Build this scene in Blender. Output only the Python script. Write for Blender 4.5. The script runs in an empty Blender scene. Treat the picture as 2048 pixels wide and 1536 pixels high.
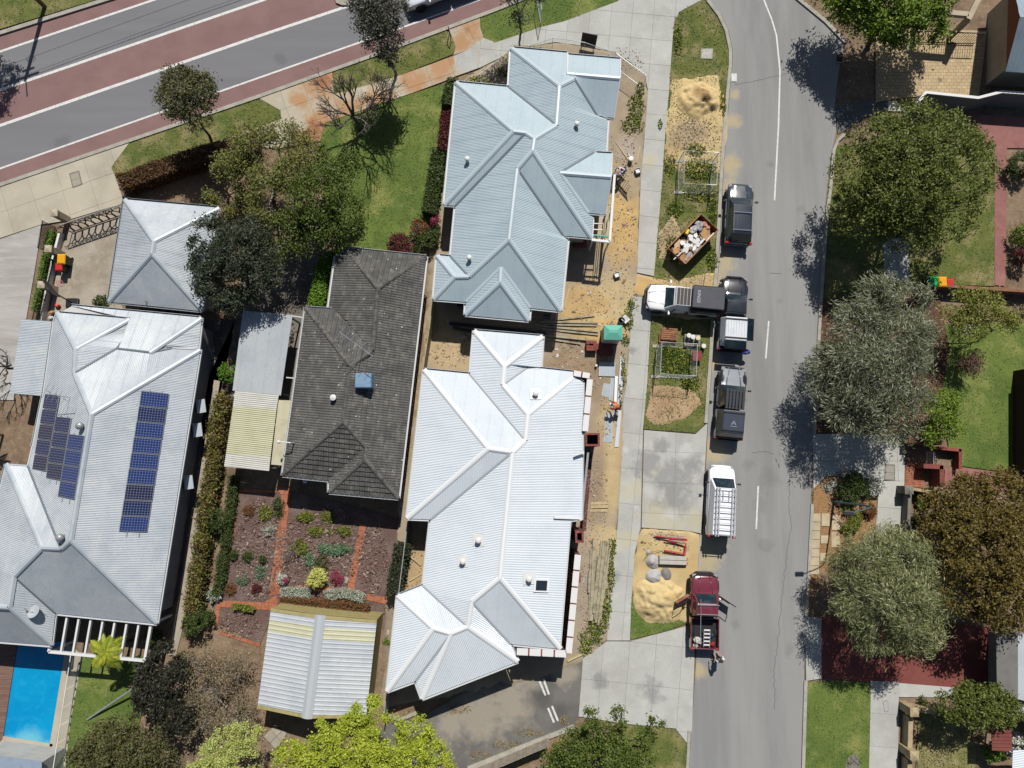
import bpy, bmesh, math, random
import numpy as np
from mathutils import Vector, Matrix, Quaternion
R = math.radians
rnd = random.Random(7)
npr = np.random.default_rng(11)
sc = bpy.context.scene
COL = sc.collection

# ---------------------------------------------------------------- camera, sky, sun, exposure
CAM_H, TILT, FPX = 50.0, R(6.0), 1450.0
cam = bpy.data.cameras.new('camera'); camo = bpy.data.objects.new('camera', cam); COL.objects.link(camo)
camo.location = (0, 0, CAM_H); camo.rotation_euler = (TILT, 0, 0)
cam.sensor_width = 36.0; cam.sensor_fit = 'HORIZONTAL'; cam.lens = 36.0*FPX/2048.0
cam.clip_start = 1.0; cam.clip_end = 3000.0
sc.camera = camo
SUN_AZ, SUN_EL = R(10.5), R(52.0)
w = bpy.data.worlds.new('World'); sc.world = w; w.use_nodes = True
wn = w.node_tree; bg = wn.nodes['Background']
sky = wn.nodes.new('ShaderNodeTexSky'); sky.sky_type = 'NISHITA'; sky.sun_disc = False
sky.sun_elevation = SUN_EL; sky.sun_rotation = SUN_AZ; sky.altitude = 50.0
wn.links.new(sky.outputs[0], bg.inputs[0]); bg.inputs[1].default_value = 0.05
sun = bpy.data.lights.new('sun', 'SUN'); suno = bpy.data.objects.new('sun', sun); COL.objects.link(suno)
sun.energy = 4.7; sun.angle = R(0.53); sun.color = (1.0, 0.955, 0.89)
sd = Vector((-math.sin(SUN_AZ)*math.cos(SUN_EL), -math.cos(SUN_AZ)*math.cos(SUN_EL), -math.sin(SUN_EL)))
suno.rotation_euler = sd.to_track_quat('-Z', 'Y').to_euler(); suno.location = (10, 40, 60)
sc.view_settings.view_transform = 'Standard'; sc.view_settings.look = 'None'
sc.view_settings.exposure = 0.45; sc.view_settings.gamma = 1.0; sc.view_settings.use_curve_mapping = False
try:
    sc.cycles.max_bounces = 5; sc.cycles.transparent_max_bounces = 6; sc.cycles.use_denoising = True
    sc.cycles.caustics_reflective = False; sc.cycles.caustics_refractive = False
except Exception: pass

# ---------------------------------------------------------------- measuring: survey point <-> place
_c, _s = math.cos(TILT), math.sin(TILT)
def P(px, py, z=0.0):
    xc = (px-1024.0)/FPX; yc = (768.0-py)/FPX
    dy = _c*yc+_s; dz = _s*yc-_c
    t = (z-CAM_H)/dz
    return Vector((xc*t, dy*t, z))
def PL(pts, z=0.0):
    return [P(p[0], p[1], p[2] if len(p) > 2 else z) for p in pts]
def Q(x, y, z=0.0):
    h = z-CAM_H
    yc_ = _c*y+_s*h; zc_ = -_s*y+_c*h
    return 1024.0+FPX*x/(-zc_), 768.0-FPX*yc_/(-zc_)

# ---------------------------------------------------------------- materials
KLIT = 1.75
def lin(c):
    c = c/255.0
    return c/12.92 if c <= 0.04045 else ((c+0.055)/1.055)**2.4
def S(r, g, b, k=1.0):
    return tuple(min(0.9, lin(v)/KLIT*k) for v in (r, g, b))
MATS = {}
def nm(name, base, var=(), rough=0.8, metal=0.0, bump=None, coord='Object', spec=0.3, island=None, attr=None,
       trans=0.0, objrand=0.0, coat=0.0, alpha=1.0, emit=None):
    if name in MATS: return MATS[name]
    m = bpy.data.materials.new(name); m.use_nodes = True; MATS[name] = m
    nt = m.node_tree; N = nt.nodes; L = nt.links
    b = N['Principled BSDF']
    b.inputs['Roughness'].default_value = rough; b.inputs['Metallic'].default_value = metal
    b.inputs['Specular IOR Level'].default_value = spec; b.inputs['Coat Weight'].default_value = coat
    b.inputs['Alpha'].default_value = alpha
    tc = N.new('ShaderNodeTexCoord').outputs['Object']
    if coord == 'Position': tc = N.new('ShaderNodeNewGeometry').outputs['Position']
    cur = None
    def setcur(sock): 
        nonlocal cur; cur = sock
    if attr:
        a = N.new('ShaderNodeAttribute'); a.attribute_name = attr; setcur(a.outputs['Color'])
    elif island:
        g = N.new('ShaderNodeNewGeometry'); rp = N.new('ShaderNodeValToRGB'); L.new(g.outputs['Random Per Island'], rp.inputs[0])
        el = rp.color_ramp.elements
        while len(el) < len(island): el.new(0.5)
        for i, c in enumerate(island):
            el[i].position = i/(max(1, len(island)-1)); el[i].color = (*c, 1)
        setcur(rp.outputs[0])
    def mixc(fac, colr, blend='MIX'):
        mx = N.new('ShaderNodeMix'); mx.data_type = 'RGBA'; mx.blend_type = blend
        L.new(fac, mx.inputs[0])
        if cur is None: mx.inputs[6].default_value = (*base, 1)
        else: L.new(cur, mx.inputs[6])
        mx.inputs[7].default_value = (*colr, 1)
        setcur(mx.outputs[2])
    for v in var:
        kind = v[0]
        if kind == 'n':      # noise blotches: colour, scale, lo, hi, strength[, stretch]
            _, colr, scl, lo, hi, st = v[:6]
            t = N.new('ShaderNodeTexNoise'); t.inputs['Scale'].default_value = scl; t.inputs['Detail'].default_value = 5; t.inputs['Roughness'].default_value = 0.6
            src = tc
            if len(v) > 6:
                mp = N.new('ShaderNodeMapping'); mp.inputs['Scale'].default_value = v[6]
                if len(v) > 7: mp.inputs['Rotation'].default_value = (0, 0, v[7])
                L.new(tc, mp.inputs[0]); src = mp.outputs[0]
            L.new(src, t.inputs['Vector'])
            r_ = N.new('ShaderNodeMapRange'); r_.inputs[1].default_value = lo; r_.inputs[2].default_value = hi; r_.inputs[4].default_value = st
            L.new(t.outputs[0], r_.inputs[0]); mixc(r_.outputs[0], colr)
        elif kind == 'spot':  # worn or stained areas of their own shape: colour, [(x,y,r)], strength, noise amount
            _, colr, spots, st, nz = v
            t = N.new('ShaderNodeTexNoise'); t.inputs['Scale'].default_value = 1.1; t.inputs['Detail'].default_value = 6; t.inputs['Roughness'].default_value = 0.65; nz = nz*2.2; L.new(tc, t.inputs['Vector'])
            acc = None
            for (x, y, rr) in spots:
                d = N.new('ShaderNodeVectorMath'); d.operation = 'DISTANCE'; L.new(tc, d.inputs[0]); d.inputs[1].default_value = (x, y, 0)
                q = N.new('ShaderNodeMath'); q.operation = 'MULTIPLY_ADD'; L.new(t.outputs[0], q.inputs[0]); q.inputs[1].default_value = nz*rr
                L.new(d.outputs['Value'], q.inputs[2])
                r_ = N.new('ShaderNodeMapRange'); r_.inputs[1].default_value = rr*(1.0+nz*.5); r_.inputs[2].default_value = rr*(0.35+nz*.5); r_.inputs[4].default_value = st
                L.new(q.outputs[0], r_.inputs[0])
                if acc is None: acc = r_.outputs[0]
                else:
                    mxm = N.new('ShaderNodeMath'); mxm.operation = 'MAXIMUM'; L.new(acc, mxm.inputs[0]); L.new(r_.outputs[0], mxm.inputs[1]); acc = mxm.outputs[0]
            mixc(acc, colr)
        elif kind == 'vor':   # cracked / scattered dots: colour, scale, threshold, strength
            _, colr, scl, th, st = v
            t = N.new('ShaderNodeTexVoronoi'); t.inputs['Scale'].default_value = scl; L.new(tc, t.inputs['Vector'])
            r_ = N.new('ShaderNodeMapRange'); r_.inputs[1].default_value = th; r_.inputs[2].default_value = th*0.6; r_.inputs[4].default_value = st
            L.new(t.outputs[0], r_.inputs[0]); mixc(r_.outputs[0], colr)
    if objrand:
        oi = N.new('ShaderNodeObjectInfo'); r_ = N.new('ShaderNodeMapRange'); L.new(oi.outputs['Random'], r_.inputs[0])
        r_.inputs[3].default_value = 1-objrand; r_.inputs[4].default_value = 1+objrand
        hs = N.new('ShaderNodeHueSaturation'); L.new(r_.outputs[0], hs.inputs['Value'])
        if cur is None: hs.inputs['Color'].default_value = (*base, 1)
        else: L.new(cur, hs.inputs['Color'])
        setcur(hs.outputs[0])
    if cur is None: b.inputs['Base Color'].default_value = (*base, 1)
    else: L.new(cur, b.inputs['Base Color'])
    if bump:
        t = N.new('ShaderNodeTexNoise'); t.inputs['Scale'].default_value = bump[0]; t.inputs['Detail'].default_value = 4; L.new(tc, t.inputs['Vector'])
        bp = N.new('ShaderNodeBump'); bp.inputs['Strength'].default_value = bump[1]; bp.inputs['Distance'].default_value = bump[2] if len(bump) > 2 else 0.02
        L.new(t.outputs[0], bp.inputs['Height']); L.new(bp.outputs[0], b.inputs['Normal'])
    if emit: b.inputs['Emission Color'].default_value = (*emit, 1); b.inputs['Emission Strength'].default_value = 1
    if trans:
        out = N['Material Output']; tr = N.new('ShaderNodeBsdfTranslucent'); ms = N.new('ShaderNodeMixShader'); ms.inputs[0].default_value = trans
        if cur is None: tr.inputs[0].default_value = (*base, 1)
        else: L.new(cur, tr.inputs[0])
        L.new(b.outputs[0], ms.inputs[1]); L.new(tr.outputs[0], ms.inputs[2]); L.new(ms.outputs[0], out.inputs[0])
    return m

# ---------------------------------------------------------------- objects
def tag(o, label=None, cat=None, group=None, kind=None):
    if label: o['label'] = label
    if cat: o['category'] = cat
    if group: o['group'] = group
    if kind: o['kind'] = kind
    return o
def thing(name, label, cat, loc=(0, 0, 0), rz=0.0, group=None):
    o = bpy.data.objects.new(name, None); COL.objects.link(o); o.empty_display_size = 0.3
    o.location = loc; o.rotation_euler = (0, 0, rz)
    return tag(o, label, cat, group)
def rootloc(p):
    v = Vector((0, 0, 0))
    while p is not None: v = v+p.location; p = p.parent
    return v
class MB:
    def __init__(s): s.v = []; s.f = []
    def add(s, vs, fs):
        b = len(s.v); s.v.extend([tuple(x) for x in vs]); s.f.extend([tuple(i+b for i in f) for f in fs]); return s
    def box(s, x0, x1, y0, y1, z0, z1):
        return s.add([(x0,y0,z0),(x1,y0,z0),(x1,y1,z0),(x0,y1,z0),(x0,y0,z1),(x1,y0,z1),(x1,y1,z1),(x0,y1,z1)],
                     [(0,3,2,1),(4,5,6,7),(0,1,5,4),(1,2,6,5),(2,3,7,6),(3,0,4,7)])
    def obox(s, c, u, hu, hv, z0, z1):   # oriented box: centre xy, unit dir xy, half length, half width
        ux, uy = u; vx, vy = -uy, ux
        p = [(c[0]+a*hu*ux+b*hv*vx, c[1]+a*hu*uy+b*hv*vy) for a, b in ((-1,-1),(1,-1),(1,1),(-1,1))]
        return s.prism(p, z0, z1)
    def prism(s, poly, z0, z1):
        n = len(poly)
        ar = sum(poly[i][0]*poly[(i+1) % n][1]-poly[(i+1) % n][0]*poly[i][1] for i in range(n))
        if ar < 0: poly = list(reversed(poly))
        vs = [(p[0], p[1], z0) for p in poly]+[(p[0], p[1], z1) for p in poly]
        fs = [tuple(range(n-1, -1, -1)), tuple(range(n, 2*n))]+[(i, (i+1) % n, n+(i+1) % n, n+i) for i in range(n)]
        return s.add(vs, fs)
    def bar(s, a, b, w, h=None, up=(0, 0, 1)):   # rectangular bar between two points
        a = Vector(a); b = Vector(b); h = h or w; d = (b-a)
        if d.length < 1e-6: return s
        d.normalize(); upv = Vector(up)
        if abs(d.dot(upv)) > 0.97: upv = Vector((1, 0, 0))
        x = d.cross(upv).normalized(); y = x.cross(d).normalized()
        o = [(-1,-1),(1,-1),(1,1),(-1,1)]
        vs = [a+x*i*w/2+y*j*h/2 for i, j in o]+[b+x*i*w/2+y*j*h/2 for i, j in o]
        return s.add(vs, [(0,1,2,3),(7,6,5,4),(0,4,5,1),(1,5,6,2),(2,6,7,3),(3,7,4,0)])
    def tube(s, pts, r, n=6, cap=True):
        pts = [Vector(p) for p in pts]; m = len(pts)
        rs = r if isinstance(r, (list, tuple)) else [r]*m
        base = len(s.v); ref = None
        for i, p in enumerate(pts):
            d = (pts[min(i+1, m-1)]-pts[max(i-1, 0)])
            if d.length < 1e-7: d = Vector((0, 0, 1))
            d.normalize()
            if ref is None: ref = Vector((0, 0, 1)) if abs(d.z) < 0.9 else Vector((1, 0, 0))
            x = d.cross(ref)
            if x.length < 1e-5: x = d.cross(Vector((0.3, 1, 0.2)))
            x.normalize(); y = d.cross(x).normalized(); ref = -y if False else ref
            for k in range(n):
                a = 2*math.pi*k/n; s.v.append(tuple(p+x*math.cos(a)*rs[i]+y*math.sin(a)*rs[i]))
        for i in range(m-1):
            for k in range(n):
                a0 = base+i*n+k; a1 = base+i*n+(k+1) % n; s.f.append((a0, a1, a1+n, a0+n))
        if cap: s.f.append(tuple(base+k for k in range(n-1, -1, -1))); s.f.append(tuple(base+(m-1)*n+k for k in range(n)))
        return s
    def lathe(s, prof, n=16, c=(0, 0, 0), axis='z'):
        base = len(s.v); m = len(prof)
        for (r, z) in prof:
            for k in range(n):
                a = 2*math.pi*k/n; x, y = r*math.cos(a), r*math.sin(a)
                q = (x, y, z) if axis == 'z' else ((x, z, y) if axis == 'y' else (z, x, y))
                s.v.append((c[0]+q[0], c[1]+q[1], c[2]+q[2]))
        for i in range(m-1):
            for k in range(n):
                a0 = base+i*n+k; a1 = base+i*n+(k+1) % n; s.f.append((a0, a1, a1+n, a0+n))
        s.f.append(tuple(base+k for k in range(n-1, -1, -1))); s.f.append(tuple(base+(m-1)*n+k for k in range(n)))
        return s
    def blob(s, c, rx, ry, rz, jit=0.0, seg=10, rings=6, seed=1):
        rr = random.Random(seed); base = len(s.v); rows = []
        for i in range(rings+1):
            t = math.pi*i/rings; row = []
            for k in range(seg):
                a = 2*math.pi*k/seg; j = 1+rr.uniform(-jit, jit)
                row.append(len(s.v)); s.v.append((c[0]+rx*math.sin(t)*math.cos(a)*j, c[1]+ry*math.sin(t)*math.sin(a)*j, c[2]+rz*math.cos(t)*j))
                if i in (0, rings): break
            rows.append(row)
        for i in range(rings):
            a, b = rows[i], rows[i+1]
            for k in range(seg):
                if len(a) == 1: s.f.append((a[0], b[k], b[(k+1) % seg]))
                elif len(b) == 1: s.f.append((a[k], b[0], a[(k+1) % seg]))
                else: s.f.append((a[k], b[k], b[(k+1) % seg], a[(k+1) % seg]))
        return s
    def mesh(s, name, off=None):
        me = bpy.data.meshes.new(name)
        vs = s.v if off is None else [(x-off[0], y-off[1], z-off[2]) for x, y, z in s.v]
        me.from_pydata(vs, [], s.f); me.update(); return me
    def build(s, name, mat, parent=None, world=False, smooth=False, bevel=0.0, subsurf=0, seg=2):
        off = rootloc(parent) if (world and parent is not None) else None
        me = s.mesh(name, off); o = bpy.data.objects.new(name, me); COL.objects.link(o)
        if mat is not None: me.materials.append(mat)
        if parent is not None: o.parent = parent
        if smooth: me.polygons.foreach_set('use_smooth', [True]*len(me.polygons))
        if bevel:
            md = o.modifiers.new('Bevel', 'BEVEL'); md.width = bevel; md.segments = seg; md.limit_method = 'ANGLE'; md.angle_limit = R(35)
        if subsurf:
            md = o.modifiers.new('Subdivision', 'SUBSURF'); md.levels = subsurf; md.render_levels = subsurf
        return o
def copy_tree(o, parent=None):
    c = o.copy(); COL.objects.link(c); c.parent = parent
    for ch in list(o.children): copy_tree(ch, c)
    return c
def np_obj(name, V, F, mat, parent=None, world=True):
    V = np.asarray(V, dtype=np.float32).reshape(-1, 3); F = np.asarray(F, dtype=np.int32)
    if world and parent is not None: V = V-np.array(rootloc(parent), dtype=np.float32)
    k = F.shape[1]; me = bpy.data.meshes.new(name)
    me.vertices.add(len(V)); me.vertices.foreach_set('co', V.ravel())
    me.loops.add(F.size); me.loops.foreach_set('vertex_index', F.ravel())
    me.polygons.add(len(F)); me.polygons.foreach_set('loop_start', np.arange(0, F.size, k, dtype=np.int32))
    try: me.polygons.foreach_set('loop_total', np.full(len(F), k, dtype=np.int32))
    except Exception: pass
    me.update(calc_edges=True)
    if mat: me.materials.append(mat)
    o = bpy.data.objects.new(name, me); COL.objects.link(o)
    if parent is not None: o.parent = parent
    return o
def inside(poly, X, Y):
    X = np.asarray(X); Y = np.asarray(Y); r = np.zeros(X.shape, bool); n = len(poly)
    for i in range(n):
        x0, y0 = poly[i][0], poly[i][1]; x1, y1 = poly[(i+1) % n][0], poly[(i+1) % n][1]
        if y0 == y1: continue
        c = ((y0 > Y) != (y1 > Y)) & (X < (x1-x0)*(Y-y0)/(y1-y0)+x0)
        r ^= c
    return r
def clip_rect(poly, axis_lo_hi):
    # Sutherland-Hodgman of a 2D polygon by half planes [(nx,ny,d)] keeping n.p <= d
    for (nx, ny, d) in axis_lo_hi:
        out = []; n = len(poly)
        for i in range(n):
            a = poly[i]; b = poly[(i+1) % n]; da = nx*a[0]+ny*a[1]-d; db = nx*b[0]+ny*b[1]-d
            if da <= 0: out.append(a)
            if da*db < 0:
                t = da/(da-db); out.append((a[0]+(b[0]-a[0])*t, a[1]+(b[1]-a[1])*t))
        poly = out
        if len(poly) < 3: return []
    return poly
def area2(p):
    return 0.5*sum(p[i][0]*p[(i+1) % len(p)][1]-p[(i+1) % len(p)][0]*p[i][1] for i in range(len(p)))
def sheet(name, pts, z, mat, kind='structure', parent=None, thick=0.0):
    m = MB(); q = [(v.x, v.y) for v in PL(pts, z)]
    if area2(q) < 0: q.reverse()
    if thick: m.prism(q, z-thick, z)
    else: m.add([(x, y, z) for x, y in q], [tuple(range(len(q)))])
    o = m.build(name, mat, parent, world=True)
    if parent is None: o['kind'] = kind
    return o
def line_strip(pts, half):      # world xy polyline -> left/right offset lists
    L_, R_ = [], []
    for i, p in enumerate(pts):
        a = Vector(pts[max(i-1, 0)][:2]); b = Vector(pts[min(i+1, len(pts)-1)][:2]); d = (b-a).normalized(); nn = Vector((-d.y, d.x))
        L_.append(Vector(p[:2])+nn*half); R_.append(Vector(p[:2])-nn*half)
    return L_, R_
def ribbon(name, pts, width, z0, z1, mat, kind='structure', parent=None, world_pts=False):
    w_ = pts if world_pts else [tuple(v) for v in PL(pts, z1)]
    L_, R_ = line_strip(w_, width/2); m = MB(); n = len(w_)
    if z0 is None or z0 == z1:
        vs = [(p.x, p.y, z1) for p in R_]+[(p.x, p.y, z1) for p in L_]
        m.add(vs, [(i, i+1, n+i+1, n+i) for i in range(n-1)])
    else:
        for i in range(n-1):
            m.prism([tuple(R_[i]), tuple(R_[i+1]), tuple(L_[i+1]), tuple(L_[i])], z0, z1)
    o = m.build(name, mat, parent, world=True)
    if parent is None and kind: o['kind'] = kind
    return o
def inset(poly, d):
    n = len(poly); out = []
    if area2(poly) < 0: d = -d
    for i in range(n):
        a = Vector(poly[i-1][:2]); b = Vector(poly[i][:2]); c = Vector(poly[(i+1) % n][:2])
        e1 = (b-a).normalized(); e2 = (c-b).normalized(); n1 = Vector((-e1.y, e1.x)); n2 = Vector((-e2.y, e2.x))
        k = 1+n1.dot(n2); q = (n1+n2)/max(k, 0.35); out.append((b.x+q.x*d, b.y+q.y*d))
    return out
def pieces(name, poly, udir, du, dv, gap, z0, z1, mat, parent, stagger=0.0, jitter=0.0, maxn=300, origin=None, rest=None):
    """split a world xy polygon into single pieces (slabs, pavers, tiles): each an own mesh with a recessed joint"""
    ux, uy = udir; vx, vy = -uy, ux
    us = [p[0]*ux+p[1]*uy for p in poly]; vs = [p[0]*vx+p[1]*vy for p in poly]
    o_u, o_v = origin if origin else (min(us), min(vs)); got = []
    j0 = int(math.floor((min(vs)-o_v)/dv)); j1 = int(math.ceil((max(vs)-o_v)/dv))
    for j in range(j0, j1):
        sh = stagger*du*(j % 2)
        i0 = int(math.floor((min(us)-o_u-sh)/du)); i1 = int(math.ceil((max(us)-o_u-sh)/du))
        for i in range(i0, i1):
            a, b_ = o_u+sh+i*du+gap/2, o_u+sh+(i+1)*du-gap/2; c, d = o_v+j*dv+gap/2, o_v+(j+1)*dv-gap/2
            q = clip_rect(poly, [(-ux, -uy, -a), (ux, uy, b_), (-vx, -vy, -c), (vx, vy, d)])
            if q and abs(area2(q)) > 0.03*du*dv: got.append(q)
    got.sort(key=lambda q: -abs(area2(q)))
    last = MB()
    for k, q in enumerate(got):
        dz = rnd.uniform(-jitter, jitter)
        if k < maxn: MB().prism(q, z0, z1+dz).build(name, mat, parent, world=True)
        else: last.prism(q, z0, z1+dz)
    if last.v:
        o = last.build(rest or (name+'_field'), mat, parent, world=True); o['kind'] = 'stuff'
    return len(got)
# ---------------------------------------------------------------- noise, height fields
_lat = {}
def vnoise(X, Y, scale, seed=0):
    if seed not in _lat: _lat[seed] = np.random.default_rng(100+seed).random((256, 256))
    A = _lat[seed]; x = X*scale; y = Y*scale; xi = np.floor(x).astype(int); yi = np.floor(y).astype(int); fx = x-xi; fy = y-yi
    fx = fx*fx*(3-2*fx); fy = fy*fy*(3-2*fy); g = lambda a, b: A[a % 256, b % 256]
    return (g(xi, yi)*(1-fx)+g(xi+1, yi)*fx)*(1-fy)+(g(xi, yi+1)*(1-fx)+g(xi+1, yi+1)*fx)*fy
def fbm(X, Y, scale, seed=0, octs=4):
    v = 0; a = 0.5
    for o in range(octs): v = v+a*vnoise(X, Y, scale*2**o, seed+o); a *= 0.5
    return v
def heightfield(name, poly_px, step, hfun, cfun, mat, kind='structure', parent=None, edge=.35):
    w0 = [(v.x, v.y) for v in PL(poly_px, 0)]; wp = inset(w0, -edge) if edge else w0
    x0 = min(p[0] for p in wp); x1 = max(p[0] for p in wp); y0 = min(p[1] for p in wp); y1 = max(p[1] for p in wp)
    nx = int((x1-x0)/step)+2; ny = int((y1-y0)/step)+2
    X, Y = np.meshgrid(x0+np.arange(nx)*step, y0+np.arange(ny)*step); Z = hfun(X, Y)
    if edge:      # the rim dives under its neighbours along a ragged line
        D = np.full(X.shape, 9.0)
        for a, b in zip(w0, w0[1:]+w0[:1]):
            ex, ey = b[0]-a[0], b[1]-a[1]; t = np.clip(((X-a[0])*ex+(Y-a[1])*ey)/(ex*ex+ey*ey+1e-9), 0, 1); D = np.minimum(D, np.hypot(X-a[0]-t*ex, Y-a[1]-t*ey))
        D = np.where(inside(w0, X, Y), D, -D)+(fbm(X, Y, 1.3, 81)-.47)*.7; Z = Z-.22*np.clip((.1-D)/.35, 0, 1)
    i, j = np.meshgrid(np.arange(nx-1), np.arange(ny-1)); k = (j*nx+i).ravel()
    cx = X.ravel()[k]+step/2; cy = Y.ravel()[k]+step/2; ok = inside(wp, cx, cy); k = k[ok]
    F = np.stack([k, k+1, k+nx+1, k+nx], 1); used = np.unique(F); mp = np.full(nx*ny, -1); mp[used] = np.arange(len(used))
    V = np.stack([X.ravel(), Y.ravel(), Z.ravel()], 1)[used]; o = np_obj(name, V, mp[F], mat, parent, world=True)
    if cfun:
        C = cfun(X.ravel()[used], Y.ravel()[used], Z.ravel()[used]); a = o.data.color_attributes.new('tone', 'FLOAT_COLOR', 'POINT')
        a.data.foreach_set('color', np.concatenate([C, np.ones((len(C), 1))], 1).astype(np.float32).ravel())
    o.data.polygons.foreach_set('use_smooth', [True]*len(o.data.polygons))
    if parent is None: o['kind'] = kind
    return o
def sp(px, py, rpx): v = P(px, py); return (v.x, v.y, rpx/29.0)
def blobcol(base, blobs):
    def f(X, Y, Z=None):
        px, py = Q(X, Y); n1 = fbm(X, Y, 0.5, 3); n2 = fbm(X, Y, 2.2, 9)
        C = np.tile(np.array(base), (len(X), 1))
        for (bx, by, rx, ry, c, st) in blobs:
            d = np.sqrt(((px-bx)/rx)**2+((py-by)/ry)**2)+(n1-0.47)*1.1+(n2-0.47)*0.5
            t = np.clip((1.15-d)/0.5, 0, 1)*st; C = C*(1-t[:, None])+np.array(c)*t[:, None]
        return C*(0.84+0.34*n2)[:, None]
    return f

# ---------------------------------------------------------------- ground materials
m_earth = nm('earth', S(150, 128, 104), [('n', S(112, 92, 74), 0.6, .4, .65, .8), ('n', S(178, 160, 138), 3.0, .5, .7, .5), ('n', S(90, 74, 60), 14, .52, .7, .5)], .95, bump=(9, .6, .05), coord='Position')
m_asph = nm('street_asphalt', S(160, 160, 158), [('n', S(140, 141, 141), 0.35, .42, .62, .8, (1.4, .12, 1)), ('n', S(170, 170, 168), 0.5, .5, .72, .6, (1.2, .2, 1)), ('n', S(112, 113, 114), 26, .52, .68, .55), ('n', S(186, 186, 182), 33, .56, .7, .5),
    ('spot', S(196, 180, 142), [sp(1440, 565, 34), sp(1450, 520, 30), sp(1432, 640, 22), sp(1428, 720, 22), sp(1430, 900, 36), sp(1420, 1080, 44), sp(1412, 1120, 40), sp(1402, 1200, 26), sp(1466, 240, 22), sp(1470, 190, 14), sp(1462, 330, 30), sp(1455, 370, 22), sp(1396, 1340, 22)], .8, .9),
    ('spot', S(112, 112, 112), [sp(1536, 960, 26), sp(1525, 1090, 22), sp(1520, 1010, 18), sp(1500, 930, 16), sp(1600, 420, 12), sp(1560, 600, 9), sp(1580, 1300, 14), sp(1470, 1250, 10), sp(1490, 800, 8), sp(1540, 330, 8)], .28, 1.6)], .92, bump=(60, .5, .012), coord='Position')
m_court = nm('court_asphalt', S(124, 122, 118), [('n', S(104, 102, 100), .5, .42, .6, .8), ('n', S(92, 91, 90), 24, .52, .7, .5), ('n', S(150, 146, 138), 30, .56, .7, .5),
    ('spot', S(172, 164, 148), [sp(960, 1430, 70), sp(1020, 1410, 60), sp(900, 1450, 40), sp(1060, 1350, 40), sp(1130, 1350, 30)], .8, .9), ('spot', S(86, 85, 84), [sp(1085, 1400, 26), sp(1120, 1420, 22)], .6, .8)], .92, bump=(50, .5, .012), coord='Position')
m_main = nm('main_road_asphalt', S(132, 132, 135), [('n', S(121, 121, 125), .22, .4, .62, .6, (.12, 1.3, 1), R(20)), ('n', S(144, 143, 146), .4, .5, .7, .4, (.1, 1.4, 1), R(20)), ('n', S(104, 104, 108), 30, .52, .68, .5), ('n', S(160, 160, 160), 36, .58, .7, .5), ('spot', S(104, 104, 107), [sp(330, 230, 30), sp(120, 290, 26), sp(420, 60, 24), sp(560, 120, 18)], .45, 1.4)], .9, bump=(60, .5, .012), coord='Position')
m_red = nm('red_asphalt', S(148, 118, 115), [('n', S(136, 106, 103), .5, .4, .62, .7), ('n', S(154, 122, 116), .9, .52, .72, .5, (.3, 1.2, 1), R(20)), ('n', S(122, 92, 89), 28, .52, .7, .5), ('vor', S(178, 150, 142), .7, .05, .7)], .92, bump=(60, .5, .012), coord='Position')
m_line = nm('road_paint', S(236, 235, 232), [('n', S(190, 190, 188), 5, .48, .66, .7), ('n', S(150, 150, 150), 22, .6, .72, .7)], .7, coord='Position')
m_kerb = nm('kerb_concrete', S(184, 180, 168), [('n', S(160, 156, 146), 1.6, .42, .64, .8), ('n', S(206, 202, 190), 6, .54, .7, .5), ('n', S(126, 120, 106), 11, .6, .72, .6)], .9, bump=(30, .4, .01), coord='Position')
CONC = [('n', S(178, 178, 171), .45, .42, .64, .7), ('n', S(210, 210, 204), 1.4, .52, .72, .55), ('n', S(148, 146, 138), 14, .56, .72, .5), ('vor', S(96, 92, 84), 2.3, .035, .8)]
m_conc = nm('footpath_concrete', S(196, 197, 191), CONC+[('spot', S(204, 196, 166), [sp(1300, 320, 22), sp(1270, 980, 30), sp(1250, 1080, 26), sp(1330, 1040, 60), sp(1390, 1040, 30), sp(1310, 940, 16), sp(1340, 990, 14)], .7, 1.0),
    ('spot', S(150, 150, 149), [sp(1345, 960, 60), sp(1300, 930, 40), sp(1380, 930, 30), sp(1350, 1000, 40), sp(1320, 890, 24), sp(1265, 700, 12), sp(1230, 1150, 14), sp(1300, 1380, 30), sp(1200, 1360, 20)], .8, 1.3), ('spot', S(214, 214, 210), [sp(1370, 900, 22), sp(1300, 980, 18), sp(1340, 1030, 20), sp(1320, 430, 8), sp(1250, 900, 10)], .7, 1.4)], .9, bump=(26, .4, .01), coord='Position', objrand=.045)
RUST = [sp(640, 165, 60), sp(700, 230, 60), sp(640, 240, 44), sp(830, 165, 46), sp(880, 140, 40), sp(925, 90, 36), sp(900, 120, 26), sp(940, 60, 40), sp(600, 200, 26), sp(610, 278, 40), sp(760, 200, 40)]
m_rust = nm('bore_stained_concrete', S(196, 186, 164), CONC[1:]+[('spot', S(190, 142, 98), RUST, .85, 1.0), ('spot', S(160, 104, 72), [sp(628, 268, 34), sp(645, 165, 20), sp(655, 255, 22), sp(900, 98, 12), sp(935, 60, 10)], .8, 1.0)], .9, bump=(26, .4, .01), coord='Position', objrand=.05)
m_cream = nm('cream_concrete', S(198, 190, 170), [('n', S(178, 170, 152), .5, .42, .64, .8), ('n', S(212, 206, 190), 2, .52, .72, .5), ('n', S(160, 152, 134), 15, .56, .72, .45)], .9, bump=(26, .4, .01), coord='Position', objrand=.04)
m_pale = nm('worn_pale_concrete', S(190, 187, 181), [('n', S(166, 162, 156), .5, .42, .62, .8, (.3, 1.6, 1)), ('n', S(206, 204, 200), 1.2, .5, .7, .6, (.4, 2.5, 1)), ('n', S(150, 146, 140), 13, .56, .72, .5)], .9, bump=(26, .4, .01), coord='Position')
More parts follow.
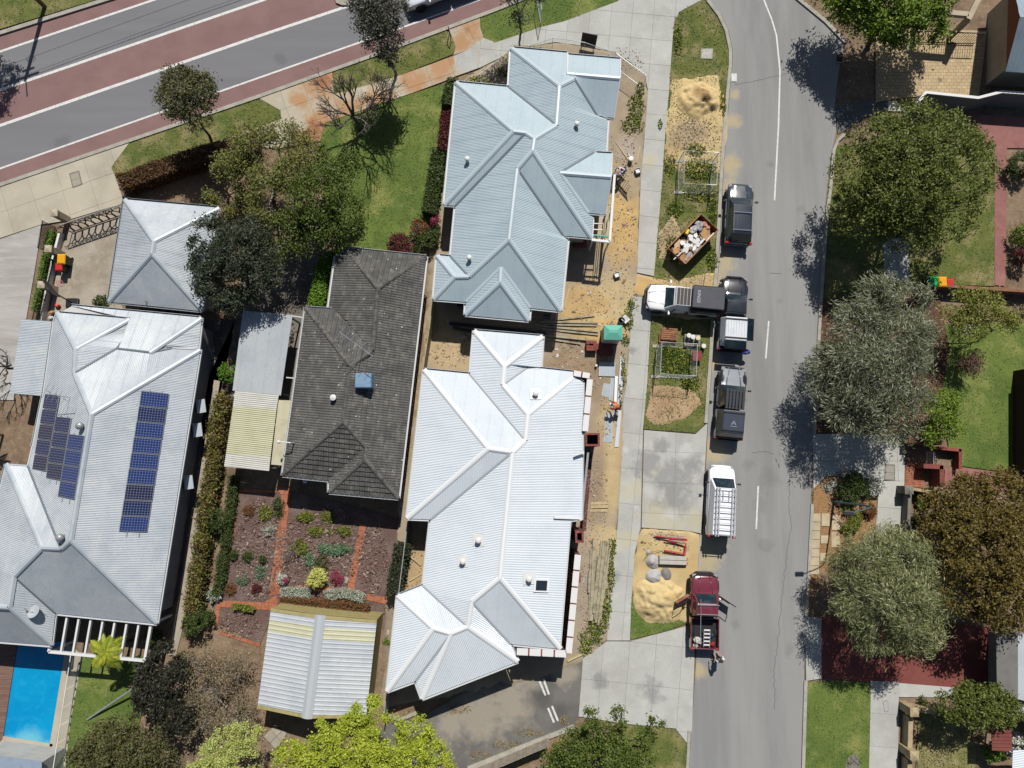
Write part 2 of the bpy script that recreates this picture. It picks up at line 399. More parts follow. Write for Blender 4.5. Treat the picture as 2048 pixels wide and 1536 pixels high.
m_yard = nm('yard_concrete', S(182, 172, 156), [('n', S(152, 140, 122), .5, .42, .62, .8), ('n', S(200, 192, 180), 1.8, .52, .72, .6), ('n', S(140, 128, 110), 13, .54, .72, .5)], .92, bump=(26, .4, .01), coord='Position')
m_redc = nm('red_painted_concrete', S(152, 104, 98), [('n', S(170, 116, 108), .7, .45, .62, .8), ('n', S(132, 76, 70), 2, .52, .72, .6), ('n', S(186, 150, 142), .5, .58, .74, .6)], .85, bump=(26, .3, .01), coord='Position')
m_redd = nm('dark_red_driveway', S(136, 78, 70), [('n', S(122, 64, 60), .8, .45, .62, .7), ('n', S(142, 76, 68), 3, .52, .72, .5)], .85, bump=(26, .3, .01), coord='Position')
m_joint = nm('joint_dirt', S(136, 131, 120), [('n', S(112, 106, 96), 4, .45, .65, .7)], .95, coord='Position')
m_mulch = nm('mulch', S(126, 102, 94), [('n', S(152, 134, 126), .8, .45, .62, .7), ('n', S(74, 54, 48), 22, .48, .62, .8), ('n', S(168, 150, 142), 26, .58, .7, .7)], .98, bump=(30, 1.0, .05), coord='Position')
m_omulch = nm('orange_mulch', S(176, 138, 96), [('n', S(150, 108, 70), 8, .45, .62, .8), ('n', S(200, 170, 130), 22, .55, .7, .7)], .98, bump=(30, 1.0, .05), coord='Position')
m_soil = nm('soil_tone', (.3, .3, .3), [('n', S(110, 88, 62), 12, .58, .74, .35), ('n', S(226, 204, 160), 30, .6, .74, .35)], .96, bump=(16, .8, .04), coord='Position', attr='tone')
m_sand = nm('sand_tone', (.3, .3, .3), [('n', S(238, 214, 160), 20, .56, .74, .4), ('n', S(168, 128, 74), 14, .62, .76, .3)], .97, bump=(18, .8, .04), coord='Position', attr='tone')
m_lush = nm('lush_lawn', S(116, 134, 62), [('n', S(86, 114, 48), .35, .4, .6, .8), ('n', S(152, 156, 88), .45, .5, .66, .9), ('n', S(58, 78, 30), 9, .5, .7, .6), ('n', S(146, 152, 84), 17, .56, .72, .5)], .95, bump=(30, 1, .04), coord='Position')
m_patchy = nm('patchy_lawn', S(112, 120, 58), [('n', S(160, 148, 104), .5, .46, .6, .9), ('n', S(84, 104, 42), .8, .48, .62, .8), ('n', S(74, 86, 36), 10, .52, .7, .6), ('n', S(176, 166, 122), 16, .57, .72, .6)], .95, bump=(30, 1, .04), coord='Position')
m_dry = nm('dry_lawn', S(156, 148, 100), [('n', S(120, 124, 66), .5, .46, .62, .8), ('n', S(180, 168, 126), 1.5, .5, .7, .7), ('n', S(110, 108, 62), 12, .54, .7, .6)], .95, bump=(30, 1, .04), coord='Position')

# ---------------------------------------------------------------- the big sheet and the roads
g = MB(); g.add([(-500, -500, -.06), (500, -500, -.06), (500, 500, -.06), (-500, 500, -.06)], [(0, 1, 2, 3)]); g.build('ground', m_earth)['kind'] = 'structure'
K0 = [(-500, 226), (0, 68), (216, 0), (760, -174)]
L1 = [(-500, 270), (0, 103), (307, 0), (800, -165)]
L2 = [(-500, 352), (0, 180), (512, 5), (1020, -172)]
L3 = [(-500, 424), (0, 251), (512, 74), (705, 9), (1240, -178)]
L4 = [(-500, 503), (0, 337), (512, 157.5), (787, 61), (957, 0), (1400, -165)]
K1 = [(-500, 534), (0, 366), (512, 191), (769, 99), (992, 15.6), (1430, -160)]
sheet('main_road', K0+K1[::-1], 0.0, m_main)
for nme, a, b in (('red_cycle_lane', K0, L1), ('red_median', L2, L3), ('red_cycle_lane', L4, K1)): sheet(nme, a+b[::-1], 0.005, m_red)
for l, wd in ((L1, .17), (L2, .2), (L3, .22), (L4, .13)): ribbon('lane_line', l, wd, None, .010, m_line)
ribbon('kerb', [(x, y-3) for x, y in K0], .28, -.05, .13, m_kerb)
ribbon('kerb', [(x, y+3) for x, y in K1], .26, -.05, .10, m_kerb)
isl = MB(); isl.prism([(v.x, v.y) for v in PL([(668, -6), (672, 5), (684, 10), (700, 9), (735, -6)], .13)], -.04, .13); isl.build('median_island', m_kerb)['kind'] = 'structure'
SL = [(1330, -120), (1372, -50), (1420, 0), (1442, 29), (1457, 60), (1465, 99), (1465, 130), (1461, 167), (1453, 260), (1447, 350), (1437, 538), (1430, 639), (1426, 705), (1416, 846), (1404, 1092), (1391, 1340), (1383, 1458), (1376, 1580), (1370, 1760)]
SR = [(1440, -160), (1594, 0), (1650, 46), (1690, 84), (1678, 140), (1670, 205), (1672, 262), (1662, 312), (1657, 380), (1651, 420), (1638, 607), (1634, 701), (1625, 899), (1621, 1008), (1614, 1149), (1608, 1362), (1603, 1536), (1596, 1760)]
sheet('side_street', SL+SR[::-1], 0.0, m_asph)
ribbon('kerb', [(x-4, y) for x, y in SL[2:14]], .24, -.05, .11, m_kerb)
ribbon('kerb', [(1402, 1070), (1399, 1140), (1393, 1250)], .2, -.05, .06, m_kerb)
ribbon('kerb', [(1379, 1462), (1373, 1580), (1366, 1760)], .2, -.05, .11, m_kerb)
ribbon('kerb', [(1440, -163), (1596, -4), (1652, 42), (1692, 84)], .26, -.05, .11, m_kerb)
ribbon('kerb', [(1690, 268), (1676, 280), (1668, 300), (1661, 380), (1655, 420), (1642, 607), (1637, 701), (1629, 868)], .22, -.05, .11, m_kerb)
ribbon('kerb', [(1625, 1008), (1618, 1149), (1613, 1235)], .2, -.05, .1, m_kerb)
ribbon('kerb', [(1612, 1362), (1607, 1536), (1600, 1760)], .22, -.05, .11, m_kerb)
ribbon('centre_line', [(1510, -40), (1528, 0), (1544, 40), (1553, 71), (1560, 142), (1557, 252), (1549, 401)], .11, None, .006, m_line)
for a, b in (((1537.5, 642), (1531.5, 717)), ((1516.5, 972), (1512.5, 1058)), ((1497, 1338), (1495, 1400))):
    if b[1] < 1300: ribbon('centre_line', [a, b], .11, None, .006, m_line)
sheet('driveway_apron', [(1669, 214), (1745, 200), (1778, 198), (1778, 222), (1735, 232), (1700, 255), (1676, 268)], .012, nm('apron_asphalt', S(112, 113, 114), [('n', S(96, 96, 97), 1.2, .45, .62, .7), ('n', S(132, 132, 130), 20, .54, .7, .5)], .92, coord='Position'))
# crossing of cracks and old patches in the street
m_crack = nm('bitumen_crack', S(96, 96, 97), rough=.9)
for pts in ([(1470, 170), (1520, 160), (1570, 148), (1616, 141)], [(1582, 930), (1578, 1000), (1582, 1060), (1570, 1140), (1562, 1210), (1556, 1280), (1548, 1340), (1550, 1420)], [(1505, 905), (1530, 903), (1548, 908)], [(1540, 546), (1562, 547)]):
    q = []
    for i in range(len(pts)-1):
        for t in range(12): q.append((pts[i][0]+(pts[i+1][0]-pts[i][0])*t/12+rnd.uniform(-2, 2), pts[i][1]+(pts[i+1][1]-pts[i][1])*t/12+rnd.uniform(-1, 1)))
    ribbon('road_crack', q+[pts[-1]], .028, None, .005, m_crack)
# asphalt court at the bottom with its double white dashes
COURT = [(790, 1440), (845, 1432), (1000, 1345), (1120, 1330), (1168, 1314), (1157, 1434), (1148, 1452), (936, 1538), (800, 1620), (640, 1560), (700, 1500)]
sheet('parking_court', COURT, -.012, m_court)
for a, b in (((1079, 1362), (1091, 1391)), ((1087, 1358), (1098, 1389)), ((1096, 1416), (1108, 1445)), ((1104, 1412), (1116, 1442))): ribbon('parking_line', [a, b], .13, None, .0, m_line)

# ---------------------------------------------------------------- lawns and verges
def grass(name, label, polys, dens, hgt, mat, lean=1.6, size=.05):
    Vs = []
    for poly in polys:
        wp = [(v.x, v.y) for v in PL(poly, .05)]; x0 = min(p[0] for p in wp); x1 = max(p[0] for p in wp); y0 = min(p[1] for p in wp); y1 = max(p[1] for p in wp)
        n = int((x1-x0)*(y1-y0)*dens); X = npr.uniform(x0, x1, n); Y = npr.uniform(y0, y1, n); ok = inside(wp, X, Y) & (fbm(X, Y, 1.1, 21) > .34)
        X = X[ok]; Y = Y[ok]; Vs.append(np.stack([X, Y], 1))
    A = np.concatenate(Vs); n = len(A); th = npr.uniform(0, 6.283, n); npr.random(1); h = hgt*npr.uniform(.5, 1.3, n); s_ = size*npr.uniform(.5, 1.2, n)
    ph = npr.uniform(0, 6.283, n); z = np.full(n, .05)
    a = np.stack([A[:, 0]-np.cos(th)*s_, A[:, 1]-np.sin(th)*s_, z], 1); b = np.stack([A[:, 0]+np.cos(th)*s_, A[:, 1]+np.sin(th)*s_, z], 1)
    c = np.stack([A[:, 0]+np.cos(ph)*h*lean, A[:, 1]+np.sin(ph)*h*lean, z+h], 1)
    V = np.stack([a, b, c], 1).reshape(-1, 3); F = np.arange(3*n).reshape(-1, 3)
    o = np_obj(name, V, F, mat); tag(o, label, 'grass', kind='stuff'); return o
gm_lush = nm('grass_blades_lush', (.1, .1, .1), rough=.8, island=[S(84, 108, 42), S(112, 132, 58), S(140, 154, 78), S(164, 170, 100)], trans=.25)
gm_mix = nm('grass_blades_mixed', (.1, .1, .1), rough=.8, island=[S(84, 104, 44), S(114, 130, 58), S(154, 154, 92), S(190, 180, 132), S(106, 118, 56)], trans=.25)
gm_dry = nm('grass_blades_dry', (.1, .1, .1), rough=.8, island=[S(110, 112, 60), S(150, 144, 94), S(186, 174, 128), S(168, 158, 110)], trans=.2)
gm_weed = nm('weed_leaves', (.1, .1, .1), rough=.7, island=[S(52, 82, 28), S(78, 110, 40), S(98, 128, 52), S(60, 92, 40), S(214, 206, 60), S(88, 116, 44)], trans=.25)
LAWNS = {
 'a': ([(263, 280), (511, 193), (561, 221), (563, 238), (480, 268), (425, 285), (350, 318), (300, 345), (240, 360), (226, 346), (222, 333)], m_patchy, gm_mix),
 'b': ([(665, 143), (769, 103), (892, 60), (906, 78), (911, 94), (906, 108), (796, 152), (736, 170), (668, 188)], m_patchy, gm_mix),
 'c': ([(640, 290), (650, 246), (700, 228), (826, 187), (902, 162), (896, 200), (884, 300), (870, 400), (850, 470), (770, 505), (690, 505), (650, 420)], m_lush, gm_lush),
 'd': ([(961, 33), (1008, 12), (1120, -26), (1260, -70), (1290, -40), (1234, 3), (1127, 43), (1082, 54), (991, 85), (968, 76), (960, 54)], m_lush, gm_lush),
 'e': ([(-500, 214), (0, 58), (190, 0), (700, -168), (700, -260), (-500, -40)], m_patchy, gm_mix),
 'f': ([(1403, 0), (1362, 20), (1350, 46), (1346, 80), (1338, 182), (1330, 273), (1323, 378), (1308, 552), (1300, 565), (1300, 575), (1430, 575), (1436, 538), (1445, 350), (1450, 260), (1458, 167), (1461, 130), (1460, 99), (1452, 60), (1438, 29), (1418, 4)], m_patchy, gm_mix),
 'g': ([(1303, 632), (1428, 640), (1423, 705), (1413, 846), (1391, 866), (1287, 858), (1293, 770)], m_patchy, gm_mix),
 'h': ([(1262, 1210), (1264, 1180), (1300, 1200), (1374, 1246), (1340, 1260), (1261, 1279)], m_lush, gm_lush),
 'i': ([(1247, 1448), (1351, 1458), (1377, 1492), (1372, 1600), (1220, 1600), (1240, 1500)], m_patchy, gm_mix),
 'j': ([(1662, 312), (1672, 290), (1990, 290), (1990, 572), (1858, 568), (1640, 600), (1650, 420)], m_patchy, gm_mix),
 'k': ([(1860, 650), (2100, 640), (2100, 700), (2028, 760), (2030, 946), (1905, 930), (1890, 860), (1870, 800)], m_lush, gm_mix),
 'l': ([(1612, 1363), (1742, 1363), (1736, 1620), (1602, 1620)], m_lush, gm_lush),
 'm': ([(1838, 1420), (1955, 1420), (1950, 1620), (1828, 1620)], m_dry, gm_dry),
 'n': ([(165, 1310), (300, 1312), (290, 1400), (250, 1560), (128, 1560), (140, 1450)], m_lush, gm_lush)}
for k, (poly, mt, gm) in LAWNS.items():
    sheet('lawn', poly, .02, mt)
GL = lambda *ks: [LAWNS[k][0] for k in ks]
grass('lawn_grass', 'short green lawn beside the leafless tree and the corrugated corner house', GL('c'), 70, .03, gm_lush)
grass('verge_grass', 'patchy verge grass between the red cycle lane and the footpath', GL('a', 'b', 'd', 'e'), 55, .04, gm_mix)
grass('street_verge_grass', 'weedy verge grass along the street in front of the building site', GL('f', 'g', 'h', 'i'), 60, .05, gm_mix)
grass('garden_grass', 'green front garden grass across the street and by the pool', GL('j', 'k', 'l', 'n'), 60, .03, gm_lush)
grass('dry_grass', 'straw coloured grass behind the low pillared wall', GL('m'), 80, .08, gm_dry)
def weeds(name, label, spots, mat, n_per=260, size=.08, hgt=.22, cat='weeds'):
    Vs = []
    for (px, py, rx, ry) in spots:
        c = P(px, py); n = int(n_per*rx*ry/400); a = npr.uniform(0, 6.283, n); r_ = np.sqrt(npr.random(n))*npr.uniform(.7, 1.1, n)
        Vs.append(np.stack([c.x+np.cos(a)*r_*rx/29, c.y+np.sin(a)*r_*ry/29, (1-r_**2*.8)*hgt*npr.uniform(.3, 1.1, n)+.03], 1))
    leafmesh(name, np.concatenate(Vs), size, mat, None); o = bpy.context.scene.objects[name] if False else LAST[0]
    tag(o, label, cat, kind='stuff'); return o
LAST = [None]
def leafmesh(name, C, size, mat, parent, axis=None, ratio=.45, up=.5, droop=0):
    n = len(C); sz = size*npr.uniform(.6, 1.35, n)[:, None]
    if axis is None:
        a = npr.normal(size=(n, 3))
    else: a = axis+npr.normal(size=(n, 3))*.35
    a /= np.linalg.norm(a, axis=1)[:, None]+1e-9
    nn = npr.normal(size=(n, 3)); nn[:, 2] = np.abs(nn[:, 2])+up*2
    b = np.cross(nn, a); b /= np.linalg.norm(b, axis=1)[:, None]+1e-9
    a = np.cross(b, np.cross(a, b))
    V = np.stack([C-a*sz, C+b*sz*ratio, C+a*sz, C-b*sz*ratio], 1).reshape(-1, 3)
    LAST[0] = np_obj(name, V, np.arange(4*n).reshape(-1, 4), mat, parent); return LAST[0]
weeds('verge_weeds', 'clumps of green weeds with yellow flowers on the street verge', [(1398, 340, 40, 26), (1400, 385, 36, 22), (1350, 420, 20, 18), (1340, 330, 14, 24), (1350, 725, 44, 36), (1330, 700, 18, 30), (1380, 760, 22, 26), (1392, 300, 22, 16), (1425, 420, 10, 40), (1345, 500, 16, 30), (1425, 520, 14, 26), (1355, 80, 10, 40), (1445, 210, 8, 30), (1400, 480, 20, 14), (1320, 250, 5, 12)], gm_weed)
weeds('site_weeds', 'green weeds growing along the edge of the building site', [(1272, 215, 20, 30), (1265, 250, 26, 22), (1280, 180, 10, 20), (1255, 640, 12, 26), (1250, 680, 10, 14), (1262, 610, 8, 16), (1224, 1095, 9, 22), (1222, 1150, 8, 40), (1212, 1210, 12, 36), (1195, 1250, 22, 22), (1180, 1275, 26, 20), (1170, 1300, 14, 12), (1246, 740, 6, 40), (1240, 790, 4, 30), (960, 165, 30, 16), (1008, 145, 20, 12), (1060, 100, 30, 6)], gm_weed)
weeds('fallen_leaves', 'dry leaves drifted along the kerb of the parking court', [(830, 1428, 26, 14), (920, 1418, 26, 10), (1010, 1488, 30, 10), (1060, 1466, 30, 9), (960, 1512, 24, 10), (1130, 1440, 14, 10), (890, 1534, 20, 8)], nm('leaf_litter', (.2, .1, .05), rough=.9, island=[S(190, 150, 90), S(150, 104, 60), S(176, 158, 80), S(110, 120, 50)]), 150, .06, .04, 'leaves')

# ---------------------------------------------------------------- concrete in slabs
def slabs(name, poly_px, a_px, b_px, du, dv, mat, z=.045, stagger=0, gap=.016, basez=.030, origin_px=None):
    wp = [(v.x, v.y) for v in PL(poly_px, z)]
    base = MB(); q = list(wp)
    if area2(q) < 0: q.reverse()
    base.add([(x, y, basez) for x, y in q], [tuple(range(len(q)))]); o = base.build(name, m_joint); o['kind'] = 'structure'
    A = P(*a_px); B = P(*b_px); d = (B-A); d.normalize(); org = None
    if origin_px: v = P(*origin_px); org = (v.x*d.x+v.y*d.y, -v.x*d.y+v.y*d.x)
    pieces('slab', q, (d.x, d.y), du, dv, gap, basez-.05, z, mat, o, stagger=stagger, jitter=.004, origin=org); return o
slabs('footpath', [(1372, -40), (1420, 0), (1403, 0), (1358, 24), (1348, 48), (1345, 80), (1338, 182), (1330, 273), (1323, 378), (1308, 552), (1274, 545), (1281, 370), (1290, 260), (1296, 182), (1290, 150), (1262, 125), (1230, 104), (1170, 92), (1110, 84), (1040, 96), (960, 135), (913, 150), (907, 112), (935, 100), (968, 76), (991, 85), (1082, 54), (1127, 43), (1234, 3), (1290, -40)], (1296, 182), (1281, 370), 1.9, 1.55, m_conc, origin_px=(1338, 182))
slabs('footpath', [(1266, 588), (1304, 596), (1294, 770), (1286, 860), (1281, 1055), (1270, 1102), (1262, 1215), (1260, 1281), (1214, 1281), (1220, 1200), (1235, 1053), (1244, 902), (1247, 800), (1253, 770)], (1266, 588), (1247, 800), 2.4, 1.45, m_conc, origin_px=(1303, 596))
slabs('driveway', [(1288, 860), (1391, 868.5), (1415, 846), (1402, 1067), (1378, 1062), (1283, 1055)], (1288, 860), (1283, 1055), 2.1, 2.2, m_conc, z=.04)
slabs('driveway', [(1166, 1317), (1214, 1283), (1260, 1283), (1375, 1252), (1391, 1252), (1384, 1458), (1377, 1490), (1351, 1457), (1247, 1447), (1157, 1433)], (1260, 1283), (1247, 1447), 2.7, 1.75, m_conc, z=.04, origin_px=(1260, 1283))
slabs('crossover', [(0-300, 470), (0, 369), (262, 281), (223, 334), (229, 350), (246, 398), (242, 408), (132, 441), (82, 449), (0, 476), (-300, 570)], (0, 372), (262, 281), 2.05, 1.9, m_cream, origin_px=(0, 372))
slabs('crossover', [(513, 193), (664, 141), (668, 188), (736, 170), (796, 152), (907, 112), (960, 92), (960, 135), (912, 152), (886, 163), (824, 186), (700, 228), (650, 246), (641, 282), (560, 296), (425, 288), (480, 268), (563, 238), (561, 221)], (513, 193), (664, 141), 1.75, 1.6, m_rust, origin_px=(513, 193))
slabs('crossover', [(897, 58), (960, 34), (960, 54), (968, 76), (935, 100), (907, 110), (911, 94), (906, 78)], (897, 58), (960, 34), 1.8, 1.6, m_rust, z=.04)
sheet('worn_driveway', [(-300, 572), (0, 478), (82, 450), (76, 500), (66, 560), (52, 640), (30, 800), (-300, 800)], .01, m_pale)
sheet('courtyard', [(142, 440), (246, 408), (240, 500), (236, 600), (260, 640), (120, 640), (100, 620), (118, 520)], .015, m_yard)
slabs('footpath', [(1757, 962), (1809, 962), (1806, 1110), (1700, 1110), (1752, 1060)], (1757, 962), (1755, 1060), 1.9, 1.8, m_conc)
slabs('driveway', [(1626, 868), (1811, 868), (1809, 962), (1757, 960), (1653, 951), (1627, 978)], (1626, 868), (1811, 868), 1.95, 1.9, m_conc)
slabs('footpath', [(1742, 1362), (1798, 1364), (1795, 1640), (1736, 1640)], (1742, 1362), (1738, 1620), 2.1, 1.95, m_conc)
slabs('crossover', [(1610, 1232), (1643, 1237), (1643, 1357), (1612, 1362)], (1610, 1232), (1612, 1362), 2.1, 2.0, m_conc)
slabs('footpath', [(1767, 470), (1820, 480), (1819, 566), (1767, 562)], (1767, 470), (1767, 562), 1.9, 1.8, m_conc)
slabs('footpath', [(1776, 200), (1826, 214), (1826, 224), (1776, 222)], (1776, 222), (1826, 224), 1.9, 1.8, m_conc)
sheet('terrace', [(1798, 1366), (1974, 1380), (1974, 1396), (1798, 1394)], .03, m_conc)
sheet('terrace', [(1820, 222), (2140, 238), (2140, 297), (2014, 296), (1985, 290), (1905, 250), (1860, 240)], .03, m_redc)
sheet('garden_path', [(1990, 288), (2014, 296), (2010, 572), (1989, 570)], .035, m_redc)
sheet('red_driveway', [(1643, 1233), (1700, 1225), (1990, 1256), (1990, 1385), (1643, 1356)], .025, m_redd)
sheet('red_path', [(1890, 938), (1908, 933), (2100, 958), (2100, 985), (1888, 976)], .03, m_redc)
sheet('mulch_bed', [(1638, 604), (1858, 570), (1880, 600), (1900, 700), (1880, 800), (1811, 868), (1630, 868), (1634, 701)], .024, nm('brown_mulch', S(116, 84, 66), [('n', S(86, 60, 46), 5, .45, .62, .8), ('n', S(150, 118, 98), 22, .55, .7, .7)], .98, bump=(30, 1, .05), coord='Position'))
sheet('mulch_bed', [(1653, 953), (1755, 962), (1752, 1060), (1690, 1110), (1640, 1150), (1616, 1230), (1626, 1010), (1627, 980)], .022, m_omulch)
sheet('side_path', [(428, 760), (440, 762), (418, 900), (374, 1220), (352, 1312), (336, 1310), (360, 1180), (400, 940)], .02, m_yard)
sheet('side_yard', [(400, 640), (470, 640), (440, 765), (395, 800), (385, 900), (330, 1250), (360, 1180), (405, 900)], .012, nm('dark_paving', S(112, 108, 104), [('n', S(88, 84, 80), 1, .45, .62, .7)], .9, coord='Position'))
sheet('rear_drive', [(470, 620), (500, 500), (560, 480), (640, 480), (640, 620), (600, 800), (450, 800)], .010, nm('grey_drive', S(132, 124, 116), [('n', S(106, 98, 90), .8, .45, .62, .8), ('n', S(156, 148, 138), 3, .54, .7, .6), ('n', S(90, 84, 76), 18, .55, .7, .5)], .92, coord='Position'))
# side alley of old slabs beside the tiled house
slabs('side_path', [(853, 640), (866, 640), (848, 740), (822, 960), (806, 1010), (798, 1000), (815, 900), (838, 740)], (853, 640), (815, 900), 1.0, .7, nm('old_slab', S(170, 152, 122), [('n', S(140, 122, 96), 2, .45, .62, .8), ('n', S(180, 130, 100), 1, .55, .7, .6)], .92, coord='Position', objrand=.08))

# ---------------------------------------------------------------- building site soil and sand
YS, OS, GS, BR, WH = S(208, 186, 140), S(214, 180, 118), S(176, 160, 136), S(158, 136, 110), S(206, 200, 190)
SITE = [(905, 175), (1030, 90), (1110, 84), (1170, 92), (1230, 104), (1262, 125), (1290, 150), (1297, 182), (1291, 260), (1281, 370), (1273, 560), (1266, 600), (1253, 770), (1247, 800), (1250, 860), (1244, 960), (1235, 1060), (1215, 1282), (1166, 1322), (1120, 1345), (760, 1420), (775, 1200), (800, 1010), (840, 740), (862, 560), (860, 480), (885, 300)]
def site_h(X, Y): return .0+.06*fbm(X, Y, .9, 31)+.09*np.abs(fbm(X, Y, 1.9, 35)-.45)+.02*fbm(X, Y, 5, 37)
heightfield('building_site', SITE, .17, site_h, blobcol(GS, [(1240, 430, 60, 120, OS, .95), (1260, 350, 40, 60, GS, .8), (1210, 440, 16, 40, WH, .7), (1230, 600, 90, 70, YS, .9), (1150, 600, 70, 40, S(206, 172, 118), .8), (1200, 660, 60, 22, OS, .8), (1150, 740, 70, 50, BR, .7), (1205, 760, 40, 60, BR, .6), (1225, 860, 30, 80, YS, .6), (1205, 960, 30, 90, BR, .5), (1225, 960, 22, 110, YS, .9), (1210, 1080, 40, 40, YS, .8), (1170, 1180, 40, 100, S(172, 158, 140), .7), (900, 690, 60, 60, S(206, 182, 142), .8), (1255, 300, 26, 30, S(186, 176, 164), .8), (1245, 230, 26, 50, GS, .5), (1270, 120, 40, 30, S(158, 150, 130), .7), (830, 1140, 40, 60, S(196, 168, 120), .7), (790, 1300, 30, 100, S(150, 138, 122), .8), (1020, 110, 100, 30, S(160, 150, 118), .7)]), m_soil)
heightfield('sandy_verge', [(1345, 160), (1440, 150), (1452, 215), (1452, 262), (1447, 330), (1440, 350), (1330, 340), (1326, 290), (1332, 220)], .16, lambda X, Y: .028+.03*fbm(X, Y, 2.2, 41), blobcol(S(218, 194, 142), [(1370, 268, 44, 40, S(178, 156, 130), .9), (1340, 310, 30, 40, S(190, 166, 124), .6), (1435, 290, 16, 50, YS, .8)]), m_sand)
heightfield('sandy_verge', [(1305, 560), (1432, 548), (1428, 640), (1302, 634), (1304, 596), (1268, 586), (1276, 545)], .16, lambda X, Y: .045+.03*fbm(X, Y, 2.2, 43), blobcol(S(206, 178, 132), [(1290, 575, 40, 22, S(216, 180, 120), .8), (1380, 560, 50, 20, S(186, 166, 128), .7), (1320, 645, 30, 20, S(206, 192, 150), .6)]), m_sand)
heightfield('bare_earth', [(1298, 775), (1350, 768), (1402, 790), (1410, 810), (1370, 840), (1325, 852), (1292, 846)], .16, lambda X, Y: .03+.025*fbm(X, Y, 2.2, 47), blobcol(S(192, 164, 128), [(1330, 800, 30, 30, S(178, 148, 112), .7)]), m_soil)
heightfield('sandy_verge', [(1283, 1057), (1378, 1063), (1400, 1075), (1402, 1130), (1393, 1240), (1372, 1248), (1262, 1210), (1270, 1102)], .15, lambda X, Y: .035+.03*fbm(X, Y, 2.4, 49), blobcol(S(212, 188, 138), [(1330, 1070, 50, 14, S(200, 184, 146), .7), (1290, 1110, 24, 40, S(204, 180, 128), .7), (1385, 1150, 18, 50, S(206, 178, 124), .6)]), m_sand)
for poly in ([(1338, 430), (1318, 470), (1312, 520), (1345, 530), (1362, 470), (1355, 425)],):
    heightfield('bare_earth', poly, .16, lambda X, Y: .028+.02*fbm(X, Y, 2.2, 47), blobcol(S(196, 176, 142), [(1335, 480, 16, 30, S(176, 156, 120), .6)]), m_soil)
def mound(name, label, cat, c_px, rx, ry, h, col, rough=.5, seed=0, blobs=(), step=.09, mat=None, group=None):
    c = P(*c_px); rx /= 29; ry /= 29; root = tag(thing(name, label, cat, (c.x, c.y, 0)), group=group)
    poly = [(c_px[0]+math.cos(a)*rx*29*1.25, c_px[1]+math.sin(a)*ry*29*1.25) for a in np.linspace(0, 6.283, 25)[:-1]]
    def hf(X, Y):
        u = (X-c.x)/rx; v = (Y-c.y)/ry; d = np.sqrt(u*u+v*v)+(fbm(X, Y, .9, seed)-.47)*.55
        t = np.clip(1-d, -.3, 1); base = np.where(t > 0, h*(1-(1-t)**1.6), t*.5)
        lump = rough*(np.abs(fbm(X, Y, 1.5, seed+5, 3)-.44)*1.9+.35*fbm(X, Y, 5.0, seed+8, 2)-.3)*np.clip(t*3, 0, 1)
        return .03+base+lump*h*.6+.16*h*rough*(.5-np.abs(fbm(X*1.6+Y*.4, Y*1.1, 2.8, seed+15, 2)-.38)*3)*np.clip(t*3, 0, 1)
    heightfield('heap', poly, step, hf, blobcol(col, list(blobs)), mat or m_sand, parent=root, edge=0); return root
mound('sand_pile', 'heap of yellow sand with a dark hollow on the verge near the drain cover', 'sand pile', (1398, 200), 46, 38, .6, S(222, 196, 142), 1.3, 3, [(1398, 192, 20, 12, S(150, 116, 76), .8), (1408, 205, 12, 8, S(130, 96, 60), .8)])
mound('sand_pile', 'broad heap of yellow builders sand beside the maroon ute', 'sand pile', (1318, 1200), 50, 44, .55, S(222, 198, 146), 1.3, 13, [(1340, 1190, 26, 10, S(200, 166, 108), .5)])
mc = nm('mortar_tone', (.3, .3, .3), [('n', S(120, 118, 114), 10, .55, .7, .5)], .95, bump=(20, .8, .03), coord='Position', attr='tone')
mound('mortar_heap', 'pale grey heap of set mortar beside the two concrete lintels', 'mortar heap', (1305, 1123), 14, 14, .35, S(196, 192, 188), .9, 21, mat=mc, step=.05)
mound('mortar_heap', 'larger pale grey mortar heap at the edge of the sand', 'mortar heap', (1309, 1154), 17, 17, .42, S(192, 190, 188), .9, 23, mat=mc, step=.05)
mound('mortar_heap', 'darker grey mortar heap touching the pale one', 'mortar heap', (1331, 1148), 12, 16, .3, S(142, 138, 130), .9, 25, mat=mc, step=.05)
mound('mortar_heap', 'very small crumb of pale mortar by the bent wire', 'mortar heap', (1296, 1104), 6, 6, .15, S(190, 186, 180), .9, 27, mat=mc, step=.05)

def rubble(name, label, spots, cols, n, size=.06, cat='rubble'):
    Vs = []; tot = sum(a[2]*a[3] for a in spots)
    for (px, py, rx, ry) in spots:
        c = P(px, py); k = int(n*rx*ry/tot); a = npr.uniform(0, 6.283, k); r_ = np.sqrt(npr.random(k)); Vs.append(np.stack([c.x+np.cos(a)*r_*rx/29, c.y+np.sin(a)*r_*ry/29, np.full(k, .085)], 1))
    C = np.concatenate(Vs); k = len(C); sz = (size*npr.lognormal(0, .5, k))[:, None]; th = npr.uniform(0, 6.283, k); u = np.stack([np.cos(th), np.sin(th), 0*th], 1)*sz*npr.uniform(.7, 2.2, k)[:, None]; w_ = np.stack([-np.sin(th), np.cos(th), 0*th], 1)*sz; t = np.stack([0*th, 0*th, sz[:, 0]*.7], 1)
    V = np.stack([C-u-w_*.8, C+u*.9-w_, C+u+w_*.7, C-u*.8+w_, C+t+u*.2], 1).reshape(-1, 3); i = np.arange(k)[:, None, None]*5; F = (np.array([[0, 1, 4], [1, 2, 4], [2, 3, 4], [3, 0, 4]])[None]+i).reshape(-1, 3)
    tag(np_obj(name, V, F, nm('bits_'+name, (.2, .2, .2), rough=.9, island=[S(*c) for c in cols])), label, cat, kind='stuff')
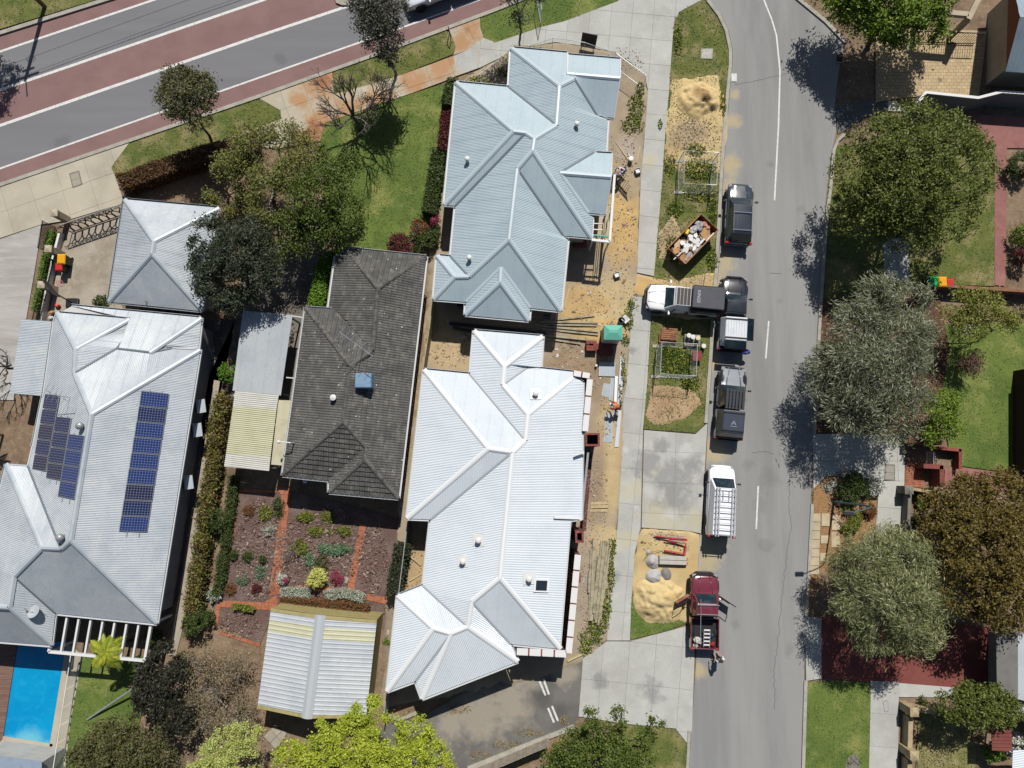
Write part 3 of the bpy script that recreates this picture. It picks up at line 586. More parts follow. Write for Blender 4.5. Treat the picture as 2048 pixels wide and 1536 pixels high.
rubble('site_rubble', 'scattered crumbs of brick, mortar and timber over the building site', [(1245, 290, 26, 40), (1240, 330, 30, 30), (1180, 1180, 22, 110), (1190, 1000, 26, 90), (1160, 730, 60, 60), (1210, 600, 70, 70), (1240, 450, 34, 120), (1215, 850, 20, 60), (900, 690, 50, 50), (830, 1140, 22, 50), (1260, 270, 14, 20), (1250, 120, 40, 30), (790, 1300, 16, 90)], [(206, 200, 190), (150, 120, 92), (186, 150, 110), (120, 96, 74), (226, 222, 214), (150, 90, 74)], 2600, .022)
rubble('mulch_chips', 'loose bark chips over the garden beds', [(520, 1100, 50, 100), (640, 1100, 80, 90), (745, 1120, 30, 70), (480, 1250, 40, 25), (1690, 1000, 36, 60), (1680, 640, 30, 60)], [(150, 128, 116), (92, 66, 56), (180, 162, 150), (120, 92, 80), (70, 50, 44)], 5200, .024, 'mulch')
rubble('verge_litter', 'small stones and twigs on the sandy street verge', [(1390, 260, 50, 60), (1330, 620, 30, 20), (1370, 560, 50, 14), (1335, 810, 36, 30), (1330, 480, 20, 44), (1330, 1090, 50, 30), (1320, 640, 20, 12)], [(206, 190, 150), (150, 130, 96), (110, 92, 66), (226, 214, 180)], 1300, .018)
# ---------------------------------------------------------------- roofs
def planefit(pts):
    A = np.array([[p[0], p[1], 1] for p in pts]); z = np.array([p[2] for p in pts]); s, *_ = np.linalg.lstsq(A, z, rcond=None); return s
def hit(pl, px, py, up=0.0):
    z = 3.0
    for _ in range(12):
        v = P(px, py, z); z = pl[0]*v.x+pl[1]*v.y+pl[2]+up
    return P(px, py, z)
def ruled(mb, pts, d, breaks, off):
    """surface over polygon pts (3D) cut in strips across direction d; off(u, v) lifts it"""
    n = len(pts); ux, uy = d; vx, vy = -uy, ux
    q = [(p[0]*ux+p[1]*uy, p[0]*vx+p[1]*vy, p[2]) for p in pts]
    us = sorted(set([round(a[0], 5) for a in q]+[b for b in breaks if min(a[0] for a in q) < b < max(a[0] for a in q)]))
    def back(u, v, z): return (u*ux+v*vx, u*uy+v*vy, z+off(u, v))
    for k in range(len(us)-1):
        u0, u1 = us[k], us[k+1]
        if u1-u0 < 1e-4: continue
        e = 1e-5; sp_ = []
        for i in range(n):
            a, b = q[i], q[(i+1) % n]
            if abs(a[0]-b[0]) < 1e-6: continue
            if min(a[0], b[0]) <= u0+e and max(a[0], b[0]) >= u1-e:
                f = lambda u: ((u-a[0])/(b[0]-a[0]))
                t0, t1 = f(u0), f(u1)
                sp_.append((a[1]+(b[1]-a[1])*t0, a[2]+(b[2]-a[2])*t0, a[1]+(b[1]-a[1])*t1, a[2]+(b[2]-a[2])*t1))
        sp_.sort(key=lambda s_: s_[0]+s_[2])
        for j in range(0, len(sp_)-1, 2):
            A, B = sp_[j], sp_[j+1]
            mb.add([back(u0, A[0], A[1]), back(u1, A[2], A[3]), back(u1, B[2], B[3]), back(u0, B[0], B[1])], [(0, 1, 2, 3)])
def corr(mb, pts, eave, pitch=.105, amp=.0125, square=False):
    a, b = eave; d = Vector((b[0]-a[0], b[1]-a[1])).normalized(); us = [p[0]*d.x+p[1]*d.y for p in pts]
    k0 = int(min(us)/pitch*4)-1; k1 = int(max(us)/pitch*4)+2
    if square:
        br = [(k+o)*pitch for k in range(int(min(us)/pitch)-1, int(max(us)/pitch)+2) for o in (0, .14, .3, .44)]
        f = lambda u, v: amp if .13 < (u/pitch) % 1.0 < .31 else -amp*.4
    else:
        br = [k*pitch/4 for k in range(k0, k1)]; f = lambda u, v: amp*math.cos(2*math.pi*u/pitch)*(1.3 if round(u/pitch) % 8 == 0 else 1)
    ruled(mb, pts, (d.x, d.y), br, f)
def cap_strip(mb, a, b, hw, lift, drop, ext=0.0):
    a = Vector(a); b = Vector(b); d = (b-a); hd = Vector((d.x, d.y, 0)).normalized(); nn = Vector((-hd.y, hd.x, 0)); d.normalize(); a = a-d*ext; b = b+d*ext
    prof = [(-hw, lift-drop), (-hw*.38, lift+.03), (hw*.38, lift+.03), (hw, lift-drop)]
    vs = [a+nn*x+Vector((0, 0, z)) for x, z in prof]+[b+nn*x+Vector((0, 0, z)) for x, z in prof]
    mb.add(vs, [(i, i+1, i+5, i+4) for i in range(3)]+[(3, 2, 1, 0), (4, 5, 6, 7)])
def channel(mb, a, b, z, wd=.12):
    a = Vector((a[0], a[1], 0)); b = Vector((b[0], b[1], 0)); d = (b-a).normalized(); nn = Vector((-d.y, d.x, 0))
    for o0, o1, z0, z1 in ((0, wd, z-.10, z-.085), (wd-.018, wd, z-.085, z+.02)):
        mb.prism([tuple((a+nn*o0)[:2]), tuple((b+nn*o0)[:2]), tuple((b+nn*o1)[:2]), tuple((a+nn*o1)[:2])], z0, z1)
def house(name, label, cat, V, planes, m_roof, m_cap, m_gut, m_wall, outline=None, weave=.45, pitch=.105, amp=.0125, roof='corr', group=None, dark_gutter=None, walls=True, plane_mats={}, m_valley=None, skip=()):
    W = {k: P(*v) for k, v in V.items()}
    c = sum((v for v in W.values()), Vector((0, 0, 0)))/len(W); root = thing(name, label, cat, (c.x, c.y, 0), group=group)
    edges = {}; fits = []; todo = []
    for i, pl in enumerate(planes):
        pts = [W[k] for k in pl]; fits.append(planefit(pts)); cen = sum(pts, Vector())/len(pts)
        for j in range(len(pl)):
            e = (pl[j], pl[(j+1) % len(pl)]); edges.setdefault(tuple(sorted(e)), []).append((i, j, e))
        if roof == 'corr':
            mb = MB(); corr(mb, pts, (W[pl[0]], W[pl[1]]), pitch, amp); mb.build('roof_sheet', plane_mats.get(i, m_roof), root, world=True)
        else: todo.append((i, pl, pts))
    tiles = []
    if roof == 'tile':
        under = MB()
        for i, pl, pts in todo:
            under.add([(p.x, p.y, fits[i][0]*p.x+fits[i][1]*p.y+fits[i][2]-.04) for p in pts], [tuple(range(len(pts)))])
            a, b = W[pl[0]], W[pl[1]]; d = Vector((b.x-a.x, b.y-a.y)).normalized(); ux, uy, vx, vy = d.x, d.y, -d.y, d.x; f = fits[i]
            q2 = [(p.x, p.y) for p in pts]; us = [x*ux+y*uy for x, y in q2]; vs = [x*vx+y*vy for x, y in q2]; ve = a.x*vx+a.y*vy
            sgn = 1 if (max(vs)-ve) > (ve-min(vs)) else -1; du, dv = .33, .31
            for jj in range(-2, int((max(vs)-min(vs))/dv)+2):
                v0 = ve+sgn*jj*dv; v1 = v0+sgn*dv; lo, hi = min(v0, v1), max(v0, v1)
                for ii in range(int((max(us)-min(us))/du)+1):
                    u0 = min(us)+ii*du+.006; u1 = u0+du-.012
                    q = clip_rect(q2, [(-ux, -uy, -u0), (ux, uy, u1), (-vx, -vy, -lo), (vx, vy, hi)])
                    if not q or abs(area2(q)) < .012: continue
                    t3 = [(x, y, f[0]*x+f[1]*y+f[2]) for x, y in q]; lift = rnd.uniform(-.004, .004)
                    mb = MB(); offf = lambda u, v, v0=v0, u0=u0: .065*(1-abs(v-v0)/dv)+.036*abs(math.sin(math.pi*2*(u-u0)/du))+lift
                    ruled(mb, t3, (ux, uy), [u0+du*k/8 for k in (1, 2, 3, 4, 5, 6, 7)], offf)
                    fr = [(u, v0) for u in np.linspace(u0, u1, 5)]      # the lip at the lower end
                    if abs(area2(q)) > .08:
                        for k in range(4):
                            p_ = []
                            for (u, v), zz in ((fr[k], 1), (fr[k+1], 1), (fr[k+1], 0), (fr[k], 0)):
                                x, y = u*ux+v*vx, u*uy+v*vy; z = f[0]*x+f[1]*y+f[2]; p_.append((x, y, z+(offf(u, v) if zz else -.02)))
                            mb.add(p_, [(0, 1, 2, 3)])
                    tiles.append((abs(area2(q)), mb))
        under.build('roof_underlay', nm('underlay', S(40, 40, 42), rough=.95), root, world=True)
        tiles.sort(key=lambda t: -t[0]); fld = MB()
        for k, (ar, mb) in enumerate(tiles):
            if k < 300: mb.build('roof_tile', m_roof, root, world=True)
            else: fld.add(mb.v, mb.f)
        o = fld.build('roof_tile_field', m_roof, root, world=True); o['kind'] = 'stuff'
    for ek, lst in edges.items():
        if ek in skip: continue
        a, b = W[ek[0]], W[ek[1]]
        if len(lst) >= 2:
            i, j = lst[0][0], lst[1][0]
            ca = sum((W[k] for k in planes[i]), Vector())/len(planes[i]); cb = sum((W[k] for k in planes[j]), Vector())/len(planes[j])
            d = Vector((b.x-a.x, b.y-a.y)); L_ = d.length
            if L_ < .15: continue
            mid = (a+b)/2; nn = Vector((-d.y, d.x)).normalized(); za = []
            if (Vector((ca.x, ca.y))-Vector((mid.x, mid.y))).dot(nn) < 0: nn = -nn
            fa, fb = fits[i], fits[j]; s_a = -(fa[0]*nn.x+fa[1]*nn.y); s_b = (fb[0]*nn.x+fb[1]*nn.y)
            convex = (s_a+s_b) > 0.05; sl = max(.05, (s_a+s_b)/2)
            if convex and roof == 'corr':
                mb = MB(); cap_strip(mb, a, b, .17, .03, .17*sl*.9); mb.build('ridge_cap', m_cap, root, world=True)
            elif convex:
                n = max(1, int((b-a).length/.42))
                for k in range(n):
                    p0 = a+(b-a)*(k/n); p1 = a+(b-a)*((k+.97)/n); mb = MB(); cap_strip(mb, p0, p1+Vector((0, 0, .012)), .15, .075, .15*sl*.9+.02); mb.build('ridge_tile', m_cap, root, world=True)
            elif s_a+s_b < -0.05:
                mb = MB(); cap_strip(mb, a, b, .07, .03, -.02); mb.build('valley_gutter', m_valley or nm('valley_steel', S(120, 130, 140), rough=.5), root, world=True)
        else:
            i, j, e = lst[0]; p, q_ = W[e[0]], W[e[1]]
            cen = sum((W[k] for k in planes[i]), Vector())/len(planes[i])
            d = Vector((q_.x-p.x, q_.y-p.y)); nn = Vector((-d.y, d.x)); inn = (Vector((cen.x, cen.y))-Vector((p.x, p.y))).dot(nn)
            if inn > 0: p, q_ = q_, p     # channel lies on its +normal side
            if abs(p.z-q_.z) < .12:
                mb = MB(); channel(mb, p, q_, min(p.z, q_.z)+.01); mb.build('gutter', m_gut, root, world=True)
            else:
                mb = MB(); mb.bar((p.x, p.y, p.z-.02), (q_.x, q_.y, q_.z-.02), .06, .16); mb.build('barge_board', m_gut, root, world=True)
    if walls and outline:
        for k, ol in enumerate(outline if isinstance(outline[0], (list, tuple)) else [outline]):
            poly = [(W[n_].x, W[n_].y) if isinstance(n_, str) else (P(*n_).x, P(*n_).y) for n_ in ol]; z = min(W[n_].z if isinstance(n_, str) else n_[2] for n_ in ol)-.04
            MB().prism(inset(poly, weave), -.05, z).build('wall', m_wall, root, world=True)
            sof = MB(); q = list(poly)
            if area2(q) > 0: q.reverse()
            sof.add([(x, y, z-.02) for x, y in inset(q, .03)], [tuple(range(len(q)))]); sof.build('eave_soffit', nm('soffit', S(214, 214, 212), rough=.8), root, world=True)
    root['_f'] = 0; del root['_f']
    return root, W, fits
STREAK = lambda c, s: [('n', c, .5, .45, .68, s), ('n', c, 3.0, .55, .72, s*.6)]
m_zinc = nm('pale_blue_steel', S(196, 213, 221), STREAK(S(181, 199, 209), .6)+[('n', S(150, 160, 168), 9, .62, .74, .35)], .42, spec=.5, coord='Position')
m_zcap = nm('pale_blue_flashing', S(199, 214, 222), STREAK(S(184, 200, 209), .4), .42, spec=.5, coord='Position')
m_white = nm('white_steel', S(231, 240, 247), STREAK(S(216, 226, 235), .5)+[('n', S(196, 200, 204), 7, .62, .74, .3)], .42, spec=.5, coord='Position')
m_wcap = nm('white_flashing', S(247, 250, 252), rough=.42, spec=.5)
m_grey = nm('weathered_zincalume', S(202, 210, 216), STREAK(S(178, 189, 199), .7)+[('n', S(140, 146, 150), 8, .58, .72, .5), ('n', S(220, 222, 218), 1.2, .55, .7, .6)], .45, spec=.5, coord='Position')
m_gcap = nm('weathered_flashing', S(196, 206, 212), STREAK(S(160, 172, 184), .6), .45, spec=.5, coord='Position')
m_gutw = nm('white_gutter', S(220, 224, 226), rough=.5); m_gutd = nm('grey_gutter', S(150, 158, 166), rough=.5)
m_render = nm('rendered_wall', S(196, 196, 192), [('n', S(176, 176, 172), 1.2, .45, .65, .6)], .9, bump=(30, .3, .01), coord='Position')
m_beige = nm('beige_wall', S(196, 182, 160), [('n', S(176, 162, 140), 1.0, .45, .65, .7)], .9, bump=(30, .3, .01), coord='Position')
m_glass = nm('dark_glass', (.015, .02, .03), rough=.06, spec=.6)
m_tile = nm('concrete_roof_tile', S(104, 103, 100), [('n', S(78, 78, 78), 1.0, .42, .62, .7), ('n', S(140, 136, 126), 2.2, .52, .7, .7), ('n', S(140, 138, 130), 16, .6, .72, .5), ('n', S(66, 66, 68), 9, .55, .7, .5), ('vor', S(232, 232, 226), 1.5, .07, .95), ('vor', S(232, 232, 226), 2.7, .07, .9)], .9, coord='Position', bump=(40, .4, .01), objrand=.12)
m_tcap = nm('ridge_tile_concrete', S(112, 110, 106), [('n', S(60, 60, 60), 3, .45, .65, .8), ('n', S(120, 116, 106), 5, .55, .7, .6)], .9, coord='Position', objrand=.12)

# ---- pale blue corrugated corner house
E = 2.9
V1 = dict(A=(1022, 95, E), B=(1135, 105.5, E), Bq=(1134, 147, 3.86), N1=(1136, 109, E), N2=(1241, 118, E), G1=(1134, 147, 3.86), G2=(1240.5, 156, 3.86), GS2=(1228, 236, E), GS1=(1194, 231, E), GV=(1148, 156.5, 3.9),
          R1=(1119, 171, 4.4), R2=(1113, 250, 4.4), Wv=(1017, 174, E), W1=(912, 164, E), AP=(1027, 262, 4.85), AP2=(1052, 265, 4.9), M1=(1069, 276.5, 5.05), M2=(1065.5, 301, 5.05), M3=(1034.5, 337, 4.72), M4=(1018, 479, 4.72),
          SW1=(888, 410, E), SW2=(911, 411.5, E), E1=(1216, 240, E), E2=(1212.5, 304, E), PN1=(1187, 305, 3.25), PN2=(1224, 307, 3.25), PR1=(1120, 345, 4.15), PR2=(1223, 353, 4.15), PS1=(1177, 426, 3.2), PS2=(1211, 428.5, 3.2),
          E3=(1187, 435, 3.1), E4=(1184, 476, E), EV=(1126, 471, E), L1=(1136, 481, E), L2=(1122, 622.5, E), Sg1=(1060.5, 616, E), Sg0=(931.6, 604, E), SWc=(866.5, 599, E), K1=(938, 553, 3.6), K2=(909.5, 553.5, 3.55), Kn1=(874, 510.5, E), Kn2=(901, 513, E),
          T1=(1002, 535, 3.98), T2=(1000.6, 564, 3.98), TS1=(930, 630, 2.85), TS2=(1058, 642, 2.85))
PL1 = [('A', 'Wv', 'R2', 'R1'), ('A', 'B', 'Bq', 'GV', 'R1'), ('N1', 'N2', 'G2', 'G1'), ('GS1', 'GS2', 'G2', 'G1', 'GV'), ('W1', 'Wv', 'R2', 'M1', 'AP2', 'AP'), ('W1', 'SW1', 'AP'), ('SW1', 'SW2', 'AP2', 'AP'),
       ('E1', 'E2', 'PN1', 'PR1', 'PS1', 'E3', 'E4', 'M2', 'M1', 'R2', 'R1', 'GV', 'GS1'), ('PN1', 'PN2', 'PR2', 'PR1'), ('PS1', 'PS2', 'PR2', 'PR1'), ('EV', 'E4', 'M2', 'M3'), ('L1', 'L2', 'M4', 'M3', 'EV'),
       ('SW2', 'Kn2', 'K1', 'M4', 'M3', 'M2', 'M1', 'AP2'), ('Kn1', 'Kn2', 'K1', 'K2'), ('Kn1', 'SWc', 'K2'), ('SWc', 'Sg0', 'T1', 'Sg1', 'L2', 'M4', 'K1', 'K2'), ('TS1', 'Sg0', 'T1', 'T2'), ('TS2', 'Sg1', 'T1', 'T2'), ('TS1', 'TS2', 'T2')]
h1, W1_, F1 = house('corner_house', 'pale blue corrugated house with many hips at the street corner', 'house', V1, PL1, m_zinc, m_zcap, m_gutw, m_render,
    [['A', 'B', 'N2', 'GS2', 'E1', 'E2', 'E4', (1136, 475, E), 'L1', 'L2', 'Sg1', 'TS2', 'TS1', 'Sg0', 'SWc', 'Kn1', 'Kn2', 'SW2', 'SW1', 'W1', 'Wv']])
# ---- white corrugated house being finished
V2 = dict(A=(948, 661, E), B=(1086, 672.5, E), C=(1009, 732, 3.55), D=(1005.5, 769, 3.55), W=(940, 748, E), Ee=(1082, 735, E), Ev=(1055, 734, E), NE=(1146, 744, E), NE2=(1150, 753, E), M0=(1056, 828, 4.05), M1=(1051, 880, 4.05), M2=(1025, 904, 4.38), N0=(848, 739, E), AP=(977, 897, 4.38),
          SWa=(814, 1037, E), SWb=(861, 1039, E), M3=(1000, 1156, 4.38), Ea=(1166, 765, E), Eb=(1163, 1040, E), Ec=(1142, 1043, 3.15), Ed=(1121, 1298, E), S1=(943.6, 1203, 3.98), S2=(1021.7, 1288, E), S3=(936, 1253, 3.75), Wm=(846, 1171, E), X1=(795, 1191, E), X2=(867, 1257, 3.75), X3=(902, 1267, 3.75), X4=(774, 1383, E), X5=(831, 1362, E), X6=(844, 1398, E), X7=(1036, 1323, E))
PL2 = [('A', 'B', 'C'), ('A', 'W', 'M1', 'M0', 'D', 'C'), ('B', 'Ee', 'Ev', 'D', 'C'), ('Ev', 'NE', 'NE2', 'M0', 'D'), ('N0', 'W', 'M1', 'M2', 'AP'), ('N0', 'SWa', 'AP'), ('SWa', 'SWb', 'M2', 'AP'),
       ('Ea', 'Eb', 'Ec', 'Ed', 'M3', 'M2', 'M1', 'M0', 'NE2'), ('SWb', 'Wm', 'S3', 'S1', 'M3', 'M2'), ('S2', 'Ed', 'M3', 'S1'), ('X7', 'S2', 'S1', 'S3'), ('X1', 'Wm', 'S3', 'X3', 'X2'), ('X1', 'X4', 'X2'), ('X4', 'X5', 'X3', 'X2'), ('X5', 'X6', 'X3'), ('X6', 'X7', 'S3', 'X3')]
h2, W2_, F2 = house('new_house', 'white corrugated roofed house with unfinished brick parapet beside the parking court', 'house', V2, PL2, m_white, m_wcap, m_gutw, m_render,
    [['A', 'B', 'Ee', 'Ev', 'NE', 'Ea', 'Eb', 'Ec', 'Ed', 'S2', 'X7', 'X6', 'X5', 'X4', 'X1', 'Wm', 'SWb', 'SWa', 'N0', 'W']], m_valley=nm('white_valley', S(176, 184, 192), rough=.5))
# ---- dark tiled house
T = 2.75
V3 = dict(A=(689, 496, T), B=(853, 513, T), AP=(755.5, 576, 4.1), R2=(745, 701, 4.1), Wu=(671, 512, T), Wd=(656.5, 616, T), N1=(611, 615, T), N2=(672, 619, T), Q1=(701, 732, 4.4), Q2=(686.5, 843, 4.4), SW=(565, 951, T), S1=(658, 961, T), Z1=(733, 896, 3.75), Z2=(729.5, 919, 3.75), S2=(658, 985, T), SE=(797, 997, T), Wa=(686, 512, T))
PL3 = [('A', 'B', 'AP'), ('Wu', 'Wd', 'N2', 'R2', 'AP', 'A', 'Wa'), ('N1', 'N2', 'R2', 'Q1'), ('N1', 'SW', 'Q2', 'Q1'), ('SW', 'S1', 'Z1', 'Q2'), ('S1', 'S2', 'Z2', 'Z1'), ('S2', 'SE', 'Z2'), ('B', 'SE', 'Z2', 'Z1', 'Q2', 'Q1', 'R2', 'AP')]
h3, W3_, F3 = house('tiled_house', 'old single storey house with dark concrete tile roof speckled with lichen', 'house', V3, PL3, m_tile, m_tcap, m_gutw, nm('cream_brick_wall', S(186, 172, 146), [('n', S(160, 146, 120), 2, .45, .65, .7)], .9, coord='Position'),
    [['A', 'B', 'SE', 'S2', 'S1', 'SW', 'N1', 'N2', 'Wd', 'Wu', 'Wa']], roof='tile', m_valley=nm('lead_valley', S(120, 122, 124), rough=.6))
# ---- big corrugated house with solar panels
G = 3.0
V4 = dict(a=(142, 611, G), b=(403.6, 635.6, G), bm=(299.5, 704.6, 4.15), c=(113, 625, 3.15), d=(260, 638, 3.15), ap=(150.5, 698, 4.45), e=(255, 670, 3.15), f=(234, 697, 3.95), v=(148, 747, 4.55), g=(344, 696, 3.5), g0=(397, 696, G), h=(401, 699, G), r1=(182, 828, 6.0), r2=(140.6, 1081, 6.0), se=(314, 1247.5, G),
          x1=(122, 1097, 5.7), x2=(83, 1095.5, 5.2), x3=(27, 1152, 5.0), y=(110.7, 1226.5, 3.0), k=(17, 1215, 5.0), ks=(103, 1291, G), w1=(107, 642, 3.0), w2=(87, 785, 3.0), w3=(65, 893, 3.0), w4=(56, 931, 3.2), n1=(12, 928, G), wl=(-70, 1270, G), sl=(-60, 1278, G), km=(-30, 1212, 5.0))
PL4 = [('a', 'b', 'bm', 'f', 'e', 'd'), ('c', 'd', 'ap'), ('d', 'e', 'f', 'v', 'ap'), ('c', 'w1', 'w2', 'w3', 'w4', 'x1', 'r2', 'r1', 'v', 'ap'), ('h', 'g', 'bm', 'f', 'v', 'r1'), ('b', 'g0', 'g', 'bm'), ('h', 'se', 'r2', 'r1'), ('y', 'se', 'r2', 'x1', 'x2', 'x3'), ('n1', 'w4', 'x1', 'x2'), ('n1', 'wl', 'km', 'k', 'x3', 'x2'), ('y', 'ks', 'k', 'x3'), ('sl', 'ks', 'k', 'km')]
h4, W4_, F4 = house('solar_house', 'large weathered corrugated house carrying two arrays of solar panels', 'house', V4, PL4, m_grey, m_gcap, m_gutw, nm('grey_render', S(150, 152, 156), [('n', S(130, 132, 136), 1.2, .45, .65, .6)], .9, coord='Position'),
    [['a', 'b', 'h', 'se', 'y', 'ks', 'sl', 'wl', 'n1', 'w4', 'w3', 'w2', 'w1', 'c']], skip={('a', 'd')})
lt = MB(); q = PL([(43, 638, 2.5), (108, 643, 2.75), (82, 792, 2.75), (19.5, 786, 2.5)]); corr(lt, q, (q[0], q[3])); lt.build('verandah_roof', m_grey, h4, world=True)
lb = MB()
for a in ((45, 640), (21, 784), (80, 788)): v = P(*a, 2.45); lb.box(v.x-.05, v.x+.05, v.y-.05, v.y+.05, 0, 2.45)
lb.build('verandah_post', m_gutw, h4, world=True)
for i in range(5):
    a = P(24+i*12, 800+i*0, 2.6)
# ---- hipped garage
V5 = dict(a=(248.7, 398.6, 2.6), b=(439, 415.6, 2.6), c=(307, 482, 4.3), d=(303, 507, 4.3), e=(217, 603, 2.6), f=(406, 622.6, 2.6))
h5, W5_, F5 = house('garage', 'square hipped corrugated garage behind the concrete courtyard', 'garage', V5, [('a', 'b', 'c'), ('a', 'e', 'd', 'c'), ('b', 'f', 'd', 'c'), ('e', 'f', 'd')], m_grey, m_gcap, m_gutd, m_beige, [['a', 'b', 'f', 'e']])
# ---- carport, patio and shed
def flatroof(name, label, cat, strips, m_post, z_of, posts, group=None, pitch=.105, eave=(0, 3), square=False, amp=.0125):
    allp = [P(*p) for s in strips for p in s[0]]; c = sum(allp, Vector())/len(allp); root = thing(name, label, cat, (c.x, c.y, 0), group=group)
    for pts, mt in strips:
        mb = MB(); q = [P(*p) for p in pts]; corr(mb, q, (q[eave[0]], q[eave[1]]), pitch, amp, square); mb.build('roof_sheet', mt, root, world=True)
    for (px, py, z) in posts:
        v = P(px, py, z); MB().box(v.x-.05, v.x+.05, v.y-.05, v.y+.05, -.05, z-.06).build('post', m_post, root, world=True)
    return root
m_cgrey = nm('dull_carport_steel', S(196, 202, 206), STREAK(S(176, 183, 190), .6)+[('n', S(120, 126, 132), 8, .6, .72, .5)], .5, coord='Position')
m_fib = nm('yellow_fibreglass_sheet', S(222, 221, 186), [('n', S(208, 207, 166), 1.2, .45, .65, .7), ('n', S(150, 150, 110), 9, .6, .72, .5)], .5, coord='Position', trans=.2)
m_fiw = nm('white_fibreglass_sheet', S(226, 226, 216), [('n', S(204, 204, 190), 1.5, .45, .65, .6)], .5, coord='Position', trans=.15)
m_teal = nm('teal_post_paint', S(70, 130, 130), rough=.5)
cp = flatroof('carport', 'flat corrugated carport between the hedge and the tiled house', 'carport', [([(486, 621, 2.4), (585, 630, 2.4), (561.5, 791, 2.3), (465, 781, 2.3)], m_cgrey)], m_teal, None, [(490, 626, 2.3), (580, 634, 2.3), (470, 776, 2.2), (558, 786, 2.2)], eave=(0, 1))
mb = MB(); a, b = P(585, 632, 2.4), P(611, 636, 2.5); mb.bar(a, b, .07); mb.build('strut', m_gutw, cp, world=True)
mb = MB(); a, b = P(573, 755, 2.35), P(595, 757, 2.5); mb.bar(a, b, .07); mb.build('strut', m_gutw, cp, world=True)
flatroof('patio_cover', 'corrugated patio cover with yellowed fibreglass sheets beside the tiled house', 'patio cover', [([(470, 782, 2.5), (557.6, 789, 2.5), (553, 819, 2.48), (466, 812, 2.48)], m_fiw), ([(466, 812, 2.48), (553, 819, 2.48), (541, 915, 2.4), (452, 907, 2.4)], m_fib), ([(452, 907, 2.4), (541, 915, 2.4), (538, 942, 2.38), (448, 933, 2.38)], m_fiw)], m_gutw, None, [(468, 790, 2.4), (452, 928, 2.3), (536, 936, 2.3)], pitch=.13, eave=(0, 3))
flatroof('walkway_roof', 'narrow cream sheet roof between patio cover and tiled house', 'roof', [([(557, 800, 2.3), (586, 801, 2.3), (566, 931, 2.3), (542, 929, 2.3)], nm('cream_sheet', S(206, 200, 170), [('n', S(184, 178, 150), 2, .45, .65, .6)], .6, coord='Position'))], m_gutw, None, [(560, 806, 2.25), (546, 922, 2.25)], pitch=.5, amp=.012, eave=(0, 1))
m_shed = nm('ribbed_shed_steel', S(206, 211, 215), STREAK(S(182, 190, 198), .8)+[('n', S(150, 150, 148), 6, .62, .74, .6)], .5, coord='Position')
m_shedy = nm('cream_skylight_sheet', S(228, 227, 196), [('n', S(214, 212, 176), 2, .45, .65, .5)], .5, coord='Position', trans=.15)
m_khaki = nm('khaki_flashing', S(180, 168, 116), [('n', S(150, 138, 92), 3, .5, .7, .6)], .7, coord='Position')
def shed():
    A, B, C, D, Mt, Mb = (542, 1216, 2.5), (754, 1240, 2.5), (732, 1436, 2.5), (514.6, 1416, 2.5), (641, 1230, 3.15), (613.5, 1437, 3.15)
    def lerp(p, q_, t): return tuple(p[i]+(q_[i]-p[i])*t for i in range(3))
    c = P(630, 1330, 0); root = thing('garden_shed', 'gabled ribbed steel shed with cream skylight strips behind the brick garden paths', 'shed', (c.x, c.y, 0))
    for a, d, nme in ((A, D, 0), (B, C, 1)):
        for t0, t1, mt in ((.035, .115, m_shed), (.115, .235, m_shedy), (.235, .965, m_shed)):
            q = PL([lerp(a, d, t0), lerp(Mt, Mb, t0), lerp(Mt, Mb, t1), lerp(a, d, t1)]); m_ = MB(); corr(m_, q, (q[0], q[3]), .27, .022, True); m_.build('roof_sheet', mt, root, world=True)
        for t0, t1 in ((-.0, .035), (.965, 1.0)):
            q = PL([lerp(a, d, t0), lerp(Mt, Mb, t0), lerp(Mt, Mb, t1), lerp(a, d, t1)]); m_ = MB(); m_.add([(p.x, p.y, p.z+.03) for p in q], [(0, 1, 2, 3)]); m_.build('barge_flashing', m_khaki, root, world=True)
    m_ = MB(); cap_strip(m_, P(*Mt)+Vector((0, 0, .04)), P(*Mb)+Vector((0, 0, .04)), .33, .03, .09); m_.build('ridge_cap', nm('shed_ridge', S(194, 200, 205), rough=.5), root, world=True)
    poly = inset([(v.x, v.y) for v in PL([A, B, C, D])], .04); m_ = MB(); m_.prism(poly, -.05, 2.44); m_.build('wall', m_khaki, root, world=True)
    for a, b in ((A, Mt), (B, Mt), (D, Mb), (C, Mb)):
        p, q = P(*a), P(*b); m_ = MB(); m_.add([(p.x, p.y, p.z-.1), (q.x, q.y, q.z-.02), (q.x, q.y, p.z-.1)], [(0, 1, 2)]); m_.build('gable_end', m_khaki, root, world=True)
    return root
shed()
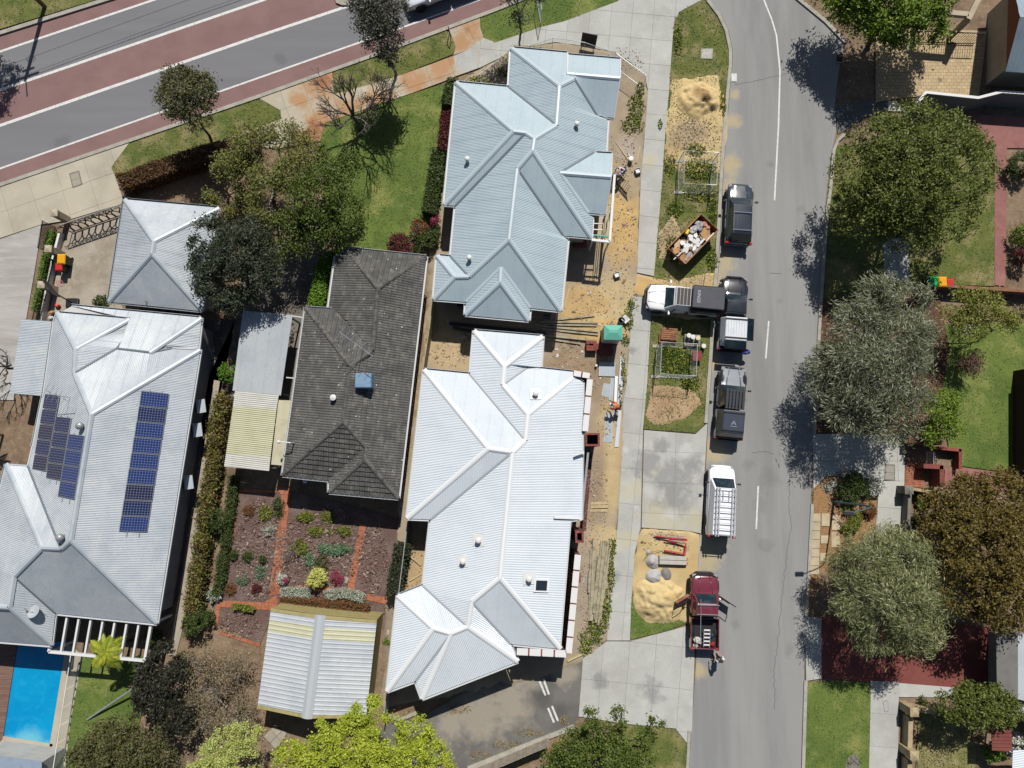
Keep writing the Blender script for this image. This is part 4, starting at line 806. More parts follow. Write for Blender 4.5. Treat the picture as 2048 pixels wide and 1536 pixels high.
# ---------------------------------------------------------------- trees, shrubs, hedges
KL = dict(silver=1.25, willow=1.45, big=1.45, brown=1.25, dark=1.2, purple=1.0, green=1.35, gum=1.3, olive=1.35, redhedge=1.2)
def leafmat(name, cols, k=None, trans=.3):
    k = k or KL.get(name, 1.45)
    return nm('leaf_'+name, (.1, .1, .1), rough=.55, island=[S(*c, k) for c in cols], trans=trans, spec=.3)
m_bark = nm('bark', S(116, 104, 92), [('n', S(84, 74, 64), 6, .45, .65, .8)], .95, bump=(20, .6, .02))
m_greybark = nm('grey_bark', S(150, 146, 140), [('n', S(112, 106, 100), 6, .45, .65, .8)], .95, bump=(20, .6, .02))
m_darkbark = nm('dark_bark', S(78, 68, 60), [('n', S(52, 46, 40), 6, .45, .65, .8)], .95)
LM = {k: leafmat(k, v) for k, v in dict(
    olive=[(80, 84, 46), (104, 104, 62), (66, 72, 38), (128, 122, 80)], gum=[(84, 86, 70), (112, 112, 94), (66, 70, 54), (140, 138, 122)],
    acacia=[(112, 118, 52), (90, 100, 42), (136, 138, 70), (96, 92, 58)], green=[(80, 98, 36), (104, 120, 48), (62, 78, 30), (124, 136, 60)],
    dark=[(52, 64, 42), (74, 84, 58), (42, 52, 34), (98, 102, 82)], bright=[(110, 138, 38), (84, 112, 32), (142, 160, 54), (70, 94, 28)],
    big=[(96, 108, 44), (74, 88, 34), (128, 134, 62), (58, 70, 28)], silver=[(92, 98, 68), (120, 126, 92), (74, 82, 50), (146, 150, 126), (186, 188, 170), (100, 110, 62), (84, 92, 52)],
    willow=[(120, 126, 78), (100, 108, 60), (150, 154, 106), (86, 94, 52), (190, 190, 152)], brown=[(112, 94, 46), (88, 74, 36), (136, 118, 56), (112, 110, 44)],
    sparse=[(132, 138, 54), (110, 116, 48), (156, 156, 78)], lime=[(172, 184, 50), (146, 162, 44), (194, 202, 80), (116, 134, 38)], pale=[(182, 190, 104), (158, 170, 86), (206, 210, 136)],
    twiggy=[(140, 124, 98), (116, 104, 80), (164, 148, 120), (104, 104, 70)], purple=[(60, 60, 46), (46, 50, 36), (78, 74, 60), (54, 64, 40)],
    redhedge=[(112, 72, 48), (84, 60, 40), (96, 86, 48), (136, 84, 54), (66, 62, 38)], hedge=[(96, 134, 32), (76, 112, 28), (124, 158, 50)], maroon=[(98, 44, 44), (76, 34, 36), (120, 58, 56), (60, 40, 32)],
    mixed=[(120, 124, 54), (92, 104, 40), (108, 64, 56), (150, 146, 70), (70, 80, 36), (84, 50, 44)], shrub=[(72, 88, 40), (54, 70, 32), (96, 110, 54)], whitef=[(236, 236, 232), (210, 214, 206), (120, 130, 84), (240, 240, 238)],
    silverf=[(196, 200, 190), (160, 168, 150), (120, 132, 100), (222, 222, 214)], redf=[(168, 70, 92), (130, 50, 70), (190, 100, 120)], yellow=[(206, 206, 112), (182, 186, 90), (226, 222, 150)], blue=[(110, 140, 110), (90, 120, 84), (140, 160, 130)],
    low=[(122, 130, 48), (96, 108, 40), (150, 150, 70)], rust=[(120, 96, 56), (92, 84, 44), (150, 72, 48), (84, 90, 50)], frond=[(156, 164, 52), (126, 142, 44), (186, 182, 60)]).items()}
GAP = [.33]
def crown_pts(blobs, n, cr=.38, shell=.5, low=-.35, cl=34):
    tot = sum(b[3]*b[4] for b in blobs); out = []; axs = []; cls = []
    for (cx, cy, cz, rx, ry, rz) in blobs:
        nb = max(20, int(n*rx*ry/tot)); nc = max(4, nb//cl)
        d = npr.normal(size=(nc*3, 3)); d /= np.linalg.norm(d, axis=1)[:, None]; d = d[d[:, 2] > low][:nc]; nc = len(d)
        r_ = shell+(1.03-shell)*npr.random(nc)**.6; C = np.array([cx, cy, cz])+d*r_[:, None]*np.array([rx, ry, rz]); cls.append(C) if False else None
        keep = (fbm(C[:, 0]+C[:, 2]*.6, C[:, 1]+C[:, 2]*.4, .75, 71, 3) > GAP[0]); C = C[keep] if keep.sum() > 3 else C; d = d[keep] if keep.sum() > 3 else d; nc = len(C); cls.append(C); wt = npr.random(nc)**1.5+.15; wt /= wt.sum()
        k = npr.choice(nc, nb, p=wt); sig = cr*npr.uniform(.6, 1.2, nc)[k][:, None]
        pts = C[k]+npr.normal(size=(nb, 3))*sig*np.array([.55, .55, .38]); out.append(pts); axs.append(d[k])
    return np.concatenate(out), np.concatenate(axs), np.concatenate(cls)
def blobs_w(bl):
    o = []
    for b in bl:
        px, py, z, r = b[:4]; rz = b[4] if len(b) > 4 else r*.75; ry = b[5] if len(b) > 5 else r
        v = P(px, py, z); o.append((v.x, v.y, z, r, ry, rz))
    return o
def branch(mb, a, b, r0, r1, seg=4, wob=.12, n=5):
    a = Vector(a); b = Vector(b); L_ = (b-a).length; pts = []; rs = []
    for i in range(seg+1):
        t = i/seg; p = a.lerp(b, t)+Vector((rnd.uniform(-1, 1), rnd.uniform(-1, 1), rnd.uniform(-.5, .8)))*wob*L_*(.3 if i in (0, seg) else 1)*(0 if i == 0 else 1)
        pts.append(p); rs.append(r0+(r1-r0)*t)
    mb.tube(pts, rs, n); return pts
def tree(name, label, base, bl, n, size, pal, style='round', twigs=30, trunk=.14, cat='tree', bark=None, cr=.38, shell=.5, ratio=.45, group=None, cl=26, low=-.35, fork=.45, gap=.33):
    GAP[0] = gap
    bw = blobs_w(bl); b = P(*base); root = thing(name, label, cat, (b.x, b.y, 0), group=group); wood = MB()
    top = sum((Vector(x[:3]) for x in bw), Vector())/len(bw); fk = Vector((b.x, b.y, 0)).lerp(Vector((top.x, top.y, top.z)), fork)
    C, D, cls = crown_pts(bw, n, cr, shell, low, cl)
    branch(wood, (b.x, b.y, -.1), fk, trunk, trunk*.72, 4, .05, 7)
    for q in bw:
        c = Vector(q[:3])-Vector((0, 0, q[5]*.35)); branch(wood, fk, c, trunk*.55, trunk*.25, 4, .08, 5)
    if twigs:
        idx = npr.choice(len(cls), min(twigs, len(cls)), replace=False)
        for i in idx:
            t = Vector(cls[i]); q = min(bw, key=lambda q: (Vector(q[:3])-t).length); c = Vector(q[:3])-Vector((0, 0, q[5]*.3)); branch(wood, c, t, trunk*.18, .012, 3, .12, 4)
    wood.build('trunk', bark or m_bark, root, world=True, smooth=True)
    ax = None
    if style == 'strand':
        sw = npr.normal(size=3)*.2; ang = np.sin(C[:, 0]*1.3)*.7+np.cos(C[:, 1]*1.1)*.7; h = D.copy(); h[:, 2] = 0
        ca, sa = np.cos(ang), np.sin(ang); ax = np.stack([h[:, 0]*ca-h[:, 1]*sa, h[:, 0]*sa+h[:, 1]*ca, -.35+0*ca], 1)+npr.normal(size=C.shape)*.25
    leafmesh('crown', C, size, LM[pal], root, axis=ax, ratio=ratio, up=.45); return root
def grow(mb, p, d, L_, r, depth, spread=.55, gr=.12, n=4, shrink=.72):
    if depth == 0: return
    pts = [p]; q = p.copy(); dd = d.copy(); k = 3
    for i in range(k):
        dd = (dd+Vector((rnd.uniform(-1, 1), rnd.uniform(-1, 1), rnd.uniform(-.4, .8)))*.22).normalized(); q = q+dd*L_/k; pts.append(q.copy())
    r = max(r, .011); mb.tube(pts, [r, r*.9, r*.8, r*.68], n if r > .02 else 3)
    for i in range(2 if depth < 3 else 3):
        nd = (dd+Vector((rnd.uniform(-1, 1), rnd.uniform(-1, 1), rnd.uniform(-.35, .7)))*spread).normalized()
        nd.z = nd.z+gr; grow(mb, pts[-1] if i < 2 else pts[-2], nd.normalized(), L_*shrink*rnd.uniform(.75, 1.15), r*.62, depth-1, spread, gr, n, shrink)
def bare(name, label, base, lean, L_, r, depth, bark, cat='tree', spread=.6, stems=1, gr=.1, group=None, limbs=0):
    b = P(*base); root = thing(name, label, cat, (b.x, b.y, 0), group=group); mb = MB()
    if limbs:
        f = Vector((b.x+lean[0], b.y+lean[1], 1.5)); branch(mb, (b.x, b.y, -.05), f, r, r*.85, 4, .05, 7); stems = 0
        for k in range(limbs): a = 6.283*(k+.3)/limbs+rnd.uniform(-.3, .3); grow(mb, f, Vector((math.cos(a), math.sin(a), rnd.uniform(.5, 1.0))).normalized(), L_*rnd.uniform(.8, 1.15), r*.6, depth, spread, gr)
    for s in range(stems):
        d = Vector((lean[0]+rnd.uniform(-.4, .4)*(stems > 1), lean[1]+rnd.uniform(-.4, .4)*(stems > 1), 1)).normalized(); grow(mb, Vector((b.x, b.y, -.05)), d, L_, r, depth, spread, gr)
    mb.build('trunk', bark, root, world=True, smooth=True); return root
def shrub(label, px, py, r_px, h, n, pal, size=.07, name='shrub', cat='shrub', ry=None, group=None, cr=.16, z0=None):
    r = r_px/29.0; b = P(px, py, h*.5); root = thing(name, label, cat, (b.x, b.y, 0), group=group)
    C, D, cls = crown_pts([(b.x, b.y, h*.5, r, (ry/29.0 if ry else r), h*.55)], n, cr, .45, -.6, 18)
    C[:, 2] = np.maximum(C[:, 2], .03)
    st = MB()
    for k in range(4): a = k*1.57+.4; st.tube([(b.x, b.y, -.02), (b.x+math.cos(a)*r*.4, b.y+math.sin(a)*r*.4, h*.55)], [.03, .012], 4)
    st.build('stem', m_darkbark, root, world=True); leafmesh('foliage', C, size, LM[pal], root, up=.4); return root
def hedge(name, label, pts, wd, h, n, pal, size=.07, jag=.1, cat='hedge', z=None, group=None):
    W = [P(p[0], p[1], h*.8) for p in pts]; root = thing(name, label, cat, (W[0].x, W[0].y, 0), group=group)
    seg = [(W[i+1]-W[i]).length for i in range(len(W)-1)]; tot = sum(seg); out = []
    for i in range(len(W)-1):
        k = int(n*seg[i]/tot); t = npr.random(k); d = (W[i+1]-W[i]); d.z = 0; d.normalize(); nx, ny = -d.y, d.x
        s_ = npr.uniform(-1, 1, k); zz = npr.random(k); side = npr.random(k) < .5
        o_ = np.where(side, np.sign(s_)*(1-npr.random(k)**2*.3), s_); hh = np.where(side, zz*h, h*(1-npr.random(k)**2*.25))
        X = W[i].x+(W[i+1].x-W[i].x)*t; Y = W[i].y+(W[i+1].y-W[i].y)*t; lump = (fbm(X, Y, 1.5, 61)-.47)*jag*5
        o_ = o_*(wd/2)*(1+lump*.6); hh = np.maximum(.02, hh*(1+lump*.5)); jt = npr.normal(size=(k, 3))*jag*.5
        out.append(np.stack([X+nx*o_, Y+ny*o_, hh], 1)+jt)
    C = np.concatenate(out); C[:, 2] = np.maximum(C[:, 2], .02); leafmesh('foliage', C, size, LM[pal], root, up=.5)
    st = MB()
    for i in range(len(W)-1):
        st.bar((W[i].x, W[i].y, h*.35), (W[i+1].x, W[i+1].y, h*.35), wd*.55, h*.6)
    st.build('stem', m_darkbark, root, world=True); return root

tree('verge_tree', 'round olive tree leaning over the red cycle lane beside the clipped brown hedge', (423, 283), [(372, 190, 5.0, 1.75, 1.4), (395, 230, 4.5, 1.1, .9), (345, 200, 4.7, 1.0), (400, 180, 4.8, 1.1), (360, 160, 5.2, 1.0)], 9000, .085, 'olive', trunk=.11, twigs=20)
tree('gum_tree', 'thin grey green gum tree standing on the verge by the silver ute', (792, 150), [(745, 30, 6.2, 1.35, 1.5), (772, 85, 5.0, 1.1, 1.1), (790, 25, 6.0, .9, .9), (735, -5, 6.6, 1.3, 1.3), (783, 112, 4.0, .75, .7), (750, 60, 5.4, 1.2)], 9500, .085, 'gum', trunk=.12, twigs=30, bark=m_greybark, cr=.45, shell=.35)
bare('leafless_tree', 'leafless tree with spreading twigs on the lawn edge', (722, 258), (-.22, .2), 1.6, .17, 6, nm('ash_bark', S(128, 118, 110), rough=.9), spread=.62, gr=.04, limbs=6)
tree('acacia_tree', 'yellowish feathery tree with bare grey branches behind the brown hedge', (545, 400), [(500, 300, 4.2, 1.6), (560, 278, 4.6, 1.35), (620, 300, 4.4, 1.4), (545, 350, 4.8, 1.6), (470, 330, 4.0, 1.2), (590, 350, 4.6, 1.4), (540, 420, 4.0, 1.2)], 15000, .08, 'acacia', trunk=.16, twigs=110, bark=m_greybark, cr=.5, shell=.4)
tree('green_tree', 'dense green tree shading the drive above the bright clipped hedge', (640, 470), [(655, 375, 4.8, 1.7), (690, 330, 4.0, 1.0), (620, 400, 4.8, 1.5), (690, 425, 4.2, 1.3), (640, 445, 4.2, 1.3), (585, 440, 3.9, 1.2), (660, 300, 4.0, .9), (605, 480, 3.4, 1.1), (555, 495, 3.2, .9), (670, 470, 3.4, .9)], 19000, .085, 'green', trunk=.16, twigs=50, cr=.45)
tree('dark_tree', 'dark green tree with grey twigs overhanging the hipped garage roof', (500, 570), [(425, 480, 4.3, 1.5), (480, 510, 5.0, 1.8), (440, 565, 4.2, 1.5), (520, 540, 4.5, 1.4), (505, 470, 4.5, 1.2), (415, 530, 4.0, 1.1), (475, 590, 3.8, 1.2)], 19000, .09, 'dark', trunk=.17, twigs=120, bark=m_greybark, cr=.42)
tree('street_tree', 'bright green tree shading the paved drive at the top of the street', (1738, 88), [(1720, 12, 3.8, 1.7), (1785, 20, 4.6, 2.1), (1845, 5, 4.4, 2.0), (1690, -20, 3.8, 1.8), (1858, 52, 3.4, 1.2), (1765, -45, 5.0, 2.3), (1870, -40, 4.4, 2.1), (1740, 40, 3.6, 1.3), (1805, 56, 3.8, 1.4), (1695, 25, 3.0, 1.2), (1770, 60, 3.2, 1.2)], 30000, .11, 'bright', gap=.25, trunk=.2, twigs=40, cr=.5)
ring = [(1825+math.cos(a)*98, 352+math.sin(a)*92, 4.9, 2.0, 1.6) for a in np.linspace(0, 6.283, 9)[:-1]]+[(1825, 352, 6.2, 3.0, 2.0), (1870, 315, 5.8, 2.2), (1785, 395, 5.6, 2.2), (1780, 300, 5.5, 2.0), (1735, 440, 4.4, 1.6), (1925, 300, 4.6, 1.6)]
tree('spreading_tree', 'huge round olive green tree on the lawn across the street', (1800, 400), ring, 46000, .095, 'big', gap=.27, trunk=.3, twigs=60, cr=.4, shell=.62)
tree('silver_tree', 'wide silvery weeping tree hanging over the street kerb', (1750, 760), [(1765, 615, 4.6, 1.9), (1705, 660, 4.4, 1.7), (1805, 680, 5.0, 2.0), (1675, 735, 4.2, 1.7), (1740, 750, 5.2, 2.2), (1825, 755, 4.6, 1.7), (1690, 810, 4.0, 1.7), (1780, 830, 4.2, 1.8), (1645, 765, 3.4, 1.1), (1850, 690, 4.2, 1.2), (1830, 600, 3.8, 1.1)], 34000, .15, 'silver', 'strand', 240, .2, bark=m_greybark, cr=.55, ratio=.16, shell=.5)
tree('willow_myrtle', 'pale green weeping tree beside the dark red driveway', (1785, 1230), [(1735, 1120, 4.4, 1.7), (1810, 1125, 4.6, 1.8), (1862, 1190, 4.2, 1.6), (1715, 1190, 4.2, 1.6), (1790, 1205, 5.2, 2.1), (1750, 1262, 4.0, 1.4), (1832, 1258, 4.2, 1.5), (1690, 1130, 3.6, 1.0), (1775, 1090, 4, 1.2)], 34000, .14, 'willow', 'strand', 160, .18, bark=m_greybark, cr=.5, ratio=.15, shell=.5)
tree('bronze_tree', 'dense bronze brown tree spreading past the picture edge', (1960, 1150), [(1930, 1020, 4.6, 2.0), (2000, 1010, 5.0, 2.1), (1890, 1080, 4.4, 1.7), (1965, 1100, 5.6, 2.6), (2050, 1080, 5.2, 2.4), (1930, 1170, 4.6, 2.0), (2010, 1190, 4.8, 2.2), (2070, 1170, 4.6, 2.0), (1875, 1020, 3.8, 1.2)], 46000, .095, 'brown', gap=.25, trunk=.25, twigs=30, cr=.4, shell=.6)
tree('small_tree', 'sparse yellow green tree inside the brown brick wall', (1990, 660), [(1912, 610, 3.4, 1.1), (1968, 615, 3.6, 1.2), (1940, 650, 3.0, 1.1), (2005, 635, 3.2, .9)], 5500, .08, 'sparse', trunk=.07, twigs=40, bark=m_darkbark, cr=.4, shell=.4)
shrub('white flowering shrub under the sparse yellow green tree', 1935, 640, 26, 1.4, 1400, 'silverf', .05, 'flowering_shrub')
bare('twiggy_shrub', 'leafless brown shrub tangled with twigs on the lawn across the street', (1912, 735), (.05, .0), .8, .05, 6, nm('brown_twig', S(150, 120, 104), rough=.9), 'shrub', .9, 5, .0)
tree('lemon_tree', 'small bright green tree at the end of the brick letterbox wall', (1885, 850), [(1880, 815, 2.4, 1.0), (1890, 855, 2.2, .9), (1862, 870, 1.9, .6), (1900, 800, 2.2, .6)], 5200, .08, 'bright', trunk=.07, twigs=10)
tree('clipped_tree', 'rounded grey green tree above the low pillared wall', (1950, 1440), [(1912, 1410, 2.9, 1.05, .8), (1960, 1416, 3.2, 1.25, .9), (2006, 1420, 2.9, 1.05, .8), (1935, 1395, 3.0, .9), (1985, 1400, 3.0, .9)], 11000, .085, 'big', trunk=.1, twigs=10, cr=.3)
tree('lime_tree', 'bright lime green tree bunched along the bottom beside the shed', (760, 1580), [(585, 1528, 5.0, 1.3), (650, 1490, 5.4, 1.4), (735, 1440, 5.8, 1.15), (770, 1482, 6.0, 1.5), (700, 1520, 6.2, 1.6), (830, 1465, 5.2, 1.0), (815, 1525, 5.6, 1.4), (885, 1532, 4.8, .9), (625, 1550, 5.2, 1.6), (760, 1550, 6.2, 1.8), (860, 1490, 5, .8), (700, 1470, 5.6, 1)], 52000, .075, 'lime', gap=.24, trunk=.2, twigs=40, cr=.3, cl=120)
tree('cypress_tree', 'upright green tree with pointed tufts beside the concrete driveway', (1200, 1560), [(1178, 1440, 4.8, .62, 1.0), (1210, 1475, 4.5, 1.0), (1245, 1432, 5.0, .5, 1.0), (1150, 1500, 4.0, 1.15), (1232, 1495, 4.2, 1.0), (1190, 1525, 4.4, 1.4), (1292, 1470, 4.2, .6), (1312, 1440, 4.8, .38, .7), (1280, 1522, 3.6, .95), (1110, 1525, 3.4, .9), (1240, 1540, 4, 1.3), (1165, 1460, 4.5, .6), (1120, 1545, 3.2, 1)], 17000, .085, 'green', trunk=.16, twigs=60, cr=.3)
tree('pale_tree', 'pale yellow green tree in the yard below the brown bush', (470, 1560), [(455, 1500, 4.0, 1.3), (485, 1472, 4.2, 1.0), (425, 1530, 3.8, 1.2), (480, 1530, 4.2, 1.4), (400, 1550, 3.4, 1)], 17000, .06, 'pale', trunk=.12, twigs=20, cr=.28, cl=90)
tree('brown_bush', 'large half leafless brown bush with tangled grey twigs in the back yard', (440, 1410), [(430, 1380, 1.9, 2.2, 1.3), (470, 1340, 1.7, 1.4, 1.0), (400, 1440, 1.6, 1.5, 1.0), (480, 1430, 1.6, 1.4, 1.0), (410, 1330, 1.5, 1.3, .9)], 8500, .06, 'twiggy', twigs=420, trunk=.1, cat='bush', bark=m_greybark, cr=.5, shell=.3)
tree('dark_bush', 'dark purplish bush beside the pool garden lawn', (335, 1400), [(332, 1325, 2.8, 1.1), (308, 1385, 2.8, 1.3), (348, 1430, 2.5, 1.2), (330, 1370, 3.0, 1.2), (300, 1340, 2.4, .8)], 10500, .10, 'purple', trunk=.1, cat='bush', twigs=15, cr=.3)
tree('olive_bush', 'broad olive green bush at the corner of the pool garden', (250, 1520), [(215, 1490, 2.8, 1.6), (285, 1500, 3.0, 1.5), (170, 1525, 2.4, 1.2), (245, 1465, 2.7, 1.1), (320, 1525, 2.6, 1.2), (240, 1530, 3, 1.5)], 15000, .085, 'olive', trunk=.12, cat='bush', twigs=25, cr=.35)
tree('roadside_tree', 'thin grey green tree inside the fenced grass corner at the top', (1040, 78), [(1045, 5, 4.2, 1.0), (1025, -25, 4.6, 1.2), (1060, -20, 4.6, 1.1), (1035, 40, 3.0, .6)], 4200, .08, 'gum', trunk=.08, twigs=40, cr=.4, shell=.3)
tree('corner_tree', 'dark tree crown at the top corner beside the power pole', (-70, 30), [(-70, -10, 4.6, 1.5), (-85, 40, 4.4, 1.3)], 4500, .1, 'dark', trunk=.15, twigs=10)
bare('bare_frangipani', 'leafless pale branching tree at the verandah corner', (42, 742), (0, .1), .85, .09, 5, m_darkbark, spread=.6, limbs=6)
tree('yard_tree', 'olive brown shrubby tree between the hedge and the garage', (455, 400), [(455, 345, 2.8, 1.1), (430, 385, 2.4, .7), (470, 400, 2.6, .9), (500, 385, 3.0, 1.0)], 6500, .08, 'acacia', trunk=.09, twigs=60, bark=m_greybark, cr=.4)
# hedges
hedge('clipped_hedge', 'clipped reddish brown hedge along the verge above the garage', [(240, 368), (300, 345), (380, 318), (450, 298), (512, 282)], 1.15, 1.5, 17000, 'redhedge', .075)
hedge('clipped_hedge', 'bright green clipped hedge against the tiled house wall', [(688, 512), (655, 520), (644, 560), (634, 612)], .95, 1.7, 9500, 'hedge', .08)
hedge('flowering_hedge', 'long mixed hedge with purple and yellow leaves beside the solar house path', [(446, 790), (432, 860), (425, 930), (412, 1010), (402, 1090), (390, 1170), (380, 1250)], .75, 1.4, 14000, 'mixed', .085, .24)
hedge('garden_border', 'green border of low plants along the brick edged garden', [(466, 950), (462, 1000), (452, 1070), (440, 1150), (432, 1190)], .55, .7, 4200, 'shrub', .07, .14)
hedge('foundation_hedge', 'dark shrub row between the lawn and the corner house', [(908, 160), (896, 210)], .9, 1.3, 4200, 'shrub', .08, .14)
hedge('foundation_hedge', 'maroon leaved shrub row beside the corner house wall', [(893, 225), (886, 300)], .6, 1.2, 3600, 'maroon', .08, .14)
hedge('foundation_hedge', 'green shrub row at the lawn edge below the maroon shrubs', [(878, 300), (868, 370), (858, 425)], .9, 1.1, 5200, 'shrub', .08, .16)
hedge('box_hedge', 'narrow green hedge inside the slatted front fence', [(103, 462), (86, 540), (70, 622)], .4, .8, 3600, 'hedge', .06)
hedge('dark_shrub_row', 'dark leafy shrubs along the fence west of the white house', [(806, 1088), (796, 1140), (788, 1190)], .8, 1.4, 4800, 'dark', .09, .16)
hedge('silver_border', 'silver flowered edging plants beside the brick path', [(562, 1186), (600, 1184), (622, 1187)], .55, .4, 3000, 'silverf', .05, .1)
hedge('silver_border', 'second stretch of silver flowered edging beyond the yellow bush', [(652, 1190), (690, 1186), (728, 1197)], .55, .4, 3000, 'silverf', .05, .1)
hedge('flowering_row', 'rust green flowering row against the shed', [(560, 1205), (620, 1210), (690, 1216), (738, 1222)], .7, .7, 4200, 'rust', .06, .14)
hedge('strappy_row', 'row of small strappy plants on the brick edge', [(466, 1212), (508, 1220)], .25, .35, 500, 'low', .09, .1)
# shrubs (label, x, y, radius, height, leaves, palette)
for a in (('round maroon shrub at the corner of the lawn', 802, 490, 26, 1.1, 3000, 'maroon'), ('dark green shrub beside the maroon shrub', 850, 490, 24, 1.2, 2600, 'shrub'), ('pale rust shrub below the leafless sapling', 838, 458, 20, .9, 1500, 'rust'), ('pink flowering shrub near the corner house wall', 872, 440, 11, 1.0, 700, 'redf'), ('green shrub under the pink flowers', 868, 470, 18, 1.0, 1500, 'shrub'),
          ('dark green rounded shrub at the bottom of the flowering hedge', 400, 1248, 30, 1.7, 4200, 'shrub'), ('olive shrub touching the pool garden wall', 372, 1330, 24, 1.4, 2600, 'olive'), ('dark leafy shrub beside the garden border', 432, 1040, 22, 1.5, 2800, 'shrub'), ('green shrub at the gate end of the hedge', 458, 745, 18, 1.6, 2200, 'hedge'), ('small green shrub by the pergola end', 306, 1275, 14, 1.3, 1200, 'shrub'),
          ('dark green rounded bush on the orange mulch', 1705, 978, 34, 1.1, 4600, 'shrub'), ('white daisy bush beside the footpath', 1748, 972, 18, .8, 1800, 'whitef'), ('tiny white daisy clump on the orange mulch', 1655, 975, 8, .3, 350, 'whitef'), ('small white flower tuft beside the round bush', 1668, 968, 5, .3, 200, 'whitef'), ('yellow green groundcover below the street light', 1698, 1040, 24, .6, 2600, 'low'), ('brown grassy tuft by the footpath', 1738, 1020, 14, .6, 900, 'rust'),
          ('shaggy dark shrub at the east edge beside the red path', 2042, 330, 26, 1.6, 3200, 'shrub'), ('yellow green shrub at the east edge lower down', 2046, 470, 22, 1.5, 2200, 'bright'), ('maroon shrub at the east edge below the yellow one', 2046, 515, 18, 1.4, 1800, 'maroon'), ('grey twiggy shrub behind the brown brick wall', 2040, 625, 16, 1.2, 900, 'twiggy'), ('green shrub with red blooms behind the stone pillar', 1852, 998, 18, .8, 1500, 'bright'), ('olive shrub under the bronze tree by the wall', 1836, 1040, 14, .9, 1200, 'olive'),
          ('white flowering shrub on the red deck corner', 2034, 1490, 22, 1.6, 2200, 'whitef'), ('narrow green shrub beside the white flowering shrub', 1985, 1505, 14, 1.4, 1500, 'hedge'), ('dark plant in the terrace planter', 1845, 1402, 8, .6, 500, 'shrub'),
          ('tiny clipped ball first in a row of three on the mulch', 467, 1110, 8, .45, 700, 'shrub'), ('tiny clipped ball middle of three on the mulch', 495, 1113, 8, .45, 700, 'shrub'), ('tiny clipped ball last of three beside the brick path', 530, 1116, 8, .45, 700, 'shrub'), ('pale yellow bush casting a dark shadow by the brick arch', 634, 1156, 17, 1.3, 2000, 'yellow'), ('magenta shrub beside the brick path', 577, 1155, 10, .5, 700, 'redf'), ('second magenta shrub in the garden bed', 674, 1155, 11, .5, 800, 'redf'), ('white flowering cushion beside the magenta shrub', 565, 1158, 9, .4, 700, 'whitef'),
          ('yellow green mat plant below the tiled house', 530, 1026, 14, .25, 700, 'low'), ('wide yellow green mat plant in the shade line', 612, 1034, 18, .25, 1000, 'low'), ('small yellow green mat plant beside the wide one', 656, 1036, 12, .25, 600, 'low'), ('long blue green mat plant', 668, 1098, 36, .3, 1900, 'blue'), ('yellow tuft at the end of the blue green mat', 598, 1094, 16, .3, 700, 'low'), ('silver tuft on the brown mulch near the first path', 538, 1062, 11, .3, 500, 'silverf'), ('dry rust tuft at the top of the mulch bed', 500, 1018, 12, .4, 500, 'rust'), ('pale yellow plants in a short line', 632, 1062, 16, .25, 600, 'low'), ('pale yellow plants ending at the second brick path', 680, 1064, 20, .25, 700, 'low'), ('red flowering rose by the top of the path', 556, 1006, 9, .6, 500, 'shrub'), ('green tuft under the red rose', 558, 1026, 7, .4, 300, 'shrub'),
          ('red leaved low shrub in the west bed', 512, 1178, 9, .3, 500, 'maroon'), ('silver shrub at the west brick edge', 430, 1190, 14, .5, 900, 'silverf'), ('small silver green tuft in the west bed', 485, 1160, 10, .3, 500, 'blue'), ('rusty low shrub west of the clipped balls', 462, 1178, 10, .3, 500, 'rust'), ('grey green tuft on the bed corner', 520, 1145, 11, .25, 500, 'blue'), ('pale small tuft in the middle bed', 615, 1120, 14, .25, 500, 'blue'), ('olive tuft in the middle bed', 645, 1125, 13, .25, 500, 'olive'), ('creeper spilling over the garage gutter', 320, 612, 20, 2.7, 700, 'shrub'), ('green weed clump on the sandy strip beside the shed', 774, 1284, 6, .2, 250, 'bright'), ('low shrub at the courtyard end of the garage', 205, 606, 16, 1.0, 900, 'shrub')):
    ry = 9 if 'long blue' in a[0] else (7 if 'line' in a[0] or 'ending' in a[0] else None)
    shrub(*a, size=.05 if a[3] < 13 else .065, ry=ry)
bare('leafless_sapling', 'leafless sapling at the lawn corner beside the corner house', (835, 470), (-.2, .3), .75, .03, 5, m_greybark, spread=.6)
bare('rose_bush', 'leafless small bush casting a spidery shadow in the garden bed', (588, 1100), (0, .1), .45, .025, 5, m_greybark, 'shrub', .9, 2)
